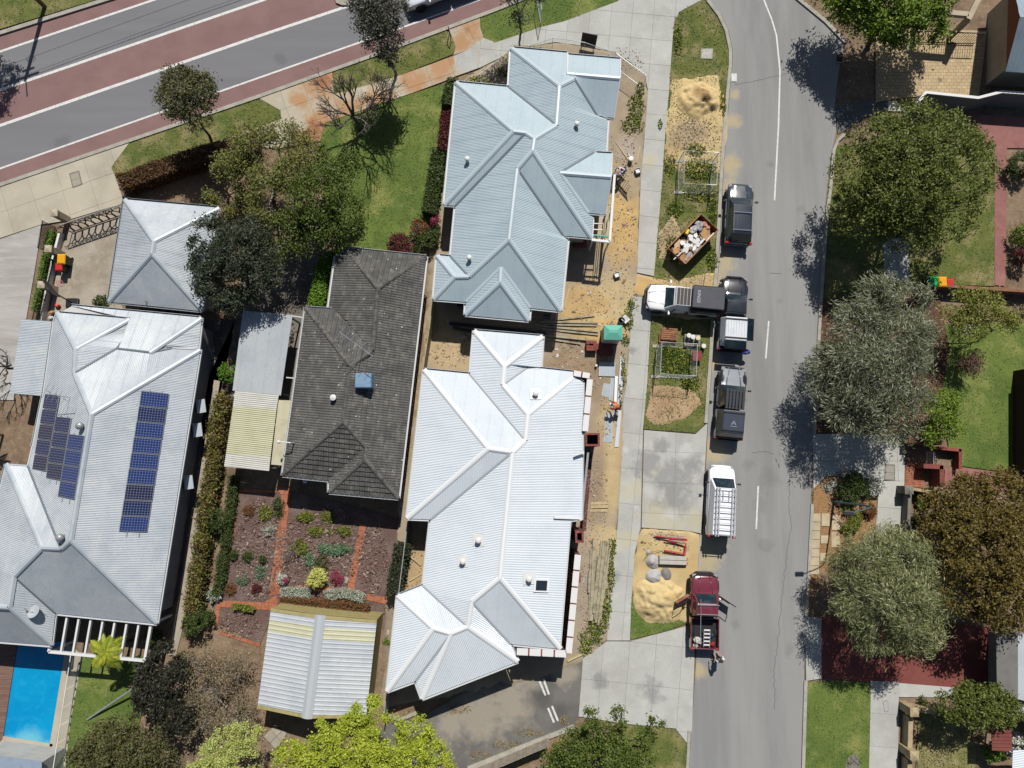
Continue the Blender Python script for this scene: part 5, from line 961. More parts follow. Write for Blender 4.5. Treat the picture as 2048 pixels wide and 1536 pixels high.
def palm(name, label, base, h, nf, L_, pal, cat='palm', tilt=(0, 0)):
    b = P(*base); root = thing(name, label, cat, (b.x, b.y, 0)); st = MB(); top = Vector((b.x+tilt[0], b.y+tilt[1], h)); st.tube([(b.x, b.y, -.05), tuple(top)], [.09, .07], 7)
    st.build('trunk', m_bark, root, world=True); C = []; A = []; rb = MB()
    for k in range(nf):
        a = 6.283*k/nf+rnd.uniform(-.3, .3); up = rnd.uniform(.05, .9); pts = []; L0 = L_; L_ = L0*rnd.uniform(.65, 1.15)
        for i in range(11):
            t = i/10; r_ = L_*t*(1-.12*t); pts.append(top+Vector((math.cos(a)*r_, math.sin(a)*r_, up*L_*t*.8-L_*.75*t*t)))
        rb.tube(pts, [.018*(1-.8*i/10)+.003 for i in range(11)], 4)
        for i in range(1, 11):
            wl = L_*.26*math.sin(math.pi*min(.98, .12+i/11.5)); d = (pts[i]-pts[i-1]).normalized(); sd = Vector((-math.sin(a), math.cos(a), 0))
            for s_ in (-1, 1):
                for q in (0, .5):
                    o = pts[i-1].lerp(pts[i], q); ax = (sd*s_+d*.55+Vector((0, 0, -.15))).normalized(); C.append(tuple(o+ax*wl*.5)); A.append(tuple(ax*wl*.55))
        L_ = L0
    rb.build('frond_rib', LM[pal], root, world=True)
    C = np.array(C); A = np.array(A); ln = np.linalg.norm(A, axis=1)[:, None]; bb = np.cross(A/ln, np.array([0, 0, 1.0])); bb /= np.linalg.norm(bb, axis=1)[:, None]; bb = bb*L_*.028
    V = np.stack([C-A, C+bb, C+A, C-bb], 1).reshape(-1, 3); np_obj('fronds', V, np.arange(len(V)).reshape(-1, 4), LM[pal], root); return root
palm('tree_fern', 'yellow green feathery palm growing through the white pergola', (262, 1280), 3.1, 15, 1.5, 'frond')
palm('garden_palm', 'yellow green feathery palm at the west picture edge', (5, 870), 2.2, 10, 1.1, 'frond')

tree('thorny_bush', 'dark leafless bush tangled beside the gum tree on the footpath edge', (768, 200), [(765, 178, 1.6, 1.15, .8), (785, 195, 1.3, .8, .6), (745, 195, 1.4, .8, .6)], 1500, .05, 'twiggy', twigs=260, trunk=.07, cat='bush', bark=m_darkbark, cr=.4, shell=.3)
# ---------------------------------------------------------------- roof fittings
m_whitep = nm('white_paint', S(236, 236, 234), rough=.5); m_steel = nm('galvanised_steel', S(176, 180, 184), [('n', S(150, 154, 158), 6, .45, .65, .6)], .4, metal=.3); m_black = nm('black_paint', (.012, .012, .014), rough=.5)
m_brick = nm('red_brick', S(150, 84, 74), [('n', S(122, 62, 56), 5, .45, .62, .8), ('n', S(190, 150, 138), 14, .58, .7, .6)], .9, bump=(30, .4, .01), coord='Position', objrand=.12)
m_dbrick = nm('dark_brick', S(112, 66, 60), [('n', S(86, 50, 48), 6, .45, .62, .8), ('n', S(206, 196, 190), 11, .58, .66, .8)], .9, bump=(30, .4, .01), coord='Position')
def vent(root, fit, px, py, r=.1, h=.32, plate=0.0, mat=None):
    v = hit(fit, px, py); mb = MB(); mb.lathe([(r, -.1), (r, h), (r*1.5, h+.02), (r*1.6, h+.1), (r*1.1, h+.17), (.02, h+.2)], 12, tuple(v)); o = mb.build('roof_vent', mat or m_whitep, root, world=True, smooth=False)
    if plate:
        pl = MB(); q = [(v.x+a*plate, v.y+b*plate) for a, b in ((-1, -1), (1, -1), (1, 1), (-1, 1))]; pl.add([(x, y, fit[0]*x+fit[1]*y+fit[2]+.035) for x, y in q], [(0, 1, 2, 3)]); pl.build('vent_flashing', m_whitep, root, world=True)
    return o
for i, px, py in ((7, 1153, 252), (5, 935, 322), (12, 939, 518)): vent(h1, F1[i], px, py, .11, .3)
for i, px, py in ((3, 1071, 788), (8, 957, 1080), (8, 926, 1122), (7, 1058, 1157)): vent(h2, F2[i], px, py, .12, .25, .36)
def whirly(root, fit, px, py):
    v = hit(fit, px, py); mb = MB(); mb.lathe([(.16, -.1), (.16, .22)], 12, tuple(v)); c = mb.build('vent_collar', m_steel, root, world=True); mb = MB()
    mb.blob((v.x, v.y, v.z+.38), .24, .24, .2, .0, 14, 8); mb.build('vent_turbine', m_steel, c, world=True)
    c.location = (0, 0, 0)
whirly(h4, F4[3], 166, 852); whirly(h4, F4[3], 127, 1074)
# skylight on the white house
f = F2[7]; q = [hit(f, *p, .06) for p in ((1069, 1157), (1099, 1158), (1097, 1185), (1067, 1184))]; mb = MB(); mb.add([tuple(v) for v in q]+[(v.x, v.y, v.z-.12) for v in q], [(0, 1, 2, 3), (0, 4, 5, 1), (1, 5, 6, 2), (2, 6, 7, 3), (3, 7, 4, 0)])
sk = mb.build('skylight', m_wcap, h2, world=True); cq = sum(q, Vector())/4; mb = MB(); mb.add([tuple(cq+(v-cq)*.74+Vector((0, 0, .02))) for v in q], [(0, 1, 2, 3)]); mb.build('skylight_pane', m_glass, sk, world=True)
# cooler, vents and masts on the tiled house
v = hit(F3[7], 731, 762); mb = MB(); mb.box(v.x-.52, v.x+.52, v.y-.5, v.y+.42, v.z-.2, v.z+.75); mb.build('cooler_unit', nm('blue_cooler', S(128, 160, 188), [('n', S(110, 140, 168), 2, .45, .65, .5)], .5), h3, world=True, bevel=.05)
v = hit(F3[3], 669, 796); mb = MB(); mb.lathe([(.1, -.1), (.1, .3), (.2, .32), (.2, .42), (.02, .48)], 10, tuple(v)); mb.build('roof_vent', m_whitep, h3, world=True)
v = hit(F3[3], 588, 886); mb = MB(); mb.tube([tuple(v), (v.x, v.y, v.z+.9)], .05, 8); mb.tube([(v.x, v.y, v.z+.85), (v.x-.65, v.y+.05, v.z+.85)], .04, 8); mb.blob((v.x-.72, v.y+.05, v.z+.85), .12, .12, .12, 0, 10, 6); mb.build('flue_pipe', m_whitep, h3, world=True)
v = P(610, 962, 2.3); mb = MB(); mb.lathe([(.15, 0), (.15, .03), (.02, .06)], 12, tuple(v)); mb.tube([(v.x, v.y, v.z+.03), (v.x, v.y+.35, v.z+.2)], .02, 6); mb.build('eave_light', m_whitep, h3, world=True)
def antenna(name, label, fit, px, py, h, ang, ne, L_, up=0):
    v = hit(fit, px, py); root = thing(name, label, 'antenna', tuple(v)); mb = MB(); mb.tube([(0, 0, -.05), (0, 0, h)], .018, 6); mb.build('mast', m_steel, root); d = Vector((math.cos(ang), math.sin(ang), 0)); nn = Vector((-d.y, d.x, 0))
    mb = MB(); mb.tube([tuple(d*-L_*.5+Vector((0, 0, h))), tuple(d*L_*.5+Vector((0, 0, h)))], .02, 6); mb.build('boom', m_steel, root)
    for i in range(ne):
        c = d*(L_*(-.46+.92*i/(ne-1)))+Vector((0, 0, h)); w_ = .55*(1-.45*i/ne); mb = MB(); mb.tube([tuple(c-nn*w_), tuple(c+nn*w_)], .012, 5); mb.build('element', m_steel, root)
    return root
antenna('tv_antenna', 'tall thin television antenna above the tiled roof ridge', F3[2], 728, 700, 2.4, R(-36), 7, 2.6)
antenna('tv_antenna', 'television antenna above the upper solar panels', F4[3], 140, 795, 1.3, R(-25), 6, 1.7)
# satellite dish
v = hit(F4[10], 78, 1222); root = thing('satellite_dish', 'pale grey satellite dish on the roof near the pool', 'dish', tuple(v)); mb = MB(); mb.tube([(0, 0, -.05), (0, 0, .45)], .03, 6); mb.tube([(0, 0, 0), (.35, -.2, -.12)], .015, 5); mb.tube([(0, 0, 0), (-.1, -.4, -.12)], .015, 5); mb.build('bracket', m_steel, root)
mb = MB(); mb.lathe([(.03, .0), (.18, .02), (.32, .07), (.40, .13), (.385, .14), (.3, .085), (.02, .03)], 20); o = mb.build('reflector', nm('dish_grey', S(186, 192, 198), rough=.5), root, smooth=True); o.location = (0, 0, .42); o.rotation_euler = (R(-28), R(-12), 0)
mb = MB(); mb.tube([(0, 0, .45), (-.35, .28, .8)], .012, 5); mb.box(-.4, -.32, .25, .33, .77, .85); mb.build('feed_arm', m_steel, root)
# solar panels, each one a thing
pm = nm('solar_cells', S(34, 52, 108), rough=.16, spec=.55)
def solarmat(name, c):
    m = nm(name, c, rough=.15, spec=.5); nt = m.node_tree; N = nt.nodes; b = N['Principled BSDF']; t = N.new('ShaderNodeTexBrick'); t.offset = 0; t.inputs['Scale'].default_value = 1.0
    t.inputs['Brick Width'].default_value = .16; t.inputs['Row Height'].default_value = .16; t.inputs['Mortar Size'].default_value = .008; t.inputs['Mortar Smooth'].default_value = 0
    t.inputs['Color1'].default_value = (*c, 1); t.inputs['Color2'].default_value = (c[0]*1.25, c[1]*1.2, c[2]*1.1, 1); t.inputs['Mortar'].default_value = (.14, .17, .26, 1)
    tc = N.new('ShaderNodeTexCoord'); nt.links.new(tc.outputs['Object'], t.inputs['Vector']); nt.links.new(t.outputs[0], b.inputs['Base Color']); return m
SM = [solarmat('solar_blue', S(34, 54, 112)), solarmat('solar_navy', S(32, 40, 80)), solarmat('solar_violet', S(40, 36, 62))]
def column(quad, n, fit, labelf, group, mats):
    TL, TR, BR, BL = [hit(fit, *p, .10) for p in quad]
    for i in range(n):
        t0, t1 = (i+.02)/n, (i+.98)/n; a, b, c, d = TL.lerp(BL, t0), TR.lerp(BR, t0), TR.lerp(BR, t1), TL.lerp(BL, t1)
        ctr = (a+b+c+d)/4; X = ((b-a)+(c-d)).normalized(); Y = ((a-d)+(b-c)); Y = (Y-X*Y.dot(X)).normalized(); Z = X.cross(Y); w_ = ((b-a).length+(c-d).length)/4; h_ = ((a-d).length+(b-c).length)/4
        root = thing('photovoltaic_module', labelf(i), 'solar panel', tuple(ctr), group=group); root.rotation_mode = 'QUATERNION'; root.rotation_quaternion = Matrix((X, Y, Z)).transposed().to_quaternion()
        mb = MB(); mb.box(-w_, w_, -h_, h_, -.05, 0); mb.build('frame', m_steel, root); mb = MB(); mb.add([(-w_+.03, -h_+.03, .004), (w_-.03, -h_+.03, .004), (w_-.03, h_-.03, .004), (-w_+.03, h_-.03, .004)], [(0, 1, 2, 3)]); mb.build('cell_glass', SM[mats[i]], root)
    mb = MB()
    for s_ in (.28, .72):
        p0 = TL.lerp(TR, s_); p1 = BL.lerp(BR, s_); e = (p1-p0).normalized()*.3; mb = MB(); mb.bar(p0-e*.3-Vector((0, 0, .06)), p1+e-Vector((0, 0, .06)), .04, .04); mb.build('panel_rail', m_steel, h4, world=True)
ORD = ['first', 'second', 'third', 'fourth', 'fifth', 'sixth', 'seventh', 'eighth', 'ninth']
column([(283, 781), (339, 787), (294, 1064.5), (237.5, 1063)], 9, F4[6], lambda i: f'{ORD[i]} solar panel from the top of the single long column', 'solar panels in the single column', [0, 1, 0, 0, 0, 0, 2, 1, 0])
column([(90, 787), (118.5, 790), (91, 943), (64, 939)], 5, F4[3], lambda i: f'{ORD[i]} solar panel from the top in the column nearest the eave', 'solar panels in the stepped array', [1, 1, 2, 1, 2])
column([(112, 832), (142, 835.5), (121, 960.5), (91.7, 956)], 4, F4[3], lambda i: f'{ORD[i]} solar panel from the top in the middle stepped column', 'solar panels in the stepped array', [1, 1, 1, 2])
column([(138, 867), (169, 871), (148.5, 999), (115, 992.5)], 4, F4[3], lambda i: f'{ORD[i]} solar panel from the top in the stepped column beside the ridge', 'solar panels in the stepped array', [0, 0, 0, 0])
# window hoods along the side of the solar house
for (px, py) in ((400, 812), (393, 860), (375, 965)):
    v = P(px, py, 1.9); mb = MB(); mb.obox((v.x, v.y), (.16, -.98), .45, .3, 1.7, 1.78); mb.build('window_hood', nm('hood_steel', S(190, 200, 208), rough=.5), h4, world=True)
    mb = MB(); mb.obox((v.x-.35, v.y), (.16, -.98), .45, .03, .9, 1.7); mb.build('window', m_glass, h4, world=True)
for root, px, py, ux, wd, z0, z1 in ((h1, 1093, 634, 1, .5, 1.2, 2.1), (h1, 922, 612, 1, .5, 1.4, 2.2), (h1, 990, 655, 1, .01, 1, 1.1)):
    if wd < .1: continue
    v = P(px, py, 1.7); mb = MB(); mb.box(v.x-wd/2, v.x+wd/2, v.y-.12, v.y+.12, z0, z1); mb.build('window', m_glass, root, world=True)
# verandah frame on the corner house
m_tmb = nm('new_timber', S(206, 196, 150), [('n', S(180, 168, 120), 8, .45, .65, .7)], .8)
for a, b, wd in (((1229, 350), (1219, 484), .16), ((1219, 484), (1183, 480), .16), ((1187, 437), (1184, 478), .1)):
    mb = MB(); p, q = P(*a, 2.85), P(*b, 2.85); mb.bar(p, q, wd, .2); mb.build('verandah_beam', m_whitep, h1, world=True)
for dx in (0, 4, 8):
    mb = MB(); p, q = P(1220-dx*1.0, 390, 2.75), P(1213-dx*1.0, 476, 2.75); mb.bar(p, q, .05, .1); mb.build('joist', m_tmb, h1, world=True)
for y in (447, 459): mb = MB(); mb.bar(P(1187, y, 2.7), P(1206, y+1, 2.7), .06, .1); mb.build('joist', m_whitep, h1, world=True)
mb = MB(); mb.bar(P(1185, 470, 2.8), P(1217, 473, 2.8), .09, .1); mb.build('joist', nm('teal_paint', S(90, 190, 180), rough=.6), h1, world=True)
for x in (1190, 1199, 1208, 1214): mb = MB(); mb.bar(P(x, 472, 2.72), P(x-1, 481, 2.72), .04, .06); mb.build('joist', m_whitep, h1, world=True)
for a in ((1228, 358), (1224, 420), (1219, 482), (1186, 478)): v = P(*a, 2.7); mb = MB(); mb.box(v.x-.05, v.x+.05, v.y-.05, v.y+.05, 0, 2.75); mb.build('verandah_post', m_whitep, h1, world=True)
# parapet of the white house: brick piers, white cappings, red ties
def parapet(pts, n, wd, z, capm=m_whitep, tie=True):
    a, b = P(*pts[0], z), P(*pts[1], z); d = (b-a); L_ = d.length; d.normalize()
    m_ = (a+b)/2; mb = MB(); mb.obox((m_.x, m_.y), (d.x, d.y), L_/2-.02, wd*.36, -.05, z-.06); mb.build('parapet_wall', m_dbrick, h2, world=True)
    for i in range(n):
        c = a+d*L_*((i+.5)/n); mb = MB(); mb.obox((c.x, c.y), (d.x, d.y), L_/n/2-.05, wd/2, z-.06, z+.02); mb.build('parapet_cap', capm, h2, world=True)
        if tie and i < n-1: c = a+d*L_*((i+1)/n); mb = MB(); mb.obox((c.x, c.y), (d.x, d.y), .06, wd/2-.02, z-.12, z-.02); mb.build('capping_brick', m_brick, h2, world=True)
parapet([(1146, 746), (1181, 752)], 2, .36, 3.1); parapet([(1180, 757), (1170, 864)], 3, .38, 3.1); parapet([(1156, 1108), (1137, 1308)], 6, .40, 3.1); parapet([(1134, 1308), (1032, 1303)], 4, .42, 3.1)
for (px, py, w_, d_, z) in ((1185, 879, .95, .85, 3.2), (1159, 1074, .55, .75, 3.1), (1153, 1157, .55, .55, 3.1)):
    v = P(px, py, z); t = .13
    for (x0, x1, y0, y1) in ((-w_/2, w_/2, d_/2-t, d_/2), (-w_/2, w_/2, -d_/2, -d_/2+t), (-w_/2, -w_/2+t, -d_/2+t, d_/2-t), (w_/2-t, w_/2, -d_/2+t, d_/2-t)):
        nb = max(1, int(max(x1-x0, y1-y0)/.24))
        mb = MB(); mb.box(v.x+x0, v.x+x1, v.y+y0, v.y+y1, -.05, z-.09); mb.build('brick_pier', m_dbrick, h2, world=True)
        for k in range(nb):
            if x1-x0 > y1-y0: bx = (v.x+x0+(x1-x0)*k/nb+.008, v.x+x0+(x1-x0)*(k+1)/nb-.008, v.y+y0+.006, v.y+y1-.006)
            else: bx = (v.x+x0+.006, v.x+x1-.006, v.y+y0+(y1-y0)*k/nb+.008, v.y+y0+(y1-y0)*(k+1)/nb-.008)
            mb = MB(); mb.box(*bx, z-.09, z); mb.build('brick', m_brick, h2, world=True)
mb = MB(); a, b = P(1182, 905, 1.2), P(1168, 1062, 1.2); d = (b-a).normalized(); m_ = (a+b)/2; mb.obox((m_.x, m_.y), (d.x, d.y), (b-a).length/2, .12, -.05, 1.2); mb.build('brick_wall', m_dbrick, h2, world=True)
mb = MB(); a, b = P(1176, 905, 2.6), P(1163, 1040, 2.6); mb.bar(a, b, .14, .14); mb.build('verandah_beam', m_steel, h2, world=True)
for (a, b) in (((1150, 905), (1168, 905)), ((1108, 1034), (1160, 1036))): mb = MB(); mb.bar(P(*a, 3.6), P(*b, 3.1), .18, .05); mb.build('apron_flashing', m_wcap, h2, world=True)

# ---------------------------------------------------------------- pool and its surroundings
pc = P(70, 1390); pool = thing('swimming_pool', 'rectangular swimming pool of vivid blue water below the solar house', 'pool', (pc.x, pc.y, 0))
pq = [(36, 1287), (136, 1282), (101.6, 1495), (6.5, 1480)]
mb = MB(); q = [(v.x, v.y) for v in PL(pq, 0)]; q = q if area2(q) > 0 else q[::-1]; mb.add([(x, y, .01) for x, y in q], [(0, 1, 2, 3)]); mb.build('water', nm('pool_water', S(14, 162, 218), [('n', S(10, 146, 208), .5, .42, .62, .7), ('n', S(50, 180, 226), 2.2, .52, .66, .35), ('spot', S(120, 206, 226), [sp(55, 1490, 40), sp(20, 1486, 20), sp(95, 1494, 18)], .8, .6)], .07, bump=(2.2, .35, .05), spec=.5, coord='Position'), pool, world=True)
for a, b, wd in (((101.6, 1495), (6.5, 1480), .7), ((139, 1290), (105, 1495), .4)): p0, p1 = P(*a), P(*b); d = (p1-p0).normalized(); m_ = (p0+p1)/2; mb = MB(); mb.obox((m_.x, m_.y-.1), (d.x, d.y), (p1-p0).length/2+.1, wd/2, -.05, .05); mb.build('coping', m_cream, pool, world=True)
sheet('pool_surround', [(105, 1495), (140, 1290), (165, 1310), (128, 1560), (-40, 1560), (-40, 1488), (6, 1482)], .016, m_cream)
dk = sheet('pool_deck', [(-60, 1290), (34, 1290), (5, 1482), (-60, 1482)], .0, m_joint); q = [(v.x, v.y) for v in PL([(-60, 1290), (34, 1290), (5, 1480), (-60, 1480)], .05)]
pieces('deck_board', q if area2(q) > 0 else q[::-1], (1, 0), 6.0, .16, .012, -.02, .055, nm('deck_timber', S(138, 108, 96), [('n', S(112, 84, 74), 3, .45, .65, .7, (.3, 3, 1))], .8, coord='Position', objrand=.12), dk)
m_clear = nm('fence_glass', (.75, .85, .84), rough=.03, alpha=.14, spec=.5)
fc = P(145, 1420); fr = thing('pool_fence', 'frameless glass pool fence beside the blue pool', 'fence', (fc.x, fc.y, 0)); A, B = P(164, 1298, 0), P(126, 1545, 0)
for i in range(7):
    a = A.lerp(B, i/7+.008); b = A.lerp(B, (i+1)/7-.008); mb = MB(); d = (b-a).normalized(); m_ = (a+b)/2; mb.obox((m_.x, m_.y), (d.x, d.y), (b-a).length/2, .006, .06, 1.2); mb.build('glass_panel', m_clear, fr, world=True)
    for t in (.2, .8): p = a.lerp(b, t); mb = MB(); mb.box(p.x-.035, p.x+.035, p.y-.035, p.y+.035, 0, .2); mb.build('spigot', m_steel, fr, world=True)
mb = MB(); mb.bar((A.x, A.y, 1.22), (B.x, B.y, 1.22), .05, .03); mb.build('top_rail', m_whitep, fr, world=True)
ph = thing('pool_house', 'small grey roofed pool house at the bottom corner', 'building', tuple(P(30, 1545))); mb = MB(); mb.add([tuple(P(*p)) for p in ((-40, 1506, 2.5), (84, 1522, 2.5), (80, 1600, 2.7), (-40, 1600, 2.7))], [(3, 2, 1, 0)]); mb.build('roof_sheet', nm('pool_house_roof', S(150, 164, 182), [('n', S(132, 146, 166), 2, .45, .65, .6)], .5, coord='Position'), ph, world=True)
mb = MB(); mb.prism([(v.x, v.y) for v in PL([(-40, 1510), (82, 1526), (78, 1600), (-40, 1600)], 2.4)], -.05, 2.45); mb.build('wall', m_render, ph, world=True)
# white pergola
pg = thing('pergola', 'white open beamed pergola at the end of the solar house', 'pergola', tuple(P(200, 1275))); Z = 2.75
c_ = dict(tl=P(112, 1227, Z), tr=P(303, 1248, Z), br=P(290, 1321, Z), bl=P(99, 1303, Z))
for a, b in (('tl', 'tr'), ('tr', 'br'), ('br', 'bl'), ('bl', 'tl')): mb = MB(); mb.bar(c_[a], c_[b], .16, .22); mb.build('beam', m_whitep, pg, world=True)
for k in range(1, 8):
    t = k/8; mb = MB(); mb.bar(c_['tl'].lerp(c_['tr'], t), c_['bl'].lerp(c_['br'], t), .12, .2); mb.build('rafter', m_whitep, pg, world=True)
for k in ('br', 'bl', 'tr'): v = c_[k]; mb = MB(); mb.box(v.x-.07, v.x+.07, v.y-.07, v.y+.07, 0, Z-.1); mb.build('post', m_whitep, pg, world=True)
rt = thing('leaning_pole', 'long grey pole lying from the lawn up into the dark bush', 'pole', tuple(P(174, 1440))); mb = MB(); mb.tube([tuple(P(174.5, 1439, .06)), tuple(P(230, 1402, .5)), tuple(P(287, 1363, 1.0))], .07, 8); mb.build('pole_tube', m_steel, rt, world=True)
mb = MB(); v = P(264, 1374, .12); mb.blob(tuple(v), .13, .13, .13, 0, 12, 8); tag(mb.build('ball', nm('pink_ball', S(196, 110, 110), rough=.5), None, smooth=True), 'small faded pink ball on the pool garden lawn', 'ball')

# ---------------------------------------------------------------- garden paths of terracotta pavers
sheet('garden_bed', [(468, 980), (600, 985), (812, 1040), (808, 1090), (782, 1200), (770, 1228), (545, 1226), (520, 1290), (430, 1242), (442, 1100)], .010, m_mulch)
sheet('yard_soil', [(430, 1245), (520, 1290), (520, 1420), (500, 1470), (500, 1600), (350, 1600), (370, 1400), (400, 1290)], .004, m_earth)
m_terra = nm('terracotta_paver', S(182, 116, 86), [('n', S(160, 96, 70), 3, .45, .62, .8), ('n', S(206, 140, 104), 9, .55, .7, .6)], .9, bump=(30, .3, .01), coord='Position', objrand=.1)
gp = sheet('garden_path_base', [(563, 992), (580, 992), (556, 1188), (538, 1192)], .016, m_joint)
for poly, ax, du in (([(552, 972), (572, 973), (582, 985), (580, 992), (558, 1188), (538, 1192), (563, 992)], ((571, 992), (548, 1190)), .56), ([(720, 1048), (733, 1048), (708, 1179), (694, 1179)], ((726, 1048), (701, 1179)), .5), ([(438, 1201), (528, 1205), (553, 1190), (556, 1206), (546, 1221), (437, 1214)], ((438, 1207), (546, 1213)), .48), ([(470, 980), (477, 981), (470, 1060), (446, 1160), (436, 1252), (428, 1250), (437, 1160), (464, 1057)], ((470, 980), (430, 1250)), .5),
                     ([(556, 1180), (590, 1171), (626, 1169), (668, 1173), (708, 1181), (776, 1196), (775, 1209), (730, 1199), (660, 1184), (624, 1178), (592, 1180), (559, 1188)], ((556, 1185), (775, 1202)), .5), ([(472, 978), (552, 981), (552, 986), (472, 984)], ((472, 980), (552, 984)), .5), ([(440, 1262), (520, 1287), (519, 1294), (438, 1268)], ((440, 1264), (520, 1290)), .5)):
    q = [(v.x, v.y) for v in PL(poly, .05)]; q = q if area2(q) > 0 else q[::-1]; d = (P(*ax[1])-P(*ax[0])).normalized(); pieces('paver', q, (d.x, d.y), du, .62 if du > .5 else .5, .02, -.02, .05, m_terra, gp, jitter=.006)
ps = sheet('stepping_slabs', [(528, 1470), (548, 1452), (575, 1466), (552, 1500)], .008, m_joint); q = [(v.x, v.y) for v in PL([(527, 1472), (546, 1453), (574, 1466), (552, 1500)], .05)]; d = (P(546, 1453)-P(527, 1472)).normalized(); pieces('slab', q if area2(q) > 0 else q[::-1], (d.x, d.y), .6, .6, .03, -.02, .05, m_yard, ps)
# paved drive across the street, limestone slabs, brick paving
pv = sheet('paved_drive', [(1750, 62), (1835, 56), (1972, 62), (1958, 193), (1840, 190), (1750, 202)], .006, m_joint); q = [(v.x, v.y) for v in PL([(1752, 62), (1835, 56), (1974, 62), (1958, 194), (1838, 192), (1776, 200), (1752, 204)], .045)]
pieces('paver', q if area2(q) > 0 else q[::-1], (1, 0), .37, .25, .014, -.02, .045, nm('sand_paver', S(206, 184, 146), [('n', S(186, 162, 124), 2, .45, .65, .7), ('n', S(166, 140, 104), 8, .58, .7, .5), ('spot', S(110, 96, 80), [sp(1880, 160, 8)], .8, 1)], .92, coord='Position', objrand=.08, bump=(30, .3, .01)), pv, stagger=.5)
m_lime = nm('limestone_slab', S(206, 190, 158), [('n', S(182, 164, 132), 1.5, .45, .65, .8), ('n', S(222, 210, 182), 6, .55, .7, .5)], .92, coord='Position', objrand=.07, bump=(26, .4, .012))
ls = sheet('limestone_path', [(1622, 1027), (1642, 1027), (1640, 1150), (1620, 1150)], .026, m_joint)
for (x0, y0, x1, y1) in [(1622, 1027+i*17.5, 1641, 1043.5+i*17.5) for i in range(7)]+[(1643, 1027, 1659, 1052), (1643, 1071, 1659, 1087), (1643, 1106, 1658, 1123), (1664, 1030, 1681, 1060), (1664, 1064, 1681, 1094)]:
    sh = -(y0-1027)*.03; q = [(v.x, v.y) for v in PL([(x0+sh, y0), (x1+sh, y0), (x1+sh, y1), (x0+sh, y1)], .06)]; MB().prism(q, -.02, .065+rnd.uniform(-.01, .01)).build('slab', m_lime, ls, world=True)
bp = sheet('brick_paving', [(1811, 920), (1850, 924), (1848, 976), (1810, 972)], .022, m_joint); q = [(v.x, v.y) for v in PL([(1811, 921), (1850, 925), (1848, 976), (1810, 972)], .05)]
pieces('brick', q if area2(q) > 0 else q[::-1], (1, 0), .24, .12, .012, -.02, .05, nm('paving_brick', S(176, 116, 90), [('n', S(150, 94, 72), 4, .45, .65, .8)], .9, coord='Position', objrand=.12), bp, stagger=.5)
# ---------------------------------------------------------------- walls and fences
def wall(name, label, pts, wd, h, mat, cap=None, cat='wall', capw=.06, z_top=True, group=None):
    W = [P(p[0], p[1], h) for p in pts]; root = thing(name, label, cat, (W[0].x, W[0].y, 0), group=group)
    for i in range(len(W)-1):
        a, b = W[i], W[i+1]; d = (b-a); L_ = d.length; d.normalize(); m_ = (a+b)/2; mb = MB(); mb.obox((m_.x, m_.y), (d.x, d.y), L_/2+wd*.3, wd/2-i*.003, -.05, h-(.07 if cap else 0)); mb.build('panel', mat, root, world=True)
        if cap: mb = MB(); mb.obox((m_.x, m_.y), (d.x, d.y), L_/2+capw*.5, wd/2+capw/2-i*.003, h-.07, h-i*.003); mb.build('coping', cap, root, world=True)
    return root
wall('boundary_wall', 'white capped wall between the paved drive and the red terrace', [(1836, 206), (1852, 184), (1957, 195), (2004, 183), (2110, 190)], .14, 1.9, nm('dark_fence_sheet', S(120, 124, 132), rough=.7), m_whitep)
wall('brick_wall', 'low brown brick wall behind the three lidded bins', [(1855, 569), (2110, 586)], .2, .95, nm('tan_brick', S(150, 108, 82), [('n', S(120, 84, 62), 4, .45, .65, .8)], .9, coord='Position'))
wall('brick_wall', 'short brown brick return below the bins', [(1857, 572), (1855, 602)], .2, .9, MATS['tan_brick'])
wall('letterbox_wall', 'stepped brick letterbox wall beside the white gate', [(1850, 932), (1884, 934), (1884, 972)], .3, 1.1, m_brick)
wall('planter_wall', 'brick planter rim behind the white gate', [(1880, 896), (1921, 900), (1921, 936)], .22, .7, m_brick)
wall('brick_wall', 'brick wall stub under the weeping tree by the gate', [(1822, 880), (1880, 884)], .4, 1.1, m_brick)
m_ston = nm('limestone_block', S(190, 172, 136), [('n', S(164, 146, 112), 2, .45, .65, .8)], .92, coord='Position', bump=(26, .4, .012)); m_gston = nm('grey_stone', S(136, 132, 122), [('n', S(110, 106, 98), 2, .45, .65, .8)], .92, coord='Position')
def pillar(label, px, py, w_, h, mat, group=None, cap=.07, name='gate_pillar'):
    v = P(px, py, h); root = thing(name, label, 'pillar', (v.x, v.y, 0), group=group); mb = MB(); mb.box(-w_/2, w_/2, -w_/2, w_/2, -.05, h-.12); mb.build('shaft', mat, root); mb = MB(); e = w_/2+cap/2; mb.box(-e, e, -e, e, h-.12, h-.04); mb.add([(-e, -e, h-.04), (e, -e, h-.04), (e, e, h-.04), (-e, e, h-.04), (0, 0, h+.06)], [(0, 1, 4), (1, 2, 4), (2, 3, 4), (3, 0, 4)]); mb.build('pillar_cap', mat, root); return root
pillar('limestone pillar nearest the red driveway on the low wall', 1830, 1425, .5, 1.5, m_ston); pillar('limestone pillar farther down the low wall', 1830, 1512, .5, 1.5, m_ston); pillar('grey stone pillar beside the brick paving', 1819, 980, .5, 1.2, m_gston); pillar('grey stone pillar at the lower end of the footpath wall', 1816, 1058, .45, 1.2, m_gston)
wall('stone_wall', 'low grey stone wall beside the footpath under the bronze tree', [(1820, 990), (1817, 1052)], .22, .8, m_gston); wall('stone_wall', 'low grey stone wall continuing past the lower pillar', [(1815, 1064), (1812, 1090)], .22, .8, m_gston); wall('stone_wall', 'limestone return wall behind the grey pillar', [(1828, 978), (1862, 984)], .2, .9, m_ston)
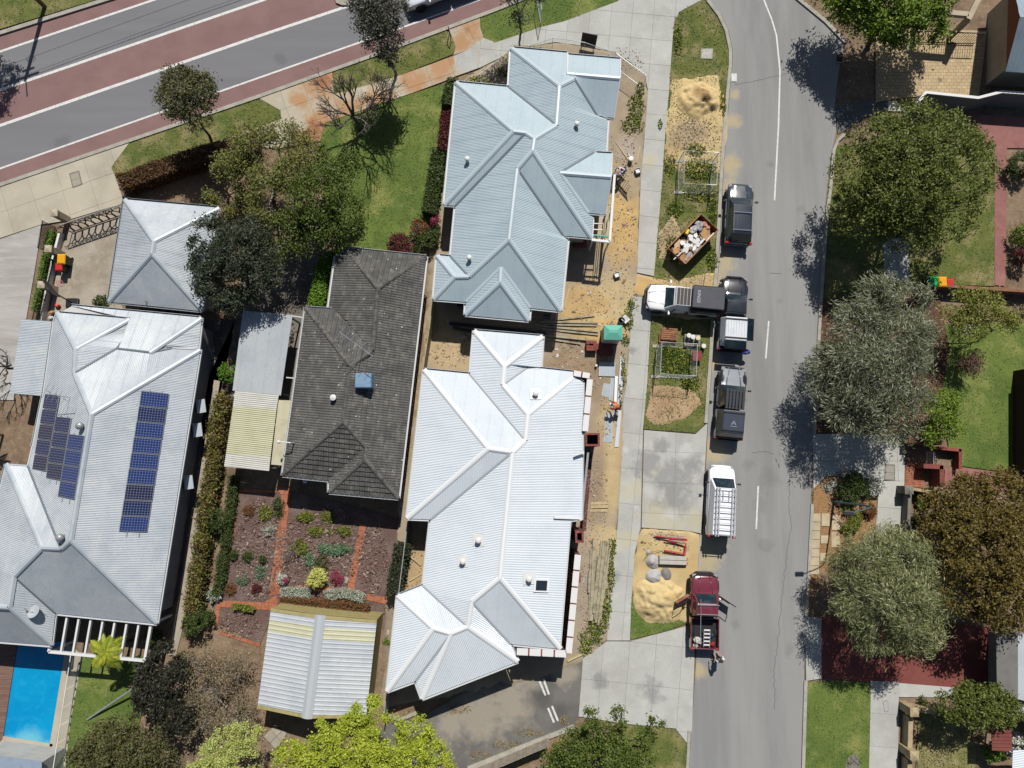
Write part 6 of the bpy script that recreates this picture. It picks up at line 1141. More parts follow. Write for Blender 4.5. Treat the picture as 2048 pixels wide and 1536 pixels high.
wall('low_wall', 'low limestone wall between the two pillars', [(1822, 1438), (1820, 1500)], .24, .8, m_ston, m_ston); wall('low_wall', 'low limestone wall past the farther pillar', [(1820, 1524), (1818, 1620)], .24, .8, m_ston, m_ston); wall('low_wall', 'limestone wall running to the rounded tree', [(1838, 1420), (1872, 1424)], .24, 1.0, m_ston, m_ston)
# front fence of the solar house
for lab, px, py in (('cream gate pillar at the top of the slatted fence', 107, 425), ('cream pillar above the yellow lidded bin', 95, 497), ('cream pillar beside the basketball hoop', 81, 569)): pillar(lab, px, py, .42, 1.65, m_beige)
def picket(name, label, a, b, h, n, mat, z0=.05, bw=.03, rails=True, cat='fence'):
    A, B = P(*a, h), P(*b, h); root = thing(name, label, cat, (A.x, A.y, 0)); A = Vector((A.x, A.y, 0)); B = Vector((B.x, B.y, 0)); d = (B-A).normalized()
    for k in range(n):
        p = A.lerp(B, (k+.5)/n); mb = MB(); mb.obox((p.x, p.y), (d.x, d.y), bw/2, .03, z0, h); mb.build('bar', mat, root, world=True)
    if rails:
        for z in (z0+.1, h-.1): mb = MB(); mb.bar((A.x, A.y, z), (B.x, B.y, z), .03, .04); mb.build('rail', mat, root, world=True)
    return root
m_char = nm('charcoal_steel', S(52, 54, 58), rough=.5)
picket('slatted_fence', 'charcoal barred fence between the two upper cream pillars', (84, 440), (74, 496), 1.6, 22, m_char); picket('slatted_fence', 'charcoal barred fence between the lower cream pillars', (92, 512), (80, 562), 1.4, 18, m_char, .5); picket('slatted_fence', 'charcoal barred fence from the basketball hoop to the verandah', (77, 582), (62, 640), 1.4, 20, m_char, .5)
wall('plinth_wall', 'white plinth wall inside the slatted fence', [(118, 465), (104, 520), (88, 600), (80, 642)], .16, .5, m_whitep)
A, B = P(117, 451, 1.6), P(246, 407, 1.6); gt = thing('driveway_gate', 'rusty laser cut gate with branching tree pattern across the courtyard', 'gate', (A.x, A.y, 0)); mr = nm('rusted_steel', S(84, 52, 40), [('n', S(60, 36, 28), 5, .45, .65, .8)], .9); d = (B-A).normalized()
for z in (.12, 1.58): mb = MB(); mb.bar((A.x, A.y, z), (B.x, B.y, z), .05, .06); mb.build('rail', m_steel if z > 1 else mr, gt, world=True)
for t in (0, .5, 1): p = A.lerp(B, t); mb = MB(); mb.bar((p.x, p.y, .1), (p.x, p.y, 1.6), .05); mb.build('stile', mr, gt, world=True)
for k in range(9):
    mb = MB(); p = A.lerp(B, (k+.5)/9)
    def twig(o, a, l, w_, dep):
        e = o+d*math.sin(a)*l+Vector((0, 0, math.cos(a)*l)); e.z = min(1.55, e.z); mb.bar(o, e, .02, w_, up=(d.x, d.y, 0))
        if dep:
            for s_ in (-1, 1): twig(e, a+s_*rnd.uniform(.3, .7), l*.7, w_*.65, dep-1)
    twig(Vector((p.x, p.y, .12)), rnd.uniform(-.15, .15), .55, .13, 4); mb.build('lattice', mr, gt, world=True)
# boundary fences near the building site
wall('boundary_fence', 'pale fence between the tiled house alley and the site yard', [(866, 600), (858, 660), (846, 738)], .06, 1.7, nm('khaki_fence', S(176, 170, 136), [('n', S(150, 144, 112), 2, .45, .65, .6)], .8, coord='Position'), cat='fence')
wall('boundary_fence', 'grey fence west of the white house south yard', [(815, 1044), (808, 1100), (797, 1188)], .06, 1.7, nm('grey_fence', S(160, 162, 158), rough=.8), cat='fence')
wall('boundary_fence', 'thin fence beside the bright shed strip', [(772, 1390), (768, 1440)], .05, 1.6, MATS['grey_fence'], cat='fence')
A, B = P(940, 1560, 1.5), P(1100, 1492, 1.5); pf = thing('paling_fence', 'grey timber paling fence along the parking court', 'fence', (A.x, A.y, 0)); d = Vector((B.x-A.x, B.y-A.y, 0)).normalized(); mp_ = nm('weathered_paling', S(172, 162, 148), [('n', S(140, 130, 118), 4, .45, .65, .8)], .9, objrand=.1); n = 52
for k in range(n):
    p = A.lerp(B, (k+.5)/n); mb = MB(); mb.obox((p.x, p.y), (d.x, d.y), .055, .012, -.05, 1.5+rnd.uniform(-.02, .02)); mb.build('paling', mp_, pf, world=True)
ribbon('kerb', [(936, 1538), (1040, 1496), (1148, 1454)], .3, -.05, .1, m_kerb); ribbon('kerb', [(775, 1432), (800, 1440), (836, 1424)], .22, -.05, .12, m_kerb)
sheet('planting_strip', [(936, 1545), (1148, 1460), (1160, 1470), (1000, 1560)], .0, nm('leafy_soil', S(150, 128, 92), [('n', S(112, 92, 62), 4, .45, .65, .8), ('n', S(176, 150, 90), 14, .55, .7, .7)], .95, coord='Position'))
wall('garden_edge', 'weathered timber edging at the end of the verge weeds', [(1136, 1322), (1166, 1308)], .12, .16, m_tmb, cat='edging')
# white pedestrian gate
A, B = P(1853, 905, 1.0), P(1853, 930, 1.0); wg = thing('garden_gate', 'white arched garden gate standing open between the brick walls', 'gate', (A.x, A.y, 0))
for k in range(9):
    t = k/8; p = P(1853, 904+t*25, .15); q_ = P(1887+4*math.sin(math.pi*t), 904+t*25, 1.25); mb = MB(); mb.tube([tuple(p), (p.x+.02, p.y, 1.05+.15*math.sin(math.pi*t))], .016, 6); mb.build('bar', m_whitep, wg, world=True)
for z in (.2, 1.0): a_, b_ = P(1853, 904, .15), P(1853, 929, .15); mb = MB(); mb.bar((a_.x, a_.y, z), (b_.x, b_.y, z), .04); mb.build('rail', m_whitep, wg, world=True)
# ---------------------------------------------------------------- parts of neighbouring houses at the edge of the picture
eh = thing('gable_house', 'grey blue roofed house with beige gable end beside the paved drive', 'house', tuple(P(2040, 90)))
mb = MB(); mb.prism([(v.x, v.y) for v in PL([(1976, 26), (2130, 10), (2130, 178), (1972, 170)], 0)], -.05, 3.0); mb.build('wall', m_beige, eh, world=True)
mb = MB(); q = [P(*p) for p in ((2040, 34, 4.9), (2011, 143, 3.0), (2140, 152, 3.0), (2140, 34, 4.9))]; corr(mb, q, (q[1], q[2]), .3, .012); mb.build('roof_sheet', nm('slate_blue_roof', S(150, 170, 182), [('n', S(128, 148, 162), 1, .45, .65, .6)], .5, coord='Position'), eh, world=True)
mb = MB(); q = [P(*p) for p in ((2040, 34, 4.9), (2140, 34, 4.9), (2140, -70, 3.0), (2020, -60, 3.0))]; corr(mb, q, (q[3], q[2]), .3, .012); mb.build('roof_sheet', MATS['slate_blue_roof'], eh, world=True)
mb = MB(); mb.add([tuple(P(*p)) for p in ((2040, 34, 4.88), (2012, 143, 2.98), (2018, -60, 2.98))], [(0, 1, 2)]); mb.build('gable_end', nm('terracotta_gable', S(150, 92, 62), [('n', S(124, 74, 50), 3, .45, .65, .6)], .9), eh, world=True)
A, B = P(1850, 62, 1.5), P(1972, 66, 1.5); sg = thing('entry_gate', 'black barred entry gate at the top of the paved drive', 'gate', (A.x, A.y, 0))
for k in range(26): p = A.lerp(B, k/25); mb = MB(); mb.box(p.x-.012, p.x+.012, p.y-.012, p.y+.012, .05, 1.5); mb.build('bar', m_black, sg, world=True)
for z in (.15, 1.45): mb = MB(); mb.bar((A.x, A.y, z), (B.x, B.y, z), .05); mb.build('rail', m_black, sg, world=True)
bm_ = thing('portico', 'cream entrance portico frame behind the black gate', 'portico', tuple(P(1920, 30)))
for a, b in (((1935, 40), (1955, 0)), ((1860, 24), (1935, 30))): mb = MB(); mb.bar(P(*a, 2.4), P(*b, 2.4), .35, .3); mb.build('beam', m_beige, bm_, world=True)
for a in ((1935, 40), (1862, 24)): v = P(*a, 2.2); mb = MB(); mb.box(v.x-.16, v.x+.16, v.y-.16, v.y+.16, -.05, 2.25); mb.build('post', m_beige, bm_, world=True)
bh = thing('brown_shed', 'dark brown flat shed at the east edge of the lawn', 'shed', tuple(P(2060, 840))); mb = MB(); mb.prism([(v.x, v.y) for v in PL([(2026, 742), (2120, 748), (2120, 950), (2026, 940)], 0)], -.05, 2.2); mb.build('wall', nm('dark_brown_wall', S(72, 50, 44), rough=.9), bh, world=True)
mb = MB(); mb.prism([(v.x, v.y) for v in PL([(2022, 738), (2124, 744), (2124, 954), (2022, 944)], 0)], 2.22, 2.32); mb.build('roof_slab', nm('brown_roof', S(92, 66, 58), [('n', S(70, 50, 44), 2, .45, .65, .6)], .8, coord='Position'), bh, world=True)
eh2 = thing('east_house', 'grey walled house corner at the end of the dark red driveway', 'house', tuple(P(2040, 1330))); mb = MB(); mb.prism([(v.x, v.y) for v in PL([(1976, 1262), (2100, 1262), (2100, 1470), (2036, 1440), (1976, 1384)], 0)], -.05, 2.7); mb.build('wall', nm('grey_beige_wall', S(150, 146, 138), [('n', S(130, 126, 118), 1, .45, .65, .6)], .9, coord='Position'), eh2, world=True)
for poly, mt in ((([(1992, 1256, 2.9), (2036, 1268, 3.1), (2036, 1398, 3.1), (1994, 1378, 2.9)]), nm('dull_grey_roof', S(128, 126, 122), [('n', S(106, 104, 102), 1.2, .45, .65, .6)], .8, coord='Position')), (([(2036, 1268, 3.1), (2110, 1264, 3.0), (2110, 1420, 3.0), (2036, 1398, 3.1)]), m_cgrey)):
    mb = MB(); q = [P(*p) for p in poly]; mb.add([tuple(v) for v in q], [(0, 1, 2, 3)]); mb.build('roof_sheet', mt, eh2, world=True)
mb = MB(); q = [P(*p) for p in ((2034, 1424, 2.7), (2110, 1360, 2.7), (2110, 1440, 2.7), (2038, 1428, 2.7))]; corr(mb, q, (q[0], q[1])); mb.build('awning', m_white, eh2, world=True)
dk2 = thing('red_awning', 'dark red timber awning behind the rounded tree', 'awning', tuple(P(2005, 1480))); mb = MB()
for k in range(6): y = 1460+k*7; mb = MB(); q = [(v.x, v.y) for v in PL([(1984, y), (2024, y+1), (2024, y+7), (1984, y+6)], 2.2)]; mb.prism(q, 2.12, 2.2); mb.build('plank', m_redd, dk2, world=True)
for a in ((1988, 1464), (1988, 1498), (2020, 1464)): v = P(*a, 2.1); mb = MB(); mb.box(v.x-.05, v.x+.05, v.y-.05, v.y+.05, -.05, 2.12); mb.build('post', m_redd, dk2, world=True)
ca = flatroof('white_patio', 'white corrugated patio roof at the bottom corner beside the red awning', 'patio cover', [([(2026, 1500, 2.4), (2120, 1500, 2.4), (2120, 1600, 2.4), (2022, 1600, 2.4)], m_white)], m_whitep, None, [(2030, 1510, 2.3), (2026, 1590, 2.3)], eave=(0, 3))
# ---------------------------------------------------------------- vehicles (x forward, y left)
m_tyre = nm('tyre_rubber', (.012, .012, .013), rough=.85); m_rim = nm('alloy_rim', (.35, .36, .38), rough=.3, metal=.8); m_vglass = nm('vehicle_glass', (.012, .022, .03), [('n', (.04, .06, .07), 1.6, .5, .7, .6)], .05, spec=.6)
m_plas = nm('black_plastic', (.014, .014, .016), rough=.55); m_lamp = nm('headlamp_lens', (.20, .21, .23), rough=.12, spec=.6); m_tail = nm('tail_lens', (.35, .015, .012), rough=.15); m_amber = nm('amber_lens', (.6, .2, .02), rough=.15); m_chrome = nm('chrome', (.7, .7, .72), rough=.12, metal=1.0)
def paint(name, c, rough=.22, coat=1.0, dust=.25, dc=(.32, .29, .24)): return nm('paint_'+name, c, [('n', dc, 1.4, .52, .78, dust)], rough, coat=coat, spec=.5)
def loft(st, nhalf=6):
    """st: (x, half width, z bottom, z top[, shoulder]) -> closed shell"""
    mb = MB(); rows = []
    for s in st:
        x, hw, zb, zt = s[:4]; sh = s[4] if len(s) > 4 else .80
        pr = [(hw*.86, zb), (hw*.985, zb+.10), (hw, zb+(zt-zb)*.45), (hw*.985, zb+(zt-zb)*.78), (hw*.95, zt-.05), (hw*sh, zt), (hw*.4, zt+.018)]
        ring = [(x, y, z) for y, z in pr]+[(x, 0, zt+.022)]+[(x, -y, z) for y, z in reversed(pr)]; rows.append(len(mb.v)); mb.v.extend(ring)
    n = 15
    for i in range(len(st)-1):
        for k in range(n-1): a = rows[i]+k; b = rows[i+1]+k; mb.f.append((a, b, b+1, a+1))
        mb.f.append((rows[i]+n-1, rows[i+1]+n-1, rows[i+1], rows[i]))
    mb.f.append(tuple(rows[0]+k for k in range(n))); mb.f.append(tuple(rows[-1]+k for k in range(n-1, -1, -1))); return mb
def quadpt(c, u, v): return c[0].lerp(c[1], u).lerp(c[3].lerp(c[2], u), v)
def pane(c, u0, u1, v0, v1, off=.012):
    n = (c[1]-c[0]).cross(c[3]-c[0]).normalized(); mb = MB(); o = n*off; nu, nv = 4, 3
    for j in range(nv+1):
        for i in range(nu+1): mb.v.append(tuple(quadpt(c, u0+(u1-u0)*i/nu, v0+(v1-v0)*j/nv)+o))
    for j in range(nv):
        for i in range(nu): a = j*(nu+1)+i; mb.f.append((a, a+1, a+nu+2, a+nu+1))
    return mb
def cabin(root, body, xfb, xft, xrt, xrb, wb, wt, zb, zr, doors=2, rear=True, skip_side=None, names=True):
    V_ = lambda x, y, z: Vector((x, y, z)); bl = [V_(xfb, wb*.93, zb), V_(xrb, wb, zb), V_(xrb, -wb, zb), V_(xfb, -wb*.93, zb)]; tp = [V_(xft, wt*.95, zr-.03), V_(xrt, wt, zr-.02), V_(xrt, -wt, zr-.02), V_(xft, -wt*.95, zr-.03)]
    mb = MB(); mid = [V_((xft*.35+xrt*.65), wt*.97, zr), V_((xft*.35+xrt*.65), -wt*.97, zr)]
    mb.add(bl+tp, [(0, 3, 2, 1), (0, 1, 5, 4), (1, 2, 6, 5), (2, 3, 7, 6), (3, 0, 4, 7), (4, 5, 6, 7)]); mb.build('cab', body, root, bevel=.07, seg=3, smooth=False)
    # crowned roof skin
    mb = MB(); nx, ny = 7, 7
    for i in range(nx+1):
        for j in range(ny+1):
            t, s = i/nx, j/ny*2-1; x = xft-.05+(xrt+.06-xft+.05)*t; w_ = (wt*.95+(wt-wt*.95)*t)-.07; mb.v.append((x, s*w_, zr-.012+.035*(1-s*s)*(1-(2*t-1)**2*.6)))
    for i in range(nx):
        for j in range(ny): a = i*(ny+1)+j; mb.f.append((a, a+1, a+ny+2, a+ny+1))
    mb.build('roof_skin', body, root, smooth=True)
    fr = [bl[3], bl[0], tp[0], tp[3]]; pane(fr, .06, .94, .06, .93).build('windscreen', m_vglass, root)
    if rear: rr = [bl[1], bl[2], tp[2], tp[1]]; pane(rr, .08, .92, .12, .88).build('rear_window', m_vglass, root)
    for s, sd in ((1, [bl[0], bl[1], tp[1], tp[0]]), (-1, [bl[2], bl[3], tp[3], tp[2]])):
        if s == 1: sd = [bl[0], bl[1], tp[1], tp[0]]
        spans = [(.10, .50), (.54, .92)] if doors == 2 else ([(.10, .88)] if doors == 1 else [(.08, .36), (.39, .68), (.71, .94)])
        for (u0, u1) in spans:
            if s == -1: u0, u1 = 1-u1, 1-u0
            if (s, round(u0, 2)) == skip_side: continue
            if s == 1: q = [sd[1], sd[0], sd[3], sd[2]]; pane(q, 1-u1, 1-u0, .12, .86).build('side_window', m_vglass, root)
            else: q = [sd[1], sd[0], sd[3], sd[2]]; pane(q, 1-u1, 1-u0, .12, .86).build('side_window', m_vglass, root)
def wheels(root, xs, hw, r=.36, wd=.25, mr=None):
    for x in xs:
        for s in (1, -1):
            mb = MB(); mb.lathe([(r*.62, -wd/2), (r*.93, -wd/2), (r, -wd/2+.04), (r, wd/2-.04), (r*.93, wd/2), (r*.62, wd/2)], 20, (0, 0, 0), 'y'); t = mb.build('wheel', m_tyre, root); t.location = (x, s*(hw-wd/2+.02), r)
            mb = MB(); mb.lathe([(.02, s*(wd/2-.01)), (r*.6, s*(wd/2-.03)), (r*.64, s*(wd/2-.005)), (r*.64, s*(wd/2-.06))], 14, (0, 0, 0), 'y'); mb.build('rim', mr or m_rim, t)
            mb = MB(); a = np.linspace(0, math.pi, 9); ra = r+.075
            pts = [(x+math.cos(q)*ra, s*(hw+.012), r+math.sin(q)*ra*.98) for q in a]; mb.tube(pts, .035, 5); mb.build('wheel_arch', m_plas, root)
def mirrors(root, x, hw, z, mat):
    for s in (1, -1):
        mb = MB(); mb.bar((x, s*hw*.95, z), (x-.02, s*(hw+.12), z+.03), .04, .03); mb.box(x-.07, x+.05, min(s*(hw+.08), s*(hw+.27)), max(s*(hw+.08), s*(hw+.27)), z-.03, z+.14); mb.build('mirror', mat, root, bevel=.02)
def lamps(root, L_, hw, zf, zr, w=.34):
    for s in (1, -1):
        mb = MB(); mb.box(L_/2-.34, L_/2-.10, min(s*(hw-.36), s*(hw-.09)), max(s*(hw-.36), s*(hw-.09)), zf-.12, zf+.02); mb.build('headlight', m_lamp, root, bevel=.04)
        mb = MB(); mb.box(-L_/2-.01, -L_/2+.14, min(s*(hw-.2), s*(hw+.004)), max(s*(hw-.2), s*(hw+.004)), zr-.3, zr+.02); mb.build('tail_light', m_tail, root, bevel=.03)
def bonnet(root, x0, x1, w0, w1, z0, z1, mat, scoop=False):
    mb = MB(); n = 8
    for i in range(n+1):
        for j in range(9):
            t, s = i/n, j/4-1; x = x0+(x1-x0)*t; w_ = w0+(w1-w0)*t; z = z0+(z1-z0)*t**.7; edge = .012 if abs(s) < .95 else -.03; mb.v.append((x, s*w_, z+.03+edge+.022*(1-s*s)*math.sin(math.pi*min(1, t+.15))))
    for i in range(n):
        for j in range(8): a = i*9+j; mb.f.append((a, a+1, a+10, a+9))
    mb.build('bonnet', mat, root, smooth=True)
    for s in (-1, 1):
        mb = MB(); mb.tube([(x0, s*w0*.62, z0+.052), ((x0+x1)/2, s*w0*.58, (z0*.4+z1*.6)+.062), (x1+.1, s*w1*.5, z1+.036)], .022, 5); mb.build('bonnet_crease', mat, root, smooth=True)
    if scoop: mb = MB(); mb.box(x1+.25, x1+.5, -.28, .28, z1+.02, z1+.10); mb.build('bonnet_scoop', mat, root, bevel=.03)
    mb = MB()
    for s in (-.35, .3): mb.bar((x0-.1, s-.25, z0+.07), (x0-.22, s+.3, z0+.10), .025, .02)
    mb.build('wiper', m_plas, root)
def place(name, label, cat, f, r, z=.8, group=None):
    a, b = P(*f, z), P(*r, z); c = (a+b)/2; d = a-b; root = thing(name, label, cat, (c.x, c.y, .004), math.atan2(d.y, d.x), group); return root, d.length
def bullbar(root, L_, hw, mat=None):
    mb = MB(); mb.bar((L_/2-.04, hw*.55, .62), (L_/2-.04, -hw*.55, .62), .14, .34)
    for s in (1, -1): mb.bar((L_/2-.04, s*hw*.55, .62), (L_/2-.34, s*hw*.99, .58), .12, .3)
    mb.build('bull_bar', mat or m_plas, root, bevel=.02)
    mb = MB()
    for z in (.86, 1.0): mb.tube([(L_/2-.3, hw*.86, z-.12), (L_/2-.1, hw*.5, z), (L_/2-.1, -hw*.5, z), (L_/2-.3, -hw*.86, z-.12)], .032, 6)
    for y in (-.35, .35): mb.tube([(L_/2-.06, y, .6), (L_/2-.1, y, 1.02)], .032, 6)
    mb.build('bar_hoop', mat or m_plas, root)
GP = 'vehicles on the street'
# ---- black station wagon with roof rails
pb = paint('black', (.016, .018, .023), .2, 1, .12, (.10, .11, .13)); psky = paint('sky_tinted_black', (.024, .031, .042), .2, 1, .12, (.10, .11, .13)); root, L_ = place('parked_suv', 'glossy black wagon with silver roof rails parked furthest up the street', 'car', (1481, 366), (1476, 489), .8); hw = .92  # wagon black carries the sky's blue-grey reflection in its base colour
loft([(L_/2, .55, .42, .62), (L_/2-.06, .72, .30, .74), (L_/2-.35, .88, .26, .88), (L_/2-.9, hw, .25, .98), (L_/2-1.35, hw, .25, 1.02), (0, hw, .25, 1.02), (-L_/2+.5, hw, .27, 1.03), (-L_/2+.12, .88, .34, 1.0), (-L_/2, .80, .42, .85)]).build('body', psky, root, smooth=True, subsurf=1)
bonnet(root, L_/2-1.28, L_/2-.25, .72, .55, 1.02, .86, psky); cabin(root, psky, L_/2-1.15, L_/2-1.85, -L_/2+.55, -L_/2+.10, .86, .66, 1.0, 1.63, 3)
lamps(root, L_, hw, .80, 1.0); mirrors(root, L_/2-1.45, hw, 1.05, psky); wheels(root, (L_/2-.85, -L_/2+.9), hw, .35, .23)
for s in (1, -1):
    mb = MB(); mb.tube([(L_/2-2.0, s*.62, 1.66), (L_/2-2.1, s*.62, 1.70), (-L_/2+.6, s*.62, 1.70), (-L_/2+.5, s*.62, 1.66)], .022, 6); mb.build('roof_rail', m_chrome, root)
for x in (L_/2-2.45, -L_/2+.75): mb = MB(); mb.bar((x, .66, 1.72), (x, -.66, 1.72), .07, .03); mb.build('cross_bar', m_chrome, root)
for k in range(5): mb = MB(); y = -.45+k*.225; mb.bar((L_/2-2.5, y, 1.668), (-L_/2+.8, y, 1.668), .02, .008); mb.build('roof_groove', m_plas, root)
mb = MB(); mb.box(-L_/2-.03, -L_/2+.15, -.82, .82, .38, .62); mb.build('rear_bumper', psky, root, bevel=.05); mb = MB(); mb.box(L_/2-.12, L_/2+.02, -.62, .62, .36, .58); mb.build('grille', m_plas, root, bevel=.03)
# ---- utes
def ute(name, label, f, r, body, hw=.93, z=.8, cabfrac=.60, bull=None, tray=True, skip=None, rimm=None, zroof=1.72, hood=1.06, L0=None):
    root, L_ = place(name, label, 'ute', f, r, z); xb = L_/2-L_*cabfrac   # back of the cab
    loft([(L_/2-.05, .55, .45, .72), (L_/2-.12, .76, .36, .86), (L_/2-.4, .89, .32, .97), (L_/2-1.0, hw, .32, hood), (L_/2-1.5, hw, .32, hood+.02), (xb+.5, hw, .34, hood), (xb+.02, hw, .36, hood)]).build('body', body, root, smooth=True, subsurf=1)
    bonnet(root, L_/2-1.38, L_/2-.3, .74, .58, hood+.005, .92, body)
    cabin(root, body, L_/2-1.28, L_/2-1.88, xb+.22, xb+.06, .86, .68, hood-.03, zroof, 2, skip_side=skip)
    lamps(root, L_, hw, .88, 1.0); mirrors(root, L_/2-1.62, hw, hood+.04, body); wheels(root, (L_/2-.95, -L_/2+1.05), hw, .39, .27, rimm)
    if bull: bullbar(root, L_, hw, bull)
    else: mb = MB(); mb.box(L_/2-.16, L_/2+.01, -.8, .8, .40, .68); mb.build('front_bumper', m_plas, root, bevel=.05)
    if tray:
        x0, x1 = xb-.02, -L_/2+.06
        for nme, bx in (('tray_side', (x1, x0, hw-.06, hw, .55, hood)), ('tray_side', (x1, x0, -hw, -hw+.06, .55, hood)), ('headboard', (x0-.06, x0-.002, -hw+.06, hw-.06, .6, hood+.02)), ('tailgate', (x1, x1+.05, -hw+.06, hw-.06, .6, hood-.01)), ('tray_floor', (x1+.05, x0-.06, -hw+.06, hw-.06, .58, .66))):
            mb = MB(); mb.box(*bx); mb.build(nme, body if nme != 'tray_floor' else m_plas, root, bevel=.015)
        mb = MB(); mb.box(-L_/2-.06, -L_/2+.06, -.8, .8, .42, .56); mb.build('rear_bumper', m_chrome if body is not pb else m_plas, root, bevel=.03)
    return root, L_, xb
wp = paint('white', (.62, .63, .63), .28, .6, .2, (.5, .47, .42))
# white ute with black canopy and solar panel
root, L_, xb = ute('canopy_ute', 'white ute with black canopy, roof solar panel and KINGS roof box, nose onto the footpath', (1290, 593), (1438, 607), wp, cabfrac=.60, bull=m_plas)
m_can = nm('black_canopy', S(78, 80, 88), [('n', S(66, 68, 76), 2, .45, .65, .6)], .6); x0, x1 = xb-.04, -L_/2+.02
mb = MB(); mb.box(x1, x0, -.92, .92, 1.0, 1.78); cn = mb.build('canopy', m_plas, root, bevel=.06)
mb = MB(); mb.box(x1-.06, x0+.12, -.74, .74, 1.84, 2.10); bx_ = mb.build('roof_box', m_can, root, bevel=.05)
for s in (1, -1): mb = MB(); mb.box(x1+.35, x0-.35, min(s*.915, s*.935), max(s*.915, s*.935), 1.25, 1.68); mb.build('canopy_window', nm('tinted_window', S(150, 146, 110), rough=.2), cn)
mb = MB(); xs = xb+.14; mb.box(xs, xs+.98, -.62, .62, 1.80, 1.84); pn = mb.build('roof_solar_panel', m_whitep, root)
for k in range(4): mb = MB(); a = xs+.03+k*.235; mb.box(a, a+.215, -.59, .59, 1.841, 1.846); mb.build('cell_strip', nm('grey_cells', S(84, 80, 78), rough=.3), pn)
mb = MB(); mb.bar((xs-.08, .7, 1.80), (xs-.08, -.7, 1.80), .07, .05); mb.bar((xs+1.02, .7, 1.80), (xs+1.02, -.7, 1.80), .05, .05); mb.build('roof_rack', m_steel, root)
cu = bpy.data.curves.new('lettering', 'FONT'); cu.body = 'KINGS'; cu.size = .30; cu.extrude = .003; cu.align_x = 'CENTER'; cu.align_y = 'CENTER'; cu.shear = .15
o = bpy.data.objects.new('lettering', cu); COL.objects.link(o); dg = bpy.context.evaluated_depsgraph_get(); me = bpy.data.meshes.new_from_object(o.evaluated_get(dg)); bpy.data.objects.remove(o)
lt_ = bpy.data.objects.new('lettering', me); COL.objects.link(lt_); lt_.parent = bx_; me.materials.clear(); me.materials.append(nm('letter_silver', S(196, 204, 214), rough=.5)); lt_.location = (x0-.28, -.05, 2.104); lt_.rotation_euler = (0, 0, R(90))
mb = MB(); mb.tube([(L_/2-1.75, .93, .9), (L_/2-1.8, .99, 1.2), (L_/2-1.95, .95, 1.72), (L_/2-1.85, .95, 1.80)], .045, 8); mb.build('snorkel', m_plas, root)
# black ute with white canopy
root, L_, xb = ute('black_ute', 'black ute with white ribbed canopy and lifted side door behind the white ute', (1469, 553), (1462, 701), pb, cabfrac=.57, bull=m_plas)
x0, x1 = xb-.04, -L_/2+.1; wc = nm('white_canopy', S(232, 236, 242), [('n', S(206, 212, 220), 2, .48, .66, .5)], .4)
mb = MB(); a = [(x0, .9, 1.05), (x1+.1, .9, 1.05), (x1+.1, -.9, 1.05), (x0, -.9, 1.05)]; b = [(x0-.05, .72, 1.82), (x1+.45, .72, 1.82), (x1+.45, -.72, 1.82), (x0-.05, -.72, 1.82)]; mb.add(a+b, [(3, 2, 1, 0), (0, 1, 5, 4), (1, 2, 6, 5), (2, 3, 7, 6), (3, 0, 4, 7), (4, 5, 6, 7)]); cn = mb.build('canopy', wc, root, bevel=.06)
for k in range(7): y = -.54+k*.18; mb = MB(); mb.bar((x0-.3, y, 1.826), (x1+.6, y, 1.826), .022, .012); mb.build('canopy_rib', nm('rib_shade', S(190, 196, 204), rough=.5), cn)
for x in (x0-.2, x1+.62): mb = MB(); mb.bar((x, .74, 1.86), (x, -.74, 1.86), .07, .04); mb.build('roof_bar', m_plas, root)
mb = MB(); mb.add([(x0-.1, -.74, 1.80), (x1+.5, -.74, 1.80), (x1+.5, -1.18, 1.72), (x0-.1, -1.18, 1.72)], [(0, 1, 2, 3), (3, 2, 1, 0)]); mb.build('canopy_side_door', m_vglass, root)
mb = MB(); mb.tube([(x0-.1, -.76, 1.80), (x0-.1, -1.18, 1.72), (x1+.5, -1.18, 1.72), (x1+.5, -.76, 1.80)], .025, 6); mb.build('door_frame', m_plas, root)
mb = MB(); mb.add([(x1+.42, .72, 1.80), (x1+.42, -.72, 1.80), (x1-.12, -.74, 1.72), (x1-.12, .74, 1.72)], [(0, 1, 2, 3), (3, 2, 1, 0)]); mb.build('canopy_hatch', m_vglass, root)
mb = MB(); mb.box(x1+.4, x1+.5, .72, .9, 1.05, 1.4); mb.build('canopy_side_window', m_vglass, root)
bl_ = thing('blue_tarp', 'crumpled blue bag on the open tailgate of the black ute', 'bag', tuple(P(1490, 704, .75))); bl_.location.z = .75; mb = MB(); mb.blob((0, 0, .1), .3, .22, .14, .25, 9, 6, 5); mb.build('bag_cloth', nm('blue_plastic', S(72, 90, 160), rough=.5), bl_)
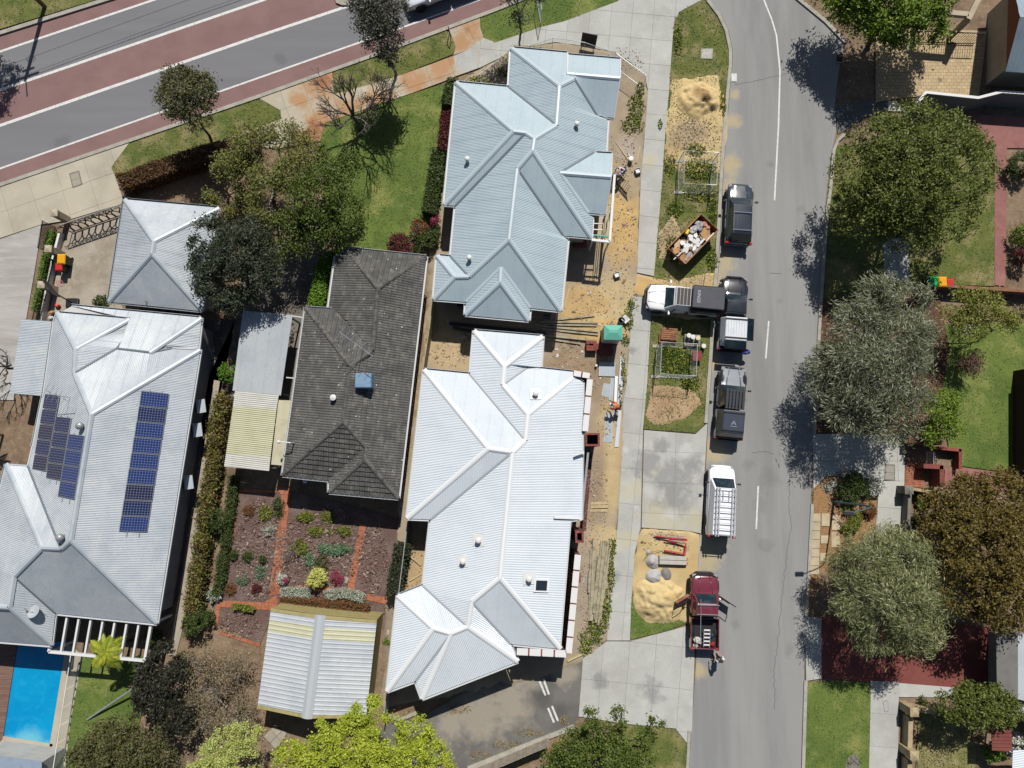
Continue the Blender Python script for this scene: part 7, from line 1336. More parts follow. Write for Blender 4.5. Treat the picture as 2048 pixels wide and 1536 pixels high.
# dark grey-black four wheel drive ute with roof platform
pg_ = paint('charcoal', (.20, .215, .23), .22, 1, .1, (.3, .3, .3)); root, L_, xb = ute('platform_ute', 'charcoal ute with slatted black roof platform and canopy, parked above the white van', (1467, 733), (1456, 879), pb, cabfrac=.60)
bonnet(root, L_/2-1.36, L_/2-.22, .82, .70, 1.075, .935, pg_)
for k in range(6): y = -.55+k*.22; mb = MB(); mb.bar((xb+1.35, y, 1.80), (xb+.0, y, 1.80), .15, .03); mb.build('platform_slat', nm('powder_black', S(58, 60, 66), rough=.6), root)
for x in (xb+1.3, xb+.7, xb+.06): mb = MB(); mb.bar((x, .66, 1.77), (x, -.66, 1.77), .05, .03); mb.build('platform_rail', m_plas, root)
x0, x1 = xb-.04, -L_/2+.12; mb = MB(); a = [(x0, .92, 1.05), (x1, .92, 1.05), (x1, -.92, 1.05), (x0, -.92, 1.05)]; b = [(x0-.04, .72, 1.80), (x1+.28, .72, 1.80), (x1+.28, -.72, 1.80), (x0-.04, -.72, 1.80)]; mb.add(a+b, [(3, 2, 1, 0), (0, 1, 5, 4), (1, 2, 6, 5), (2, 3, 7, 6), (3, 0, 4, 7), (4, 5, 6, 7)]); cn = mb.build('canopy', paint('navy_black', (.03, .036, .05), .3, .6, .15, (.12, .13, .16)), root, bevel=.08)
for k in range(11): y = -.55+k*.11; mb = MB(); mb.bar((x0-.26, y, 1.806), (x1+.42, y, 1.806), .05, .014); mb.build('canopy_rib', nm('rib_navy', S(66, 74, 96), rough=.5), cn)
for x in (x0-.22, x1+.44): mb = MB(); mb.bar((x, .72, 1.84), (x, -.72, 1.84), .06, .04); mb.build('roof_bar', m_plas, root)
mb = MB(); mx = (x0+x1)/2
for s in (-1, 1): mb.bar((mx+.18, 0, 1.823), (mx-.10, s*.14, 1.823), .05, .008)
mb.bar((mx-.03, -.08, 1.824), (mx-.03, .08, 1.824), .03, .008); mb.bar((mx-.2, -.22, 1.823), (mx-.2, .22, 1.823), .035, .008); mb.build('emblem', nm('emblem_grey', S(150, 158, 172), rough=.5), cn)
# maroon ute with both doors open
mp2 = paint('maroon', (.115, .018, .030), .2, 1, .2, (.3, .2, .18)); root, L_, xb = ute('maroon_ute', 'maroon ute with both front doors open and a loaded tray', (1409, 1145), (1408, 1299), mp2, cabfrac=.58, bull=m_plas)
for x in (xb+.95, xb+.35): mb = MB(); mb.bar((x, .72, 1.80), (x, -.72, 1.80), .045, .04); mb.build('roof_bar', m_steel, root)
mb = MB(); mb.tube([(L_/2-1.55, .5, 1.86), (-L_/2+.55, .5, 1.86)], .02, 6); mb.build('roof_pole', m_steel, root)
for s in (1, -1):
    hx, hy = L_/2-1.45, s*.93; an = R(58)*s; dr = bpy.data.objects.new('open_door', None)
    mb = MB(); mb.box(-1.1, 0, -.035, .035, .42, 1.06); d_ = mb.build('open_door', mp2, root, bevel=.02); d_.location = (hx, hy, 0); d_.rotation_euler = (0, 0, -an)
    mb = MB(); mb.tube([(0, 0, 1.05), (-.45, 0, 1.62), (-1.05, 0, 1.66), (-1.1, 0, 1.05)], .03, 6); mb.build('door_frame', m_plas, d_)
    mb = MB(); mb.box(-.85, -.15, min(-s*.036, -s*.09), max(-s*.036, -s*.09), .6, .95); mb.build('door_trim', nm('door_card', S(120, 100, 84), rough=.8), d_, bevel=.02)
# load in the tray, lifted out separately
tr = root.matrix_basis if False else None
def on(root, x, y, z): c, s = math.cos(root.rotation_euler.z), math.sin(root.rotation_euler.z); return (root.location.x+x*c-y*s, root.location.y+x*s+y*c, root.location.z+z)
lo = thing('step_ladder', 'folded silver step ladder in the maroon ute tray', 'ladder', on(root, -L_/2+.75, -.12, .66), root.rotation_euler.z)
for y in (-.2, .2): mb = MB(); mb.bar((-.55, y, .28), (.6, y, .40), .04, .08); mb.build('stile', m_steel, lo)
for k in range(5): x = -.45+k*.24; mb = MB(); mb.box(x, x+.09, -.19, .19, .31+k*.025, .34+k*.025); mb.build('step', m_whitep, lo)
for k, (x, y, r_, mt, lab) in enumerate(((.55, .45, .24, 'pale_cloth', 'bundle of pale crumpled drop sheets in the maroon ute tray'), (.35, -.55, .14, 'red_tool', 'red tool case in the maroon ute tray'), (.9, -.5, .13, 'dark_tool', 'dark blue tool bag behind the maroon cab'), (.25, .55, .16, 'pale_cloth', 'second pale cloth bundle by the maroon ute tailgate'))):
    t_ = thing('tray_load', lab, 'load', on(root, -L_/2+x, y, .66), .3*k); mb = MB(); mb.blob((0, 0, r_*.7), r_*1.2, r_, r_*.8, .3, 9, 6, 20+k); mb.build('bundle', nm(mt, {'pale_cloth': S(200, 196, 188), 'red_tool': S(170, 40, 44), 'dark_tool': S(50, 62, 100)}[mt], rough=.7), t_)
# ---- silver ute driving on the main road
root, L_, xb = ute('silver_ute', 'silver dual cab ute driving along the main road', (808, -2), (955, -58), paint('silver', (.52, .55, .58), .25, .8, .1), cabfrac=.62)
# ---- white van with roof ladders
pw = paint('van_white', (.66, .67, .69), .25, .8, .15, (.55, .53, .5)); root, L_ = place('white_van', 'white delivery van loaded with silver roof ladders', 'van', (1444, 930), (1438, 1073), .8); hw = .9
loft([(L_/2, .55, .42, .72, .7), (L_/2-.08, .74, .32, .86), (L_/2-.4, .88, .28, 1.02), (L_/2-.85, hw, .28, 1.14), (L_/2-1.2, hw, .28, 1.16), (0, hw, .28, 1.16), (-L_/2+.25, hw, .3, 1.16), (-L_/2+.03, .86, .36, 1.12), (-L_/2, .82, .42, 1.0)]).build('body', pw, root, smooth=True, subsurf=1)
bonnet(root, L_/2-1.0, L_/2-.2, .74, .60, 1.13, .95, pw); cabin(root, pw, L_/2-.85, L_/2-1.55, -L_/2+.16, -L_/2+.02, .88, .74, 1.12, 1.95, 1, skip_side=None)
lamps(root, L_, hw, .88, 1.5); mirrors(root, L_/2-1.2, hw, 1.2, m_plas); wheels(root, (L_/2-.8, -L_/2+1.0), hw, .34, .22)
mb = MB(); mb.box(-L_/2-.06, -L_/2+.1, -.82, .82, .38, .6); mb.build('rear_bumper', m_plas, root, bevel=.04)
lad = thing('extension_ladder', 'pair of long aluminium ladders lashed on the white van roof', 'ladder', on(root, -.38, 0, 1.98), root.rotation_euler.z); m_alu = nm('aluminium', S(214, 218, 224), rough=.35, metal=.3)
for y in (-.60, -.42, .42, .60): mb = MB(); mb.bar((-1.9, y, .10), (1.3, y, .10), .075, .10); mb.build('stile', m_alu, lad)
for k in range(9): x = -1.75+k*.37; mb = MB(); mb.bar((x, -.68, .17), (x, .68, .17), .045, .035); mb.build('rung', m_alu, lad)
for y in (-.2, .2): mb = MB(); mb.bar((.45, y, .14), (1.15, y, .14), .04, .04); mb.build('brace', m_alu, lad)
# ---------------------------------------------------------------- bins, street furniture, building site things
def bin_(label, px, py, lid, body, w_=.56, d_=.68, h=1.05, rz=0):
    v = P(px, py, h); root = thing('wheelie_bin', label, 'bin', (v.x, v.y, .05), rz, 'wheelie bins'); mb = MB(); a = w_/2; b = d_/2; k = .78
    mb.add([(-a*k, -b*k, .06), (a*k, -b*k, .06), (a*k, b*k, .06), (-a*k, b*k, .06), (-a, -b, h-.1), (a, -b, h-.1), (a, b, h-.1), (-a, b, h-.1)], [(3, 2, 1, 0), (0, 1, 5, 4), (1, 2, 6, 5), (2, 3, 7, 6), (3, 0, 4, 7), (4, 5, 6, 7)]); mb.build('body', body, root, bevel=.03)
    mb = MB(); mb.add([(-a-.02, -b-.03, h-.1), (a+.02, -b-.03, h-.1), (a+.02, b+.04, h-.1), (-a-.02, b+.04, h-.1), (-a*.85, -b*.8, h-.02), (a*.85, -b*.8, h-.02), (a*.85, b*.8, h), (-a*.85, b*.8, h)], [(3, 2, 1, 0), (0, 1, 5, 4), (1, 2, 6, 5), (2, 3, 7, 6), (3, 0, 4, 7), (4, 5, 6, 7)]); mb.build('lid', lid, root, bevel=.02)
    mb = MB(); mb.tube([(-a*.8, b+.06, h-.08), (a*.8, b+.06, h-.08)], .02, 6); mb.build('handle', body, root)
    for s in (-1, 1): mb = MB(); mb.lathe([(.1, -.03), (.1, .03)], 12, (s*a*.8, b*.8, .1), 'x'); mb.build('wheel', m_tyre, root)
m_gb = nm('dark_green_plastic', S(44, 62, 44), rough=.5); m_ly = nm('yellow_lid', S(240, 176, 24), rough=.45); m_lr = nm('red_lid', S(214, 50, 52), rough=.45); m_lg = nm('green_lid', S(40, 176, 96), rough=.45)
bin_('yellow lidded wheelie bin in the concrete courtyard', 122, 518, m_ly, m_gb); bin_('smaller red lidded wheelie bin in the concrete courtyard', 117, 534, m_lr, m_gb, .48, .5, .93)
bin_('green lidded wheelie bin beside the brown brick wall', 1868.5, 563, m_lg, m_gb); bin_('yellow lidded wheelie bin between the green and red lids', 1886, 563.5, m_ly, m_gb); bin_('red lidded wheelie bin beside the brown brick wall', 1900.5, 565, m_lr, m_gb, .48, .5, .93)
# basketball hoop
v = P(147, 607); bk = thing('basketball_hoop', 'portable basketball hoop with pink ring leaning over the courtyard', 'hoop', (v.x, v.y, 0)); mb = MB(); mb.box(-.45, .45, -.35, .35, 0, .22); mb.build('base', m_black, bk, bevel=.08)
t = P(104, 580, 2.5); loc = Vector((t.x-v.x, t.y-v.y, 2.5)); mb = MB(); mb.tube([(0, 0, .2), (loc.x*.6, loc.y*.6, 1.9), tuple(loc)], .045, 8); mb.build('pole', m_black, bk)
a = P(90, 562, 2.6)-v; b = P(113, 592, 2.6)-v; mb = MB(); mb.bar((a.x, a.y, 2.6), (b.x, b.y, 2.6), .04, .7); mb.build('backboard', m_char, bk)
r0 = P(119, 567, 2.3)-v; mb = MB(); mb.tube([(r0.x+math.cos(q)*.23, r0.y+math.sin(q)*.23, 2.3) for q in np.linspace(0, 6.283, 17)], .018, 5, False); mb.build('ring', nm('pink_steel', S(238, 110, 130), rough=.5), bk)
mb = MB()
for q in np.linspace(0, 6.283, 13)[:-1]: mb.tube([(r0.x+math.cos(q)*.23, r0.y+math.sin(q)*.23, 2.29), (r0.x+math.cos(q+.3)*.15, r0.y+math.sin(q+.3)*.15, 1.95)], .008, 3)
mb.build('net', m_whitep, bk)
for lab, px, py, c in (('coral ride-on toy in the courtyard', 118, 612, (226, 96, 84)), ('tan toy beside the courtyard wall', 107, 626, (196, 150, 110)), ('white toy near the verandah corner', 105, 637, (220, 220, 216))):
    v = P(px, py); o = thing('toy', lab, 'toy', (v.x, v.y, .02)); mb = MB(); mb.blob((0, 0, .16), .2, .14, .14, .1, 10, 6, px); mb.tube([(.1, 0, .2), (.16, 0, .38)], .03, 6); mb.tube([(.16, -.12, .38), (.16, .12, .38)], .02, 5); mb.build('toy_body', nm('toy_'+str(px), S(*c), rough=.5), o)
# street light
v = P(1667, 1003); sl = thing('street_light', 'tall green street light bending over the street beside the mulch bed', 'street light', (v.x, v.y, 0)); m_pole = nm('green_pole', S(76, 112, 112), rough=.5)
mb = MB(); mb.tube([(0, 0, -.05), (0, 0, 1.2), (0, 0, 1.25), (0, 0, 5.2)], [.09, .09, .065, .05], 8); mb.build('pole', m_pole, sl); mb = MB(); mb.tube([(0, 0, 5.15), (-.15, -.02, 5.55), (-.55, -.12, 5.75), (-1.1, -.26, 5.85), (-1.45, -.34, 5.85)], .035, 6); mb.build('arm', m_pole, sl); mb = MB(); mb.box(-2.0, -1.4, -.5, -.22, 5.78, 5.92); mb.build('lamp_head', m_char, sl, bevel=.05)
# power pole with crossarms and wires
v = P(90, 14); pp = thing('power_pole', 'timber power pole with crossarm at the main road kerb', 'pole', (v.x, v.y, 0)); mwp = nm('pole_timber', S(120, 104, 86), [('n', S(88, 74, 60), 4, .45, .65, .8)], .95); mb = MB(); mb.tube([(0, 0, -.1), (0, 0, 7.4)], [.17, .12], 9); mb.build('shaft', mwp, pp)
rd = (P(512, 5)-P(0, 180)).normalized(); cr_ = Vector((-rd.y, rd.x, 0))
for z, hl in ((7.0, .95), (6.3, .45)): mb = MB(); mb.bar(tuple(rd*-hl+Vector((0, 0, z))), tuple(rd*hl+Vector((0, 0, z))), .10, .12); mb.build('crossarm', mwp, pp)
mb = MB(); mb.bar((0, 0, 7.2), tuple(cr_*-.9+Vector((0, 0, 7.9))), .07, .07); mb.build('bracket', mwp, pp)
for s in (-.8, -.3, .3, .8): mb = MB(); mb.lathe([(.03, 0), (.05, .06), (.03, .14)], 8, tuple(rd*s+Vector((0, 0, 7.06)))); mb.build('insulator', m_whitep, pp)
mb = MB()
for k in range(3): mb.tube([(.25*math.cos(q)+.1*k-.1, .05*k, 5.2+.32*math.sin(q)+.1*k) for q in np.linspace(0, 6.283, 15)], .012, 4, False)
mb.build('cable_coil', m_black, pp)
for k, (o, z, lab) in enumerate(((0.0, 7.15, 'upper'), (-.3, 6.35, 'lower'), (.35, 5.6, 'lowest'))):
    a = v+cr_*o; mb = MB(); pts = [(a.x+rd.x*q, a.y+rd.y*q, z-.5*math.sin(math.pi*min(1, abs(q)/34))) for q in np.linspace(-34, 34, 25)]; mb.tube(pts, .014 if k else .022, 4); tag(mb.build('power_line', m_black), f'{lab} power line strung along the main road', 'wire', 'power lines along the main road')
# covers and drains
def cover(name, label, q, z, mat, fr=None, split=0, cat='cover', bars=0):
    pts = PL(q, z); c = sum(pts, Vector())/4; root = thing(name, label, cat, (c.x, c.y, 0)); poly = [(p.x-c.x, p.y-c.y) for p in pts]; mb = MB(); mb.prism(poly, 0, z); mb.build('frame', fr or m_kerb, root); n = max(1, split)
    for k in range(n):
        def lp(u, w): a = Vector(poly[0]).lerp(Vector(poly[1]), u); b = Vector(poly[3]).lerp(Vector(poly[2]), u); return a.lerp(b, w)
        mb = MB(); mb.prism([tuple(lp(.1, .08+.86*k/n+.01)), tuple(lp(.9, .08+.86*k/n+.01)), tuple(lp(.9, .08+.86*(k+1)/n-.01)), tuple(lp(.1, .08+.86*(k+1)/n-.01))], z-.01, z+.008); mb.build('lid', mat, root)
    if bars:
        for k in range(bars): a, b = lp(.14+.72*k/(bars-1), .1), lp(.14+.72*k/(bars-1), .9); mb = MB(); mb.bar((a.x, a.y, z+.015), (b.x, b.y, z+.015), .035, .02); mb.build('grate_bar', m_steel, root)
    return root
m_lid = nm('concrete_lid', S(200, 196, 186), [('n', S(178, 174, 164), 3, .45, .65, .6)], .9)
cover('pit_cover', 'square concrete pit cover on the verge above the sand heap', [(1402, 97), (1426, 97), (1425, 118), (1401, 117)], .06, m_lid); cover('pit_cover', 'double concrete pit cover in the cream crossover', [(138, 347), (158, 341), (165, 369), (145, 376)], .06, nm('dull_lid', S(172, 166, 150), rough=.9), m_joint, 2)
cover('drain_grate', 'barred drain grate at the street kerb', [(1462, 146), (1474, 146), (1474, 165), (1462, 164)], .02, m_black, m_kerb, bars=7, cat='drain'); cover('drain_pit', 'open dark drain pit in the tree shade at the street edge', [(1672, 102), (1688, 103), (1686, 126), (1671, 124)], .06, m_black, m_kerb, cat='drain')
cover('service_lid', 'square service lid in the concrete driveway by the brick paving', [(1770, 928), (1790, 929), (1790, 962), (1768, 960)], .056, nm('grey_lid', S(166, 162, 154), rough=.9), m_joint, 2)
for lab, px, py in (('oval telecom lid in the footpath near the stone pillar', 1797, 988), ('oval telecom lid in the footpath by the low limestone wall', 1771, 1412), ('oval telecom lid in the bore stained footpath', 528, 272)):
    v = P(px, py); o = thing('telecom_lid', lab, 'cover', (v.x, v.y, .04)); pts = []
    for q in np.linspace(0, 6.283, 25)[:-1]: pts.append((.16*math.cos(q), .16*math.sin(q)+(.22 if math.sin(q) > 0 else -.22)))
    if px < 600: pts = [(y, x) for x, y in pts]
    mb = MB(); mb.prism(pts, -.01, .012); mb.build('rim', m_joint, o); mb = MB(); mb.prism([(x*.86, y*.9) for x, y in pts], .0, .018); mb.build('lid', m_conc, o)
# bike rail on the verge
v = P(899, 75); o = thing('hoop_rail', 'dark bent hoop rail at the end of the verge grass', 'rail', (v.x, v.y, 0)); mb = MB(); a = P(896, 60, .9)-v; b = P(904, 92, .2)-v; mb.tube([(0, .3, 0), (a.x*.3, .32, .8), (-.02, .2, 1.0), (.12, -.2, .9), (.12, -.45, 0)], .03, 6); mb.build('hoop', m_char, o)
# temporary fencing
m_pipe = nm('fence_pipe', S(206, 210, 212), rough=.4, metal=.3); m_wire = nm('fence_wire', S(170, 174, 174), rough=.5)
def tpanel(root, a, b, h, wires=True):
    a = Vector((a.x, a.y, 0)); b = Vector((b.x, b.y, 0)); mb = MB()
    mb.tube([(a.x, a.y, .06), (a.x, a.y, h), (b.x, b.y, h), (b.x, b.y, .06), (a.x, a.y, .06)], .024, 6, False); fr_ = mb.build('panel_frame', m_pipe, root, world=True)
    if wires:
        mb = MB(); L_ = (b-a).length; n = max(3, int(L_/.16))
        for k in range(1, n): p = a.lerp(b, k/n); mb.tube([(p.x, p.y, .1), (p.x, p.y, h)], .0035, 3, False)
        for k in range(1, 11): z = .1+(h-.1)*k/11; mb.tube([(a.x, a.y, z), (b.x, b.y, z)], .0035, 3, False)
        mb.build('wire_mesh', m_wire, fr_, world=True)
def cage(label, q, h):
    W = PL(q, h); c = sum(W, Vector())/4; root = thing('fence_cage', label, 'fence', (c.x, c.y, 0))
    for i in range(4): tpanel(root, W[i], W[(i+1) % 4], h)
    for p in W: mb = MB(); mb.box(p.x-.3, p.x+.3, p.y-.1, p.y+.1, 0, .08); mb.build('foot_block', m_kerb, root, world=True)
cage('square of temporary mesh fencing round shrubs beside the black wagon', [(1369, 301), (1438, 305), (1433, 370), (1367.5, 366)], 1.8); cage('square of temporary mesh fencing round weeds beside the charcoal ute', [(1324, 684), (1395, 688), (1392.5, 752), (1320.5, 747)], 1.8)
arc = [(955, 150), (989, 126), (1048, 97), (1106, 76), (1170, 85), (1233, 107), (1293, 151)]; W = PL(arc, 1.7); tf = thing('mesh_fence', 'curved line of temporary mesh fencing round the corner house', 'fence', (W[3].x, W[3].y, 0))
for i in range(6): tpanel(tf, W[i], W[i+1], 1.7)
W = PL([(1075, -30), (1084, 20), (1075, 62)], 1.7); tf = thing('mesh_fence', 'temporary mesh fence panels beside the thin roadside tree', 'fence', (W[1].x, W[1].y, 0)); tpanel(tf, W[0], W[1], 1.7)
W = PL([(1165, 66), (1195, 72)], 1.8); sg_ = thing('notice_board', 'black notice board standing on the temporary fence line', 'sign', (W[0].x, W[0].y, 0)); mb = MB(); d = (W[1]-W[0]).normalized(); m_ = (W[0]+W[1])/2; mb.obox((m_.x, m_.y), (d.x, d.y), .55, .02, .3, 1.9); mb.build('board', m_black, sg_, world=True)
for s in (-.45, .45): mb = MB(); mb.obox((m_.x+d.x*s, m_.y+d.y*s), (d.x, d.y), .03, .05, 0, 1.6); mb.build('leg', m_char, sg_, world=True)
v = P(1437, 532); o = thing('star_picket', 'lone dark steel picket on the verge below the skip', 'post', (v.x, v.y, 0)); p_ = P(1410, 548); mb = MB(); mb.tube([(p_.x-v.x-.0, p_.y-v.y, -.05), (p_.x-v.x, p_.y-v.y, 1.5)], .025, 5); mb.build('picket', m_char, o)
# skip bin and what lies in it
rim = PL([(1402, 428.6), (1436, 460), (1371, 527.6), (1335.6, 496)], 1.25); c = sum(rim, Vector())/4; X = ((rim[0]-rim[3])+(rim[1]-rim[2])).normalized(); ang = math.atan2(X.y, X.x); Lk = ((rim[0]-rim[3]).length+(rim[1]-rim[2]).length)/4; Wk = ((rim[0]-rim[1]).length+(rim[3]-rim[2]).length)/4
sk_ = thing('skip_bin', 'rusty orange steel skip bin full of rubbish on the verge', 'skip', (c.x, c.y, 0), ang); mo = nm('orange_skip_paint', S(176, 84, 52), [('n', S(120, 62, 46), 3, .45, .62, .8), ('n', S(200, 150, 100), 8, .58, .7, .6)], .7)
def sl_wall(p, nme):
    mb = MB(); n = (Vector(p[1])-Vector(p[0])).cross(Vector(p[3])-Vector(p[0])).normalized()*.035; q = [Vector(x) for x in p]; mb.add(q+[x-n for x in q], [(0, 1, 2, 3), (7, 6, 5, 4), (0, 4, 5, 1), (1, 5, 6, 2), (2, 6, 7, 3), (3, 7, 4, 0)]); mb.build(nme, mo, sk_)
bl0 = Lk-.35
for p in (([(-bl0, -Wk, .1), (bl0, -Wk, .1), (Lk, -Wk, 1.25), (-Lk, -Wk, 1.25)]), ([(bl0, Wk, .1), (-bl0, Wk, .1), (-Lk, Wk, 1.25), (Lk, Wk, 1.25)]), ([(bl0, -Wk, .1), (bl0, Wk, .1), (Lk, Wk, 1.25), (Lk, -Wk, 1.25)]), ([(-bl0, Wk, .1), (-bl0, -Wk, .1), (-Lk, -Wk, 1.25), (-Lk, Wk, 1.25)])): sl_wall(p, 'side_wall')
mb = MB(); mb.box(-bl0, bl0, -Wk, Wk, .06, .12); mb.build('floor_plate', mo, sk_)
mb = MB(); mb.tube([(-Lk, -Wk, 1.27), (Lk, -Wk, 1.27), (Lk, Wk, 1.27), (-Lk, Wk, 1.27), (-Lk, -Wk, 1.27)], .045, 6, False); mb.build('rim_tube', nm('worn_rim', S(190, 140, 96), [('n', S(150, 84, 54), 4, .45, .65, .8)], .7), sk_)
for s in (-1, 1):
    for y in (-.5, .5): mb = MB(); mb.box(min(s*(Lk-.1), s*(Lk+.06)), max(s*(Lk-.1), s*(Lk+.06)), y-.06, y+.06, .6, .9); mb.build('lifting_lug', mo, sk_)
mb = MB(); mb.box(-bl0-.12, bl0+.12, -Wk+.05, Wk-.05, .13, .78); rub = mb.build('rubble_fill', nm('mixed_rubble', S(120, 112, 104), [('n', S(70, 64, 60), 4, .45, .62, .9), ('n', S(190, 184, 174), 7, .52, .66, .9)], .95, bump=(8, 1, .1)), sk_)
m_pb = nm('plasterboard', S(240, 240, 238), [('n', S(214, 212, 206), 3, .5, .7, .5)], .9); m_cb = nm('cardboard', S(196, 156, 108), [('n', S(170, 130, 86), 3, .45, .65, .7)], .9); m_bag = nm('rubbish_bag', S(160, 154, 152), [('n', S(150, 144, 144), 4, .45, .65, .7)], .5); m_pnk = nm('terracotta_cloth', S(206, 150, 128), rough=.8)
def deb(lab, kind, x, y, z, a, b, rz, mat, tilt=0, t=.03, cat='rubbish'):
    p_ = on(sk_, x, y, z); o = thing('rubbish_'+kind, lab, cat, p_, ang+rz, 'rubbish in the skip'); mb = MB()
    if kind in ('sheet', 'card', 'plank'):
        n = 5; pts = []
        for q in range(n): pts.append((a*rnd.uniform(.75, 1)*math.cos(6.283*q/n+.6)*1.25, b*rnd.uniform(.75, 1)*math.sin(6.283*q/n+.6)*1.25))
        if kind == 'plank': pts = [(-a, -b), (a, -b), (a, b), (-a, b)]
        mb.prism(pts, 0, t)
    elif kind == 'bucket': mb.lathe([(.12, -.18), (.14, .18), (.15, .18), (.15, .2), (.10, .2)], 14, (0, 0, 0), 'x')
    else: mb.blob((0, 0, b*.2), a*.9, b*.9, min(a, b)*.45, .3, 12, 7, int(abs(x)*100)+3)
    q = mb.build('piece_'+kind if kind != 'bucket' else 'shell', mat, o); q.rotation_euler = (tilt, rnd.uniform(-.2, .2), 0)
SCR = ('largest', 'second largest', 'tilted', 'narrow', 'lower', 'small', 'edge leaning', 'far small', 'upper', 'corner', 'thin', 'broken')
for i, (x, y, a, b, rz) in enumerate(((-.15, -.1, .34, .26, .4), (-.5, .05, .3, .24, 1.0), (.2, -.25, .28, .2, -.3), (.45, .1, .3, .14, .9), (-.85, -.15, .28, .2, .1), (.1, .25, .2, .16, 1.6), (-.3, -.5, .26, .13, .2), (.65, -.35, .22, .14, .5), (.0, -.5, .2, .15, 1.1), (-.65, .35, .2, .16, .3), (.35, -.55, .3, .08, .0), (-.05, .1, .18, .14, 2.0))):
    deb(f'{SCR[i]} white plasterboard scrap on the skip load', 'sheet', x, y, .9+.02*i, a, b, rz, m_pb, rnd.uniform(-.15, .15), .018)
deb('flattened brown cardboard at the low end of the skip', 'card', -1.25, .35, 1.0, .42, .25, .3, m_cb, .1); deb('second brown cardboard sheet near the skip end', 'card', -1.35, -.4, .98, .36, .25, 1.2, m_cb, -.1); deb('large crumpled brown cardboard near the skip top', 'card', .95, -.35, 1.05, .45, .34, .5, m_cb, .2); deb('striped tan carton in the skip', 'card', -.9, .55, 1.02, .38, .2, .2, nm('tan_carton', S(214, 184, 154), rough=.9), .05)
deb('yellow bucket lying in the skip', 'bucket', .1, .62, 1.15, .1, .1, .3, nm('yellow_bucket', S(236, 200, 40), rough=.4), cat='bucket'); deb('grey rubbish bag near the skip top', 'bag', 1.05, .35, 1.0, .38, .3, .4, m_bag); deb('pale rubbish bag beside the yellow bucket', 'bag', .6, .45, 1.0, .36, .26, .1, nm('pale_bag', S(190, 190, 194), rough=.5)); deb('pinkish cloth bundle at the top corner of the skip', 'bag', 1.45, .15, 1.0, .28, .22, .4, m_pnk); deb('round pink tub by the top of the skip', 'bag', 1.38, -.2, 1.05, .16, .16, 0, m_pnk)
deb('long pale offcut poking over the skip end', 'plank', -1.35, -.05, 1.22, .62, .035, -.05, m_pb, .15); deb('heap of torn grey plastic in the skip corner', 'bag', -1.0, -.65, .9, .4, .22, .1, m_bag); deb('grey torn plastic along the skip side', 'bag', -.3, -.75, .92, .45, .16, .0, nm('torn_plastic', S(160, 158, 160), rough=.4)); deb('white foam strip against the skip side', 'plank', 1.0, -.75, 1.05, .4, .06, 0, m_pb, .1)
bits_ = MB()
for k in range(420):
    x, y = rnd.uniform(-Lk+.25, Lk-.25), rnd.uniform(-Wk+.1, Wk-.1); e = rnd.uniform(.03, .11); q = rnd.uniform(0, 3.14); bits_.obox((x, y), (math.cos(q), math.sin(q)), e, e*rnd.uniform(.2, .8), .72, .8+rnd.uniform(0, .16))
o = bits_.build('rubble_pieces', nm('skip_bits', (.3, .3, .3), rough=.9, island=[S(*c) for c in ((226, 224, 218), (190, 150, 104), (120, 112, 104), (80, 74, 70), (206, 200, 190), (170, 110, 84), (150, 146, 142))]), sk_); o['kind'] = 'stuff'
# portable toilet
r_ = PL([(1208.4, 654), (1245.5, 653.5), (1244.5, 675), (1208.4, 675.5)], 2.2); c = sum(r_, Vector())/4; pt = thing('portable_toilet', 'portable toilet with mint green domed roof at the path edge', 'toilet', (c.x, c.y, 0), R(-1)); a, b = (r_[1]-r_[0]).length/2, .5
m_mint = nm('mint_roof', S(120, 206, 184), rough=.35, trans=.15); m_cab = nm('toilet_wall', S(196, 200, 198), [('n', S(176, 180, 178), 3, .45, .65, .5)], .5)
mb = MB(); mb.box(-a+.04, a-.04, -b+.04, b-.04, .05, 2.05); mb.build('cabin', m_cab, pt, bevel=.03); mb = MB(); mb.box(-a, a, -b, b, 2.05, 2.12); mb.add([(-a, -b, 2.12), (a, -b, 2.12), (a, b, 2.12), (-a, b, 2.12), (-a*.45, -b*.1, 2.28), (a*.45, -b*.1, 2.28), (a*.45, b*.3, 2.28), (-a*.45, b*.3, 2.28)], [(0, 1, 5, 4), (1, 2, 6, 5), (2, 3, 7, 6), (3, 0, 4, 7), (4, 5, 6, 7)]); mb.build('roof_dome', m_mint, pt)
mb = MB(); mb.box(-a*.4, a*.5, -b+.025, -b+.045, 1.75, 1.9); mb.build('sign_strip', nm('red_sign', S(190, 70, 70), rough=.5), pt); mb = MB(); mb.box(-a, a, -b, b, 0, .06); mb.build('base_skid', m_char, pt)
# fallen sign board
q = PL([(1250, 629), (1260.5, 639), (1251, 647.5), (1242, 638.5)], .35); c = sum(q, Vector())/4; fs = thing('site_sign', 'white site sign board lying on the weeds near the portable toilet', 'sign', (c.x, c.y, 0)); mb = MB(); mb.prism([(v.x-c.x, v.y-c.y) for v in q], .33, .36); mb.build('board', m_whitep, fs)
d0 = (q[1]-q[0]).normalized(); d1 = (q[2]-q[1]).normalized()
for k in range(6): o_ = d1*(-.24+k*.09); L_ = rnd.uniform(.12, .22); mb = MB(); mb.bar(tuple(Vector((o_.x, o_.y, .363))-d0*L_), tuple(Vector((o_.x, o_.y, .363))+d0*L_*.8), .028, .004); mb.build('print_line', nm('print_grey', S(140, 144, 150), rough=.8), fs)
mb = MB(); mb.tube([(-.15, -.1, 0), (-.1, -.05, .33)], .03, 6); mb.tube([(.15, .1, 0), (.1, .05, .33)], .03, 6); mb.build('leg', m_char, fs)
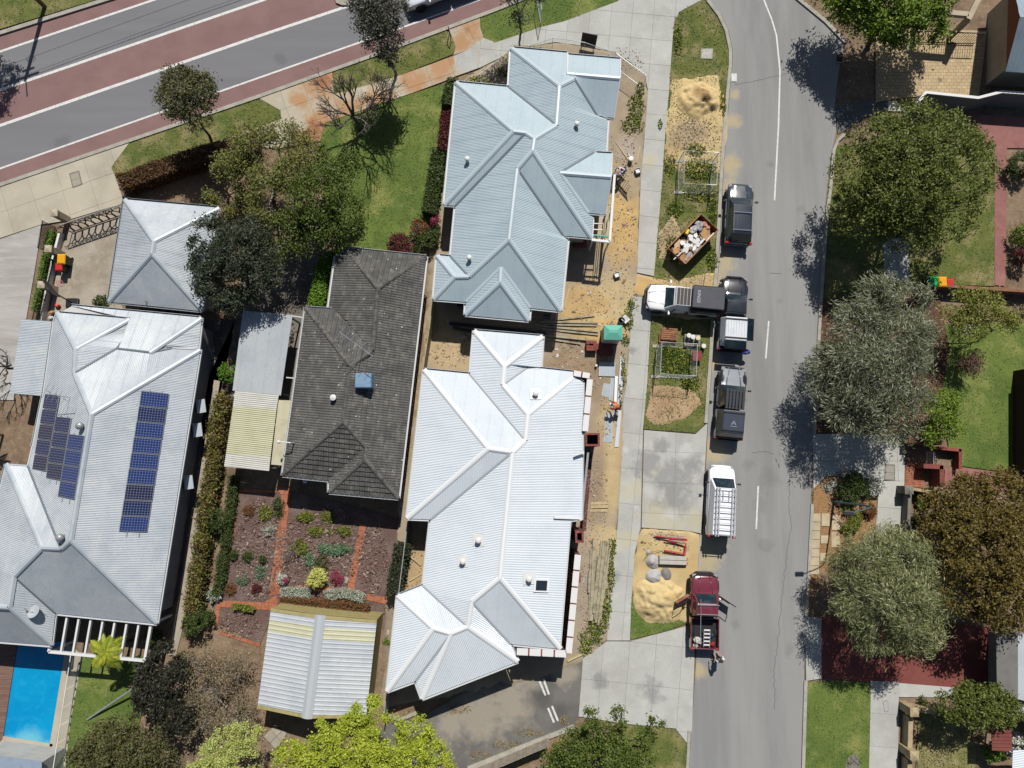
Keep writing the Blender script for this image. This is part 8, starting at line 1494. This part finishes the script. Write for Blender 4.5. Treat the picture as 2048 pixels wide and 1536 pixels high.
v = P(1241, 643); o = thing('rubbish_tub', 'black tub tipped beside the fallen site sign', 'tub', (v.x, v.y, .02)); mb = MB(); mb.lathe([(.17, 0), (.22, .42), (.235, .42), (.235, .45), (.19, .45), (.17, .1)], 14); mb.build('shell', m_plas, o, smooth=False)
# brick stacks and pallets
bm0 = MB().box(-.115, .115, -.055, .055, 0, .076).mesh('brick')
bm0.materials.append(m_brick)
def bricks(label, px, py, nx, ny, nz, rz=0, holes=()):
    v = P(px, py, nz*.08); root = thing('brick_stack', label, 'bricks', (v.x, v.y, .04), rz, 'brick stacks by the portable toilet')
    for k in range(nz):
        for i in range(nx):
            for j in range(ny):
                if k > 0 and k < nz-1 and 0 < i < nx-1 and 0 < j < ny-1: continue
                if k == nz-1 and (i, j) in holes: continue
                o = bpy.data.objects.new('brick', bm0); COL.objects.link(o); o.parent = root; o.location = ((i-(nx-1)/2)*.237+rnd.uniform(-.006, .006), (j-(ny-1)/2)*.117+rnd.uniform(-.004, .004), k*.08); o.rotation_euler = (0, 0, rnd.uniform(-.03, .03))
bricks('stack of red bricks with a dark gap on top beside the toilet', 1183, 691, 3, 6, 7, 0, {(0, 3), (0, 2), (1, 3)}); bricks('lower red brick stack in the shadow of the toilet', 1212, 697, 4, 8, 4, R(3)); bricks('small red brick pile between the two stacks', 1197, 694, 1, 4, 3); bricks('red brick stack in the verandah shade of the corner house', 1160, 486, 4, 4, 5, R(4))
def pallet(label, px, py, z, w_=1.1, d_=.9, rz=0, tilt=0, mat=None, n=6):
    v = P(px, py, z); root = thing('timber_pallet', label, 'pallet', (v.x, v.y, z), rz, 'pallets by the fence cage'); mt = mat or nm('pallet_timber', S(170, 120, 88), [('n', S(130, 90, 66), 4, .45, .65, .8)], .9); root.rotation_euler = (tilt, 0, rz)
    for k in range(n): y = -d_/2+d_*k/(n-1); mb = MB(); mb.box(-w_/2, w_/2, y-.05, y+.05, .10, .12); mb.build('deck_slat', mt, root)
    for x in (-w_/2+.05, 0, w_/2-.05): mb = MB(); mb.box(x-.05, x+.05, -d_/2, d_/2, .0, .098); mb.build('bearer', mt, root)
pallet('brown pallet stack nearest the white ute shadow', 1338, 668, .3, 1.1, .7, R(-5)); pallet('second brown pallet leaning under the fence cage rail', 1335, 676, .12, 1.2, .6, R(-3)); pallet('grey weathered pallet under the white buckets', 1384, 681, .2, 1.1, .7, R(-4), 0, nm('grey_timber', S(170, 164, 152), [('n', S(130, 124, 114), 4, .45, .65, .8)], .9))
pallet('red painted slatted crate top beside the loose bucket', 1394, 712, .35, .62, .58, 0, 0, nm('red_timber', S(150, 70, 68), [('n', S(120, 54, 54), 4, .45, .65, .8)], .8), 7)
def bucket(label, px, py, z=0, r=.15, h=.36, c=(232, 232, 228), tilt=0, rz=0):
    v = P(px, py, z+h); root = thing('bucket', label, 'bucket', (v.x, v.y, z+.03), rz, 'buckets on the site'); root.rotation_euler = (tilt, 0, rz); mt = nm('bucket_%d_%d_%d' % c, S(*c), rough=.45)
    mb = MB(); mb.lathe([(r*.85, 0), (r, h), (r*1.06, h), (r*1.06, h+.02), (r*.2, h+.025)], 16); mb.build('shell', mt, root); mb = MB(); mb.tube([(math.cos(q)*r*1.02, .03, h-.04-.1*math.sin(q)) for q in np.linspace(0, 3.1416, 9)], .008, 4); mb.build('handle', m_steel, root)
bucket('white lidded bucket first in the row on the pallets', 1378, 671, .32); bucket('white lidded bucket middle of the row on the pallets', 1386, 674, .32); bucket('pale yellow topped bucket last in the row on the pallets', 1396, 676, .32, c=(226, 214, 176)); bucket('loose white bucket standing on the verge grass', 1407.5, 692, .02); bucket('white bucket crouched beside the workers path edge', 1262, 317, .02, .16, .4); bucket('small white paint tin beside the brick stacks', 1192.5, 731, .02, .08, .25)
for lab, px, py in (('white square tub beside the footpath near the two workers', 1276, 341), ('white square tub on the orange sand', 1234, 549)):
    v = P(px, py, .3); o = thing('square_tub', lab, 'tub', (v.x, v.y, .04), R(20)); mb = MB()
    for bx in ((-.18, .18, -.18, -.165, 0, .32), (-.18, .18, .165, .18, 0, .32), (-.18, -.165, -.165, .165, 0, .32), (.165, .18, -.165, .165, 0, .32), (-.165, .165, -.165, .165, .2, .215)): mb.box(*bx)
    mb.build('shell', m_whitep, o)
# timber, planks, sheets
m_wea = nm('weathered_timber', S(182, 174, 148), [('n', S(130, 122, 98), 3, .45, .65, .8, (1, 1, 1)), ('n', S(190, 184, 160), 9, .55, .7, .6)], .92, coord='Position'); m_ltm = nm('pale_timber', S(206, 186, 146), [('n', S(180, 158, 118), 4, .45, .65, .7)], .9, coord='Position')
def planks(name, labelf, lst, wd, th, mat, group, z0=.06, cat='timber'):
    for i, (a, b) in enumerate(lst):
        z = z0+(i % 2)*th*.9; A, B = P(*a, z), P(*b, z); c = (A+B)/2; d = B-A; o = thing(name, labelf(i), cat, (c.x, c.y, 0), math.atan2(d.y, d.x), group); mb = MB(); h = d.length/2; mb.box(-h, h, -wd/2, wd/2, z, z+th); mb.build('board', mat, o, bevel=.008)
Zp = lambda x, y: (1130+x/5.69, 1050+y/5.69)
planks('timber_sleeper', lambda i: f'{["first", "second", "third", "fourth", "fifth", "sixth", "seventh", "eighth", "ninth", "short outer"][i]} long grey sleeper counted from the white house in the verge pile', [(Zp(*a), Zp(*b)) for a, b in (((296, 270), (272, 1090)), ((325, 165), (290, 1085)), ((346, 185), (306, 1090)), ((380, 350), (322, 1000)), ((415, 175), (338, 1080)), ((440, 180), (350, 1110)), ((465, 175), (362, 1125)), ((490, 190), (376, 1138)), ((512, 240), (398, 1075)), ((278, 520), (268, 768)))], .13, .11, m_wea, 'sleepers in the verge pile')
Zq = lambda x, y: (1100+x/5.12, 560+y/5.12)
planks('timber_beam', lambda i: f'{["topmost", "second", "third", "fourth", "fifth", "sixth", "lowest"][i]} timber beam in the fan of beams near the brick stacks', [(Zq(*a), Zq(*b)) for a, b in (((60, 408), (455, 366)), ((-180, 428), (490, 440)), ((-150, 455), (478, 468)), ((-120, 470), (492, 530)), ((-100, 500), (492, 562)), ((-160, 560), (445, 620)), ((-180, 580), (312, 655)))], .12, .10, m_wea, 'beams fanned beside the corner house')
planks('dark_beam', lambda i: ['long dark steel beam between the two new houses', 'short flat pale sheet in the shade between the houses'][i], [((899, 647), (1092, 668)), ((906, 655), (948, 664))], .2, .16, m_char, None)
planks('plank', lambda i: f'{["upper", "middle", "lower"][i]} short pale plank against the brick wall', [((1181, 1007), (1216, 1006)), ((1181, 1014), (1216, 1013)), ((1180, 1021), (1214, 1021))], .19, .04, m_ltm, 'short planks by the brick wall', .04, 'plank')
planks('plank', lambda i: ['pale plank lying on the rubble near the weeds', 'thin dark bar leaning by the path edge', 'long pale batten beside the house wall', 'pale plank in the white house west yard', 'angled offcut in the white house west yard'][i], [((1232, 284), (1257, 320)), ((1280, 292), (1272, 326)), ((1140, 570), (1129, 616)), ((812, 1106), (842, 1130)), ((818, 1162), (846, 1146))], .1, .05, m_ltm, None, .06, 'plank')
def sheetmetal(label, q, z=.06, mat=None):
    W = PL(q, z); c = sum(W, Vector())/len(W); o = thing('metal_sheet', label, 'sheet', (c.x, c.y, 0), 0, 'flashing laid out along the path'); mb = MB(); mb.prism([(v.x-c.x, v.y-c.y) for v in W], z-.015, z); mb.build('flat_sheet', mat or nm('blue_grey_sheet', S(184, 194, 200), [('n', S(164, 174, 182), 1.5, .45, .65, .6)], .45, coord='Position'), o)
    a, b = W[0], W[-1]; mb = MB(); mb.bar((a.x-c.x, a.y-c.y, z+.02), (b.x-c.x, b.y-c.y, z+.02), .015, .05); mb.build('folded_edge', m_wcap, o)
sheetmetal('square blue grey sheet below the brick stacks', [(1198.6, 724), (1231, 725), (1230, 753), (1197.6, 752)], .12); sheetmetal('cut blue grey sheet above the orange worker', [(1208, 766), (1224, 769), (1218, 796), (1203, 791)], .08); sheetmetal('long blue grey sheet below the orange worker', [(1211, 826), (1227, 826), (1224.6, 885), (1207, 884)], .08); sheetmetal('narrow sheet beside the orange worker', [(1222, 755), (1229, 756), (1225, 802), (1218, 800)], .1)
wf = nm('pale_flashing', S(214, 220, 226), rough=.4); sheetmetal('long pale flashing strip nearest the footpath', [(1241, 713), (1249, 713), (1241, 822), (1234, 822)], .1, wf); sheetmetal('long pale flashing strip ending past the brick pier', [(1237, 822), (1243, 822), (1237, 894), (1229, 894)], .1, wf); sheetmetal('thin white flashing beside the orange worker', [(1230, 752), (1236, 752), (1232, 830), (1227, 830)], .13, m_wcap)
# trestles, lintels, wire
Zr = lambda x, y: (1250+x/6.98, 1050+y/6.98)
m_rst = nm('red_steel', S(206, 52, 62), [('n', S(170, 60, 62), 4, .5, .7, .5)], .5); m_rgy = nm('worn_red_steel', S(176, 150, 150), [('n', S(190, 70, 74), 5, .5, .62, .9)], .5)
tz = P(*Zr(640, 240)); ts = thing('trestle_stack', 'jumble of red folding trestle legs on the sandy verge', 'trestles', (tz.x, tz.y, 0))
for k, (a, b, z, mt) in enumerate((((430, 120), (830, 165), .3, m_rgy), ((400, 150), (850, 190), .22, m_rgy), ((440, 155), (850, 215), .34, m_rst), ((560, 195), (860, 260), .4, m_rgy), ((560, 205), (830, 300), .12, m_rst), ((850, 260), (830, 400), .3, m_rst), ((860, 290), (845, 410), .14, m_rgy), ((540, 352), (840, 402), .32, m_rst), ((545, 365), (838, 425), .12, m_rst), ((700, 180), (870, 205), .12, m_rst))):
    mb = MB(); mb.bar(P(*Zr(*a), z), P(*Zr(*b), z), .06, .06); mb.build('trestle_leg', mt, ts, world=True)
for i, (y0, lab) in enumerate(((430, 'grey concrete lintel nearer the red trestles'), (492, 'grey concrete lintel nearer the mortar heaps'))):
    q = PL([Zr(482, y0), Zr(862, y0+12), Zr(860, y0+68), Zr(480, y0+56)], .4); c = sum(q, Vector())/4; o = thing('concrete_lintel', lab, 'lintel', (c.x, c.y, 0)); mb = MB(); mb.prism([(v.x-c.x, v.y-c.y) for v in q], .06, .4); mb.build('beam', m_lid, o, bevel=.015); mb = MB(); e = q[1]-c; mb.box(e.x-.02, e.x+.06, e.y-.28, e.y-.08, .1, .34); mb.build('end_tag', m_rst, o)
v = P(*Zr(265, 510)); o = thing('bent_wire', 'bent dark reinforcing rod arching over the mortar heap', 'rod', (v.x, v.y, .03)); pts = [P(*Zr(*a), .3)-v for a in ((265, 510), (290, 450), (340, 400), (410, 368), (470, 362), (535, 372))]; mb = MB(); mb.tube([(p.x, p.y, .05+.25*math.sin(math.pi*i/5)) for i, p in enumerate(pts)], .014, 5); mb.build('rod', m_char, o)
# balustrade being carried by the two workers
A, B = P(1233, 345, .9), P(1260, 376, .9); bs = thing('balustrade_panel', 'white slatted balustrade panel held by the two workers', 'balustrade', (A.x, A.y, 0)); d = (B-A).normalized(); nn = Vector((-d.y, d.x, 0))
for z, o_ in ((.95, .12), (.15, -.12)): mb = MB(); mb.bar(tuple(A+nn*o_+Vector((0, 0, z-.9))), tuple(B+nn*o_+Vector((0, 0, z-.9))), .05, .07); mb.build('rail', m_ltm, bs, world=True)
for k in range(9): t = (k+.5)/9; p = A.lerp(B, t); mb = MB(); mb.bar(tuple(p-nn*.12+Vector((0, 0, -.72))), tuple(p+nn*.12+Vector((0, 0, .06))), .06, .02, up=(d.x, d.y, 0)); mb.build('slat', m_whitep, bs, world=True)
# handrail at the bottom footpath verge and street name odds
v = P(1715, 1520); o = thing('garden_stake', 'rusty bent frame round a stone patch on the verge lawn', 'frame', (v.x, v.y, 0)); mb = MB(); a, b, c = P(1702, 1530, .4)-v, P(1702, 1506, .4)-v, P(1724, 1527, .4)-v; mb.tube([(a.x, a.y, 0), (a.x, a.y, .4), (b.x, b.y, .4), (c.x, c.y, .4), (c.x, c.y, 0)], .02, 5); mb.build('rod', m_char, o)
sheet('stone_patch', [(1692, 1525), (1698, 1512), (1708, 1507), (1718, 1515), (1722, 1545), (1690, 1560)], .03, m_gston)
# ---------------------------------------------------------------- people
def skin(name, parent, pts, edges, mat, root=0, sub=1):
    me = bpy.data.meshes.new(name); me.from_pydata([p[:3] for p in pts], edges, []); o = bpy.data.objects.new(name, me); COL.objects.link(o); o.parent = parent; me.materials.append(mat)
    o.modifiers.new('Skin', 'SKIN'); sv = me.skin_vertices[0].data
    for i, p in enumerate(pts): sv[i].radius = (p[3], p[4] if len(p) > 4 else p[3]); sv[i].use_root = (i == root)
    md = o.modifiers.new('Subdivision', 'SUBSURF'); md.levels = sub; md.render_levels = sub
    o.modifiers['Skin'].use_smooth_shade = True
    return o
m_skin = nm('skin', S(196, 150, 122), rough=.6)
def person(label, loc, rz, J, shirt, pants, hat, hatc, boots=(60, 46, 36), sleeves=.5, hatkind='cap'):
    root = thing('person', label, 'person', loc, rz); V_ = lambda k: Vector(J[k])
    pel, ch, nk, hd = V_('pel'), V_('ch'), V_('nk'), V_('hd'); pts = []; ed = []
    def add(v, r, r2=None, link=None): pts.append((v.x, v.y, v.z, r, r2 or r)); i = len(pts)-1; (ed.append((link, i)) if link is not None else None); return i
    p0 = add(pel, .13, .10); p1 = add(pel.lerp(ch, .55), .12, .09, p0); p2 = add(ch, .15, .10, p1); p3 = add(nk, .055, .055, p2); p4 = add(nk.lerp(hd, .5), .07, .08, p3); p5 = add(hd, .085, .1, p4); add(hd+(hd-nk).normalized()*.09, .06, .07, p5)
    for s in ('L', 'R'):
        sh, el, wr, hn = V_('sh'+s), V_('el'+s), V_('wr'+s), V_('hn'+s); a = add(sh, .062, None, p2); b = add(el, .045, None, a); c = add(wr, .03, None, b); pm_ = add(wr.lerp(hn, .45), .034, .02, c); d = (hn-wr).normalized(); sd = d.cross(Vector((0, 0, 1)))
        if sd.length < .1: sd = Vector((1, 0, 0))
        sd.normalize()
        for k, (o_, ln) in enumerate(((-.030, .075), (-.010, .085), (.010, .080), (.030, .065))):
            q0 = wr.lerp(hn, .8)+sd*o_; i0 = add(q0, .0095, None, pm_); i1 = add(q0+d*ln*.5+Vector((0, 0, -.012)), .0085, None, i0); add(q0+d*ln+Vector((0, 0, -.035)), .0075, None, i1)
        t0 = add(wr.lerp(hn, .35)+sd*.045, .011, None, pm_); add(wr.lerp(hn, .7)+sd*.062, .009, None, t0)
    for s in ('L', 'R'):
        hp, kn, an, to = V_('hp'+s), V_('kn'+s), V_('an'+s), V_('to'+s); a = add(hp, .09, None, p0); b = add(kn, .06, None, a); c = add(an, .042, None, b); add(to, .035, .03, c)
    skin('body', root, pts, ed, m_skin)
    # shirt
    pts, ed = [], []; ms = nm('cloth_%d_%d_%d' % shirt, S(*shirt), [('n', S(*[int(c*.86) for c in shirt]), 6, .45, .65, .6)], .9)
    q0 = add(pel+Vector((0, 0, .02)), .145, .115); q1 = add(pel.lerp(ch, .55), .14, .112, q0); q2 = add(ch, .17, .125, q1); add(ch.lerp(nk, .75), .075, .075, q2)
    for s in ('L', 'R'): sh, el, wr = V_('sh'+s), V_('el'+s), V_('wr'+s); a = add(sh, .082, None, q2); b = add(sh.lerp(el, .6), .066, None, a); (add(el.lerp(wr, sleeves), .052, None, add(el, .06, None, b)) if sleeves > 0 else None)
    skin('shirt', root, pts, ed, ms)
    pts, ed = [], []; mp = nm('cloth_%d_%d_%d' % pants, S(*pants), rough=.9); q0 = add(pel, .142, .11)
    for s in ('L', 'R'): hp, kn, an = V_('hp'+s), V_('kn'+s), V_('an'+s); a = add(hp, .105, None, q0); b = add(kn, .078, None, a); add(kn.lerp(an, .9), .062, None, b)
    skin('trousers', root, pts, ed, mp)
    for s in ('L', 'R'):
        an, to = V_('an'+s), V_('to'+s); mb = MB(); mb.blob(tuple(an.lerp(to, .45)+Vector((0, 0, -.005))), .15, .055, .06, 0, 10, 6); o = mb.build('boot', nm('boot_leather', S(*boots), rough=.8), root, smooth=True)
    # head dress, hair, face
    up = (hd-nk).normalized(); mb = MB(); top = hd+up*.055
    if hatkind == 'brim': mb.lathe([(.19, -.01), (.19, .005), (.105, .01), (.1, .08), (.06, .11), (.01, .115)], 18)
    else: mb.lathe([(.115, -.03), (.118, .02), (.10, .08), (.06, .115), (.01, .122)], 16); mb.prism([(.06, -.08), (.19, -.06), (.2, 0), (.19, .06), (.06, .08)], -.02, -.005)
    o = mb.build('hat', nm('hat_%d_%d_%d' % hatc, S(*hatc), rough=.7), root, smooth=False); o.location = top; o.rotation_mode = 'QUATERNION'; o.rotation_quaternion = Vector((0, 0, 1)).rotation_difference(up)
    fw = Vector(J.get('fw', (1, 0, -.3))).normalized(); fw = (fw-up*fw.dot(up)).normalized(); rt = fw.cross(up); mb = MB(); c = hd+fw*.1; mb.add([tuple(c+up*.025), tuple(c-up*.02-rt*.016), tuple(c-up*.02+rt*.016), tuple(c+fw*.03-up*.018)], [(0, 1, 3), (0, 3, 2), (1, 2, 3)]); mb.build('nose', m_skin, root)
    for s in (-1, 1): mb = MB(); mb.blob(tuple(hd+fw*.088+rt*s*.034+up*.018), .012, .012, .008, 0, 8, 5); mb.build('eye', m_black, root); mb = MB(); mb.blob(tuple(hd+rt*s*.098), .02, .02, .032, 0, 8, 5); mb.build('ear', m_skin, root)
    mb = MB(); c = hd+fw*.086-up*.045; mb.bar(tuple(c-rt*.025), tuple(c+rt*.025), .012, .008); mb.build('mouth', nm('lips', S(160, 96, 86), rough=.6), root)
    mb = MB(); mb.blob(tuple(hd-fw*.03+up*.0), .1, .1, .1, .04, 12, 8, 3); mb.build('hair', nm('brown_hair', S(70, 54, 44), rough=.8), root, smooth=True); return root
BEND = dict(pel=(-.05, 0, .90), ch=(.28, 0, 1.16), nk=(.42, 0, 1.22), hd=(.54, 0, 1.22), shL=(.28, .2, 1.14), elL=(.40, .26, .86), wrL=(.55, .18, .66), hnL=(.62, .14, .58), shR=(.28, -.2, 1.14), elR=(.40, -.26, .86), wrR=(.55, -.18, .66), hnR=(.62, -.14, .58), hpL=(-.05, .1, .86), knL=(.06, .13, .48), anL=(-.02, .13, .08), toL=(.18, .15, .04), hpR=(-.05, -.1, .86), knR=(.10, -.13, .48), anR=(.02, -.13, .08), toR=(.22, -.15, .04), fw=(.4, 0, -1))
STAND = dict(pel=(0, 0, .92), ch=(.06, 0, 1.34), nk=(.09, 0, 1.49), hd=(.13, 0, 1.62), shL=(.06, .2, 1.38), elL=(.16, .25, 1.12), wrL=(.38, .16, 1.02), hnL=(.47, .12, 1.0), shR=(.06, -.2, 1.38), elR=(.16, -.25, 1.12), wrR=(.38, -.16, 1.02), hnR=(.47, -.12, 1.0), hpL=(0, .1, .88), knL=(.05, .11, .48), anL=(-.02, .12, .08), toL=(.18, .14, .04), hpR=(0, -.1, .88), knR=(.02, -.11, .48), anR=(-.06, -.12, .08), toR=(.14, -.14, .04), fw=(1, 0, -.5))
CROUCH = dict(pel=(-.12, 0, .55), ch=(.22, 0, .85), nk=(.36, 0, .93), hd=(.48, 0, .96), shL=(.22, .2, .85), elL=(.42, .24, .62), wrL=(.58, .14, .42), hnL=(.66, .11, .36), shR=(.22, -.2, .85), elR=(.42, -.24, .62), wrR=(.58, -.14, .42), hnR=(.66, -.11, .36), hpL=(-.12, .1, .53), knL=(.25, .18, .5), anL=(-.02, .16, .08), toL=(.18, .18, .04), hpR=(-.12, -.1, .53), knR=(.22, -.18, .42), anR=(-.12, -.16, .1), toR=(.08, -.18, .04), fw=(.6, 0, -1))
v = P(1233, 816); person('worker in bright orange shirt and white cap bending over the metal sheets', (v.x, v.y, .06), R(165), BEND, (255, 116, 40), (40, 40, 46), 'cap', (232, 232, 228))
v = P(1238, 350); person('worker in white shirt and grey hat crouching over the balustrade panel', (v.x+.2, v.y+.1, .05), R(205), CROUCH, (222, 222, 236), (60, 70, 96), 'brim', (150, 152, 160), hatkind='brim')
v = P(1226, 362); person('worker in lilac white shirt standing against the verandah edge', (v.x, v.y, .05), R(35), BEND, (206, 206, 230), (34, 38, 52), 'cap', (214, 214, 218))
v = P(1431, 1312); person('person in white shirt leaning into the maroon ute tray', (v.x, v.y, .01), R(118), STAND, (236, 236, 238), (50, 50, 54), 'cap', (70, 62, 56), sleeves=.1)
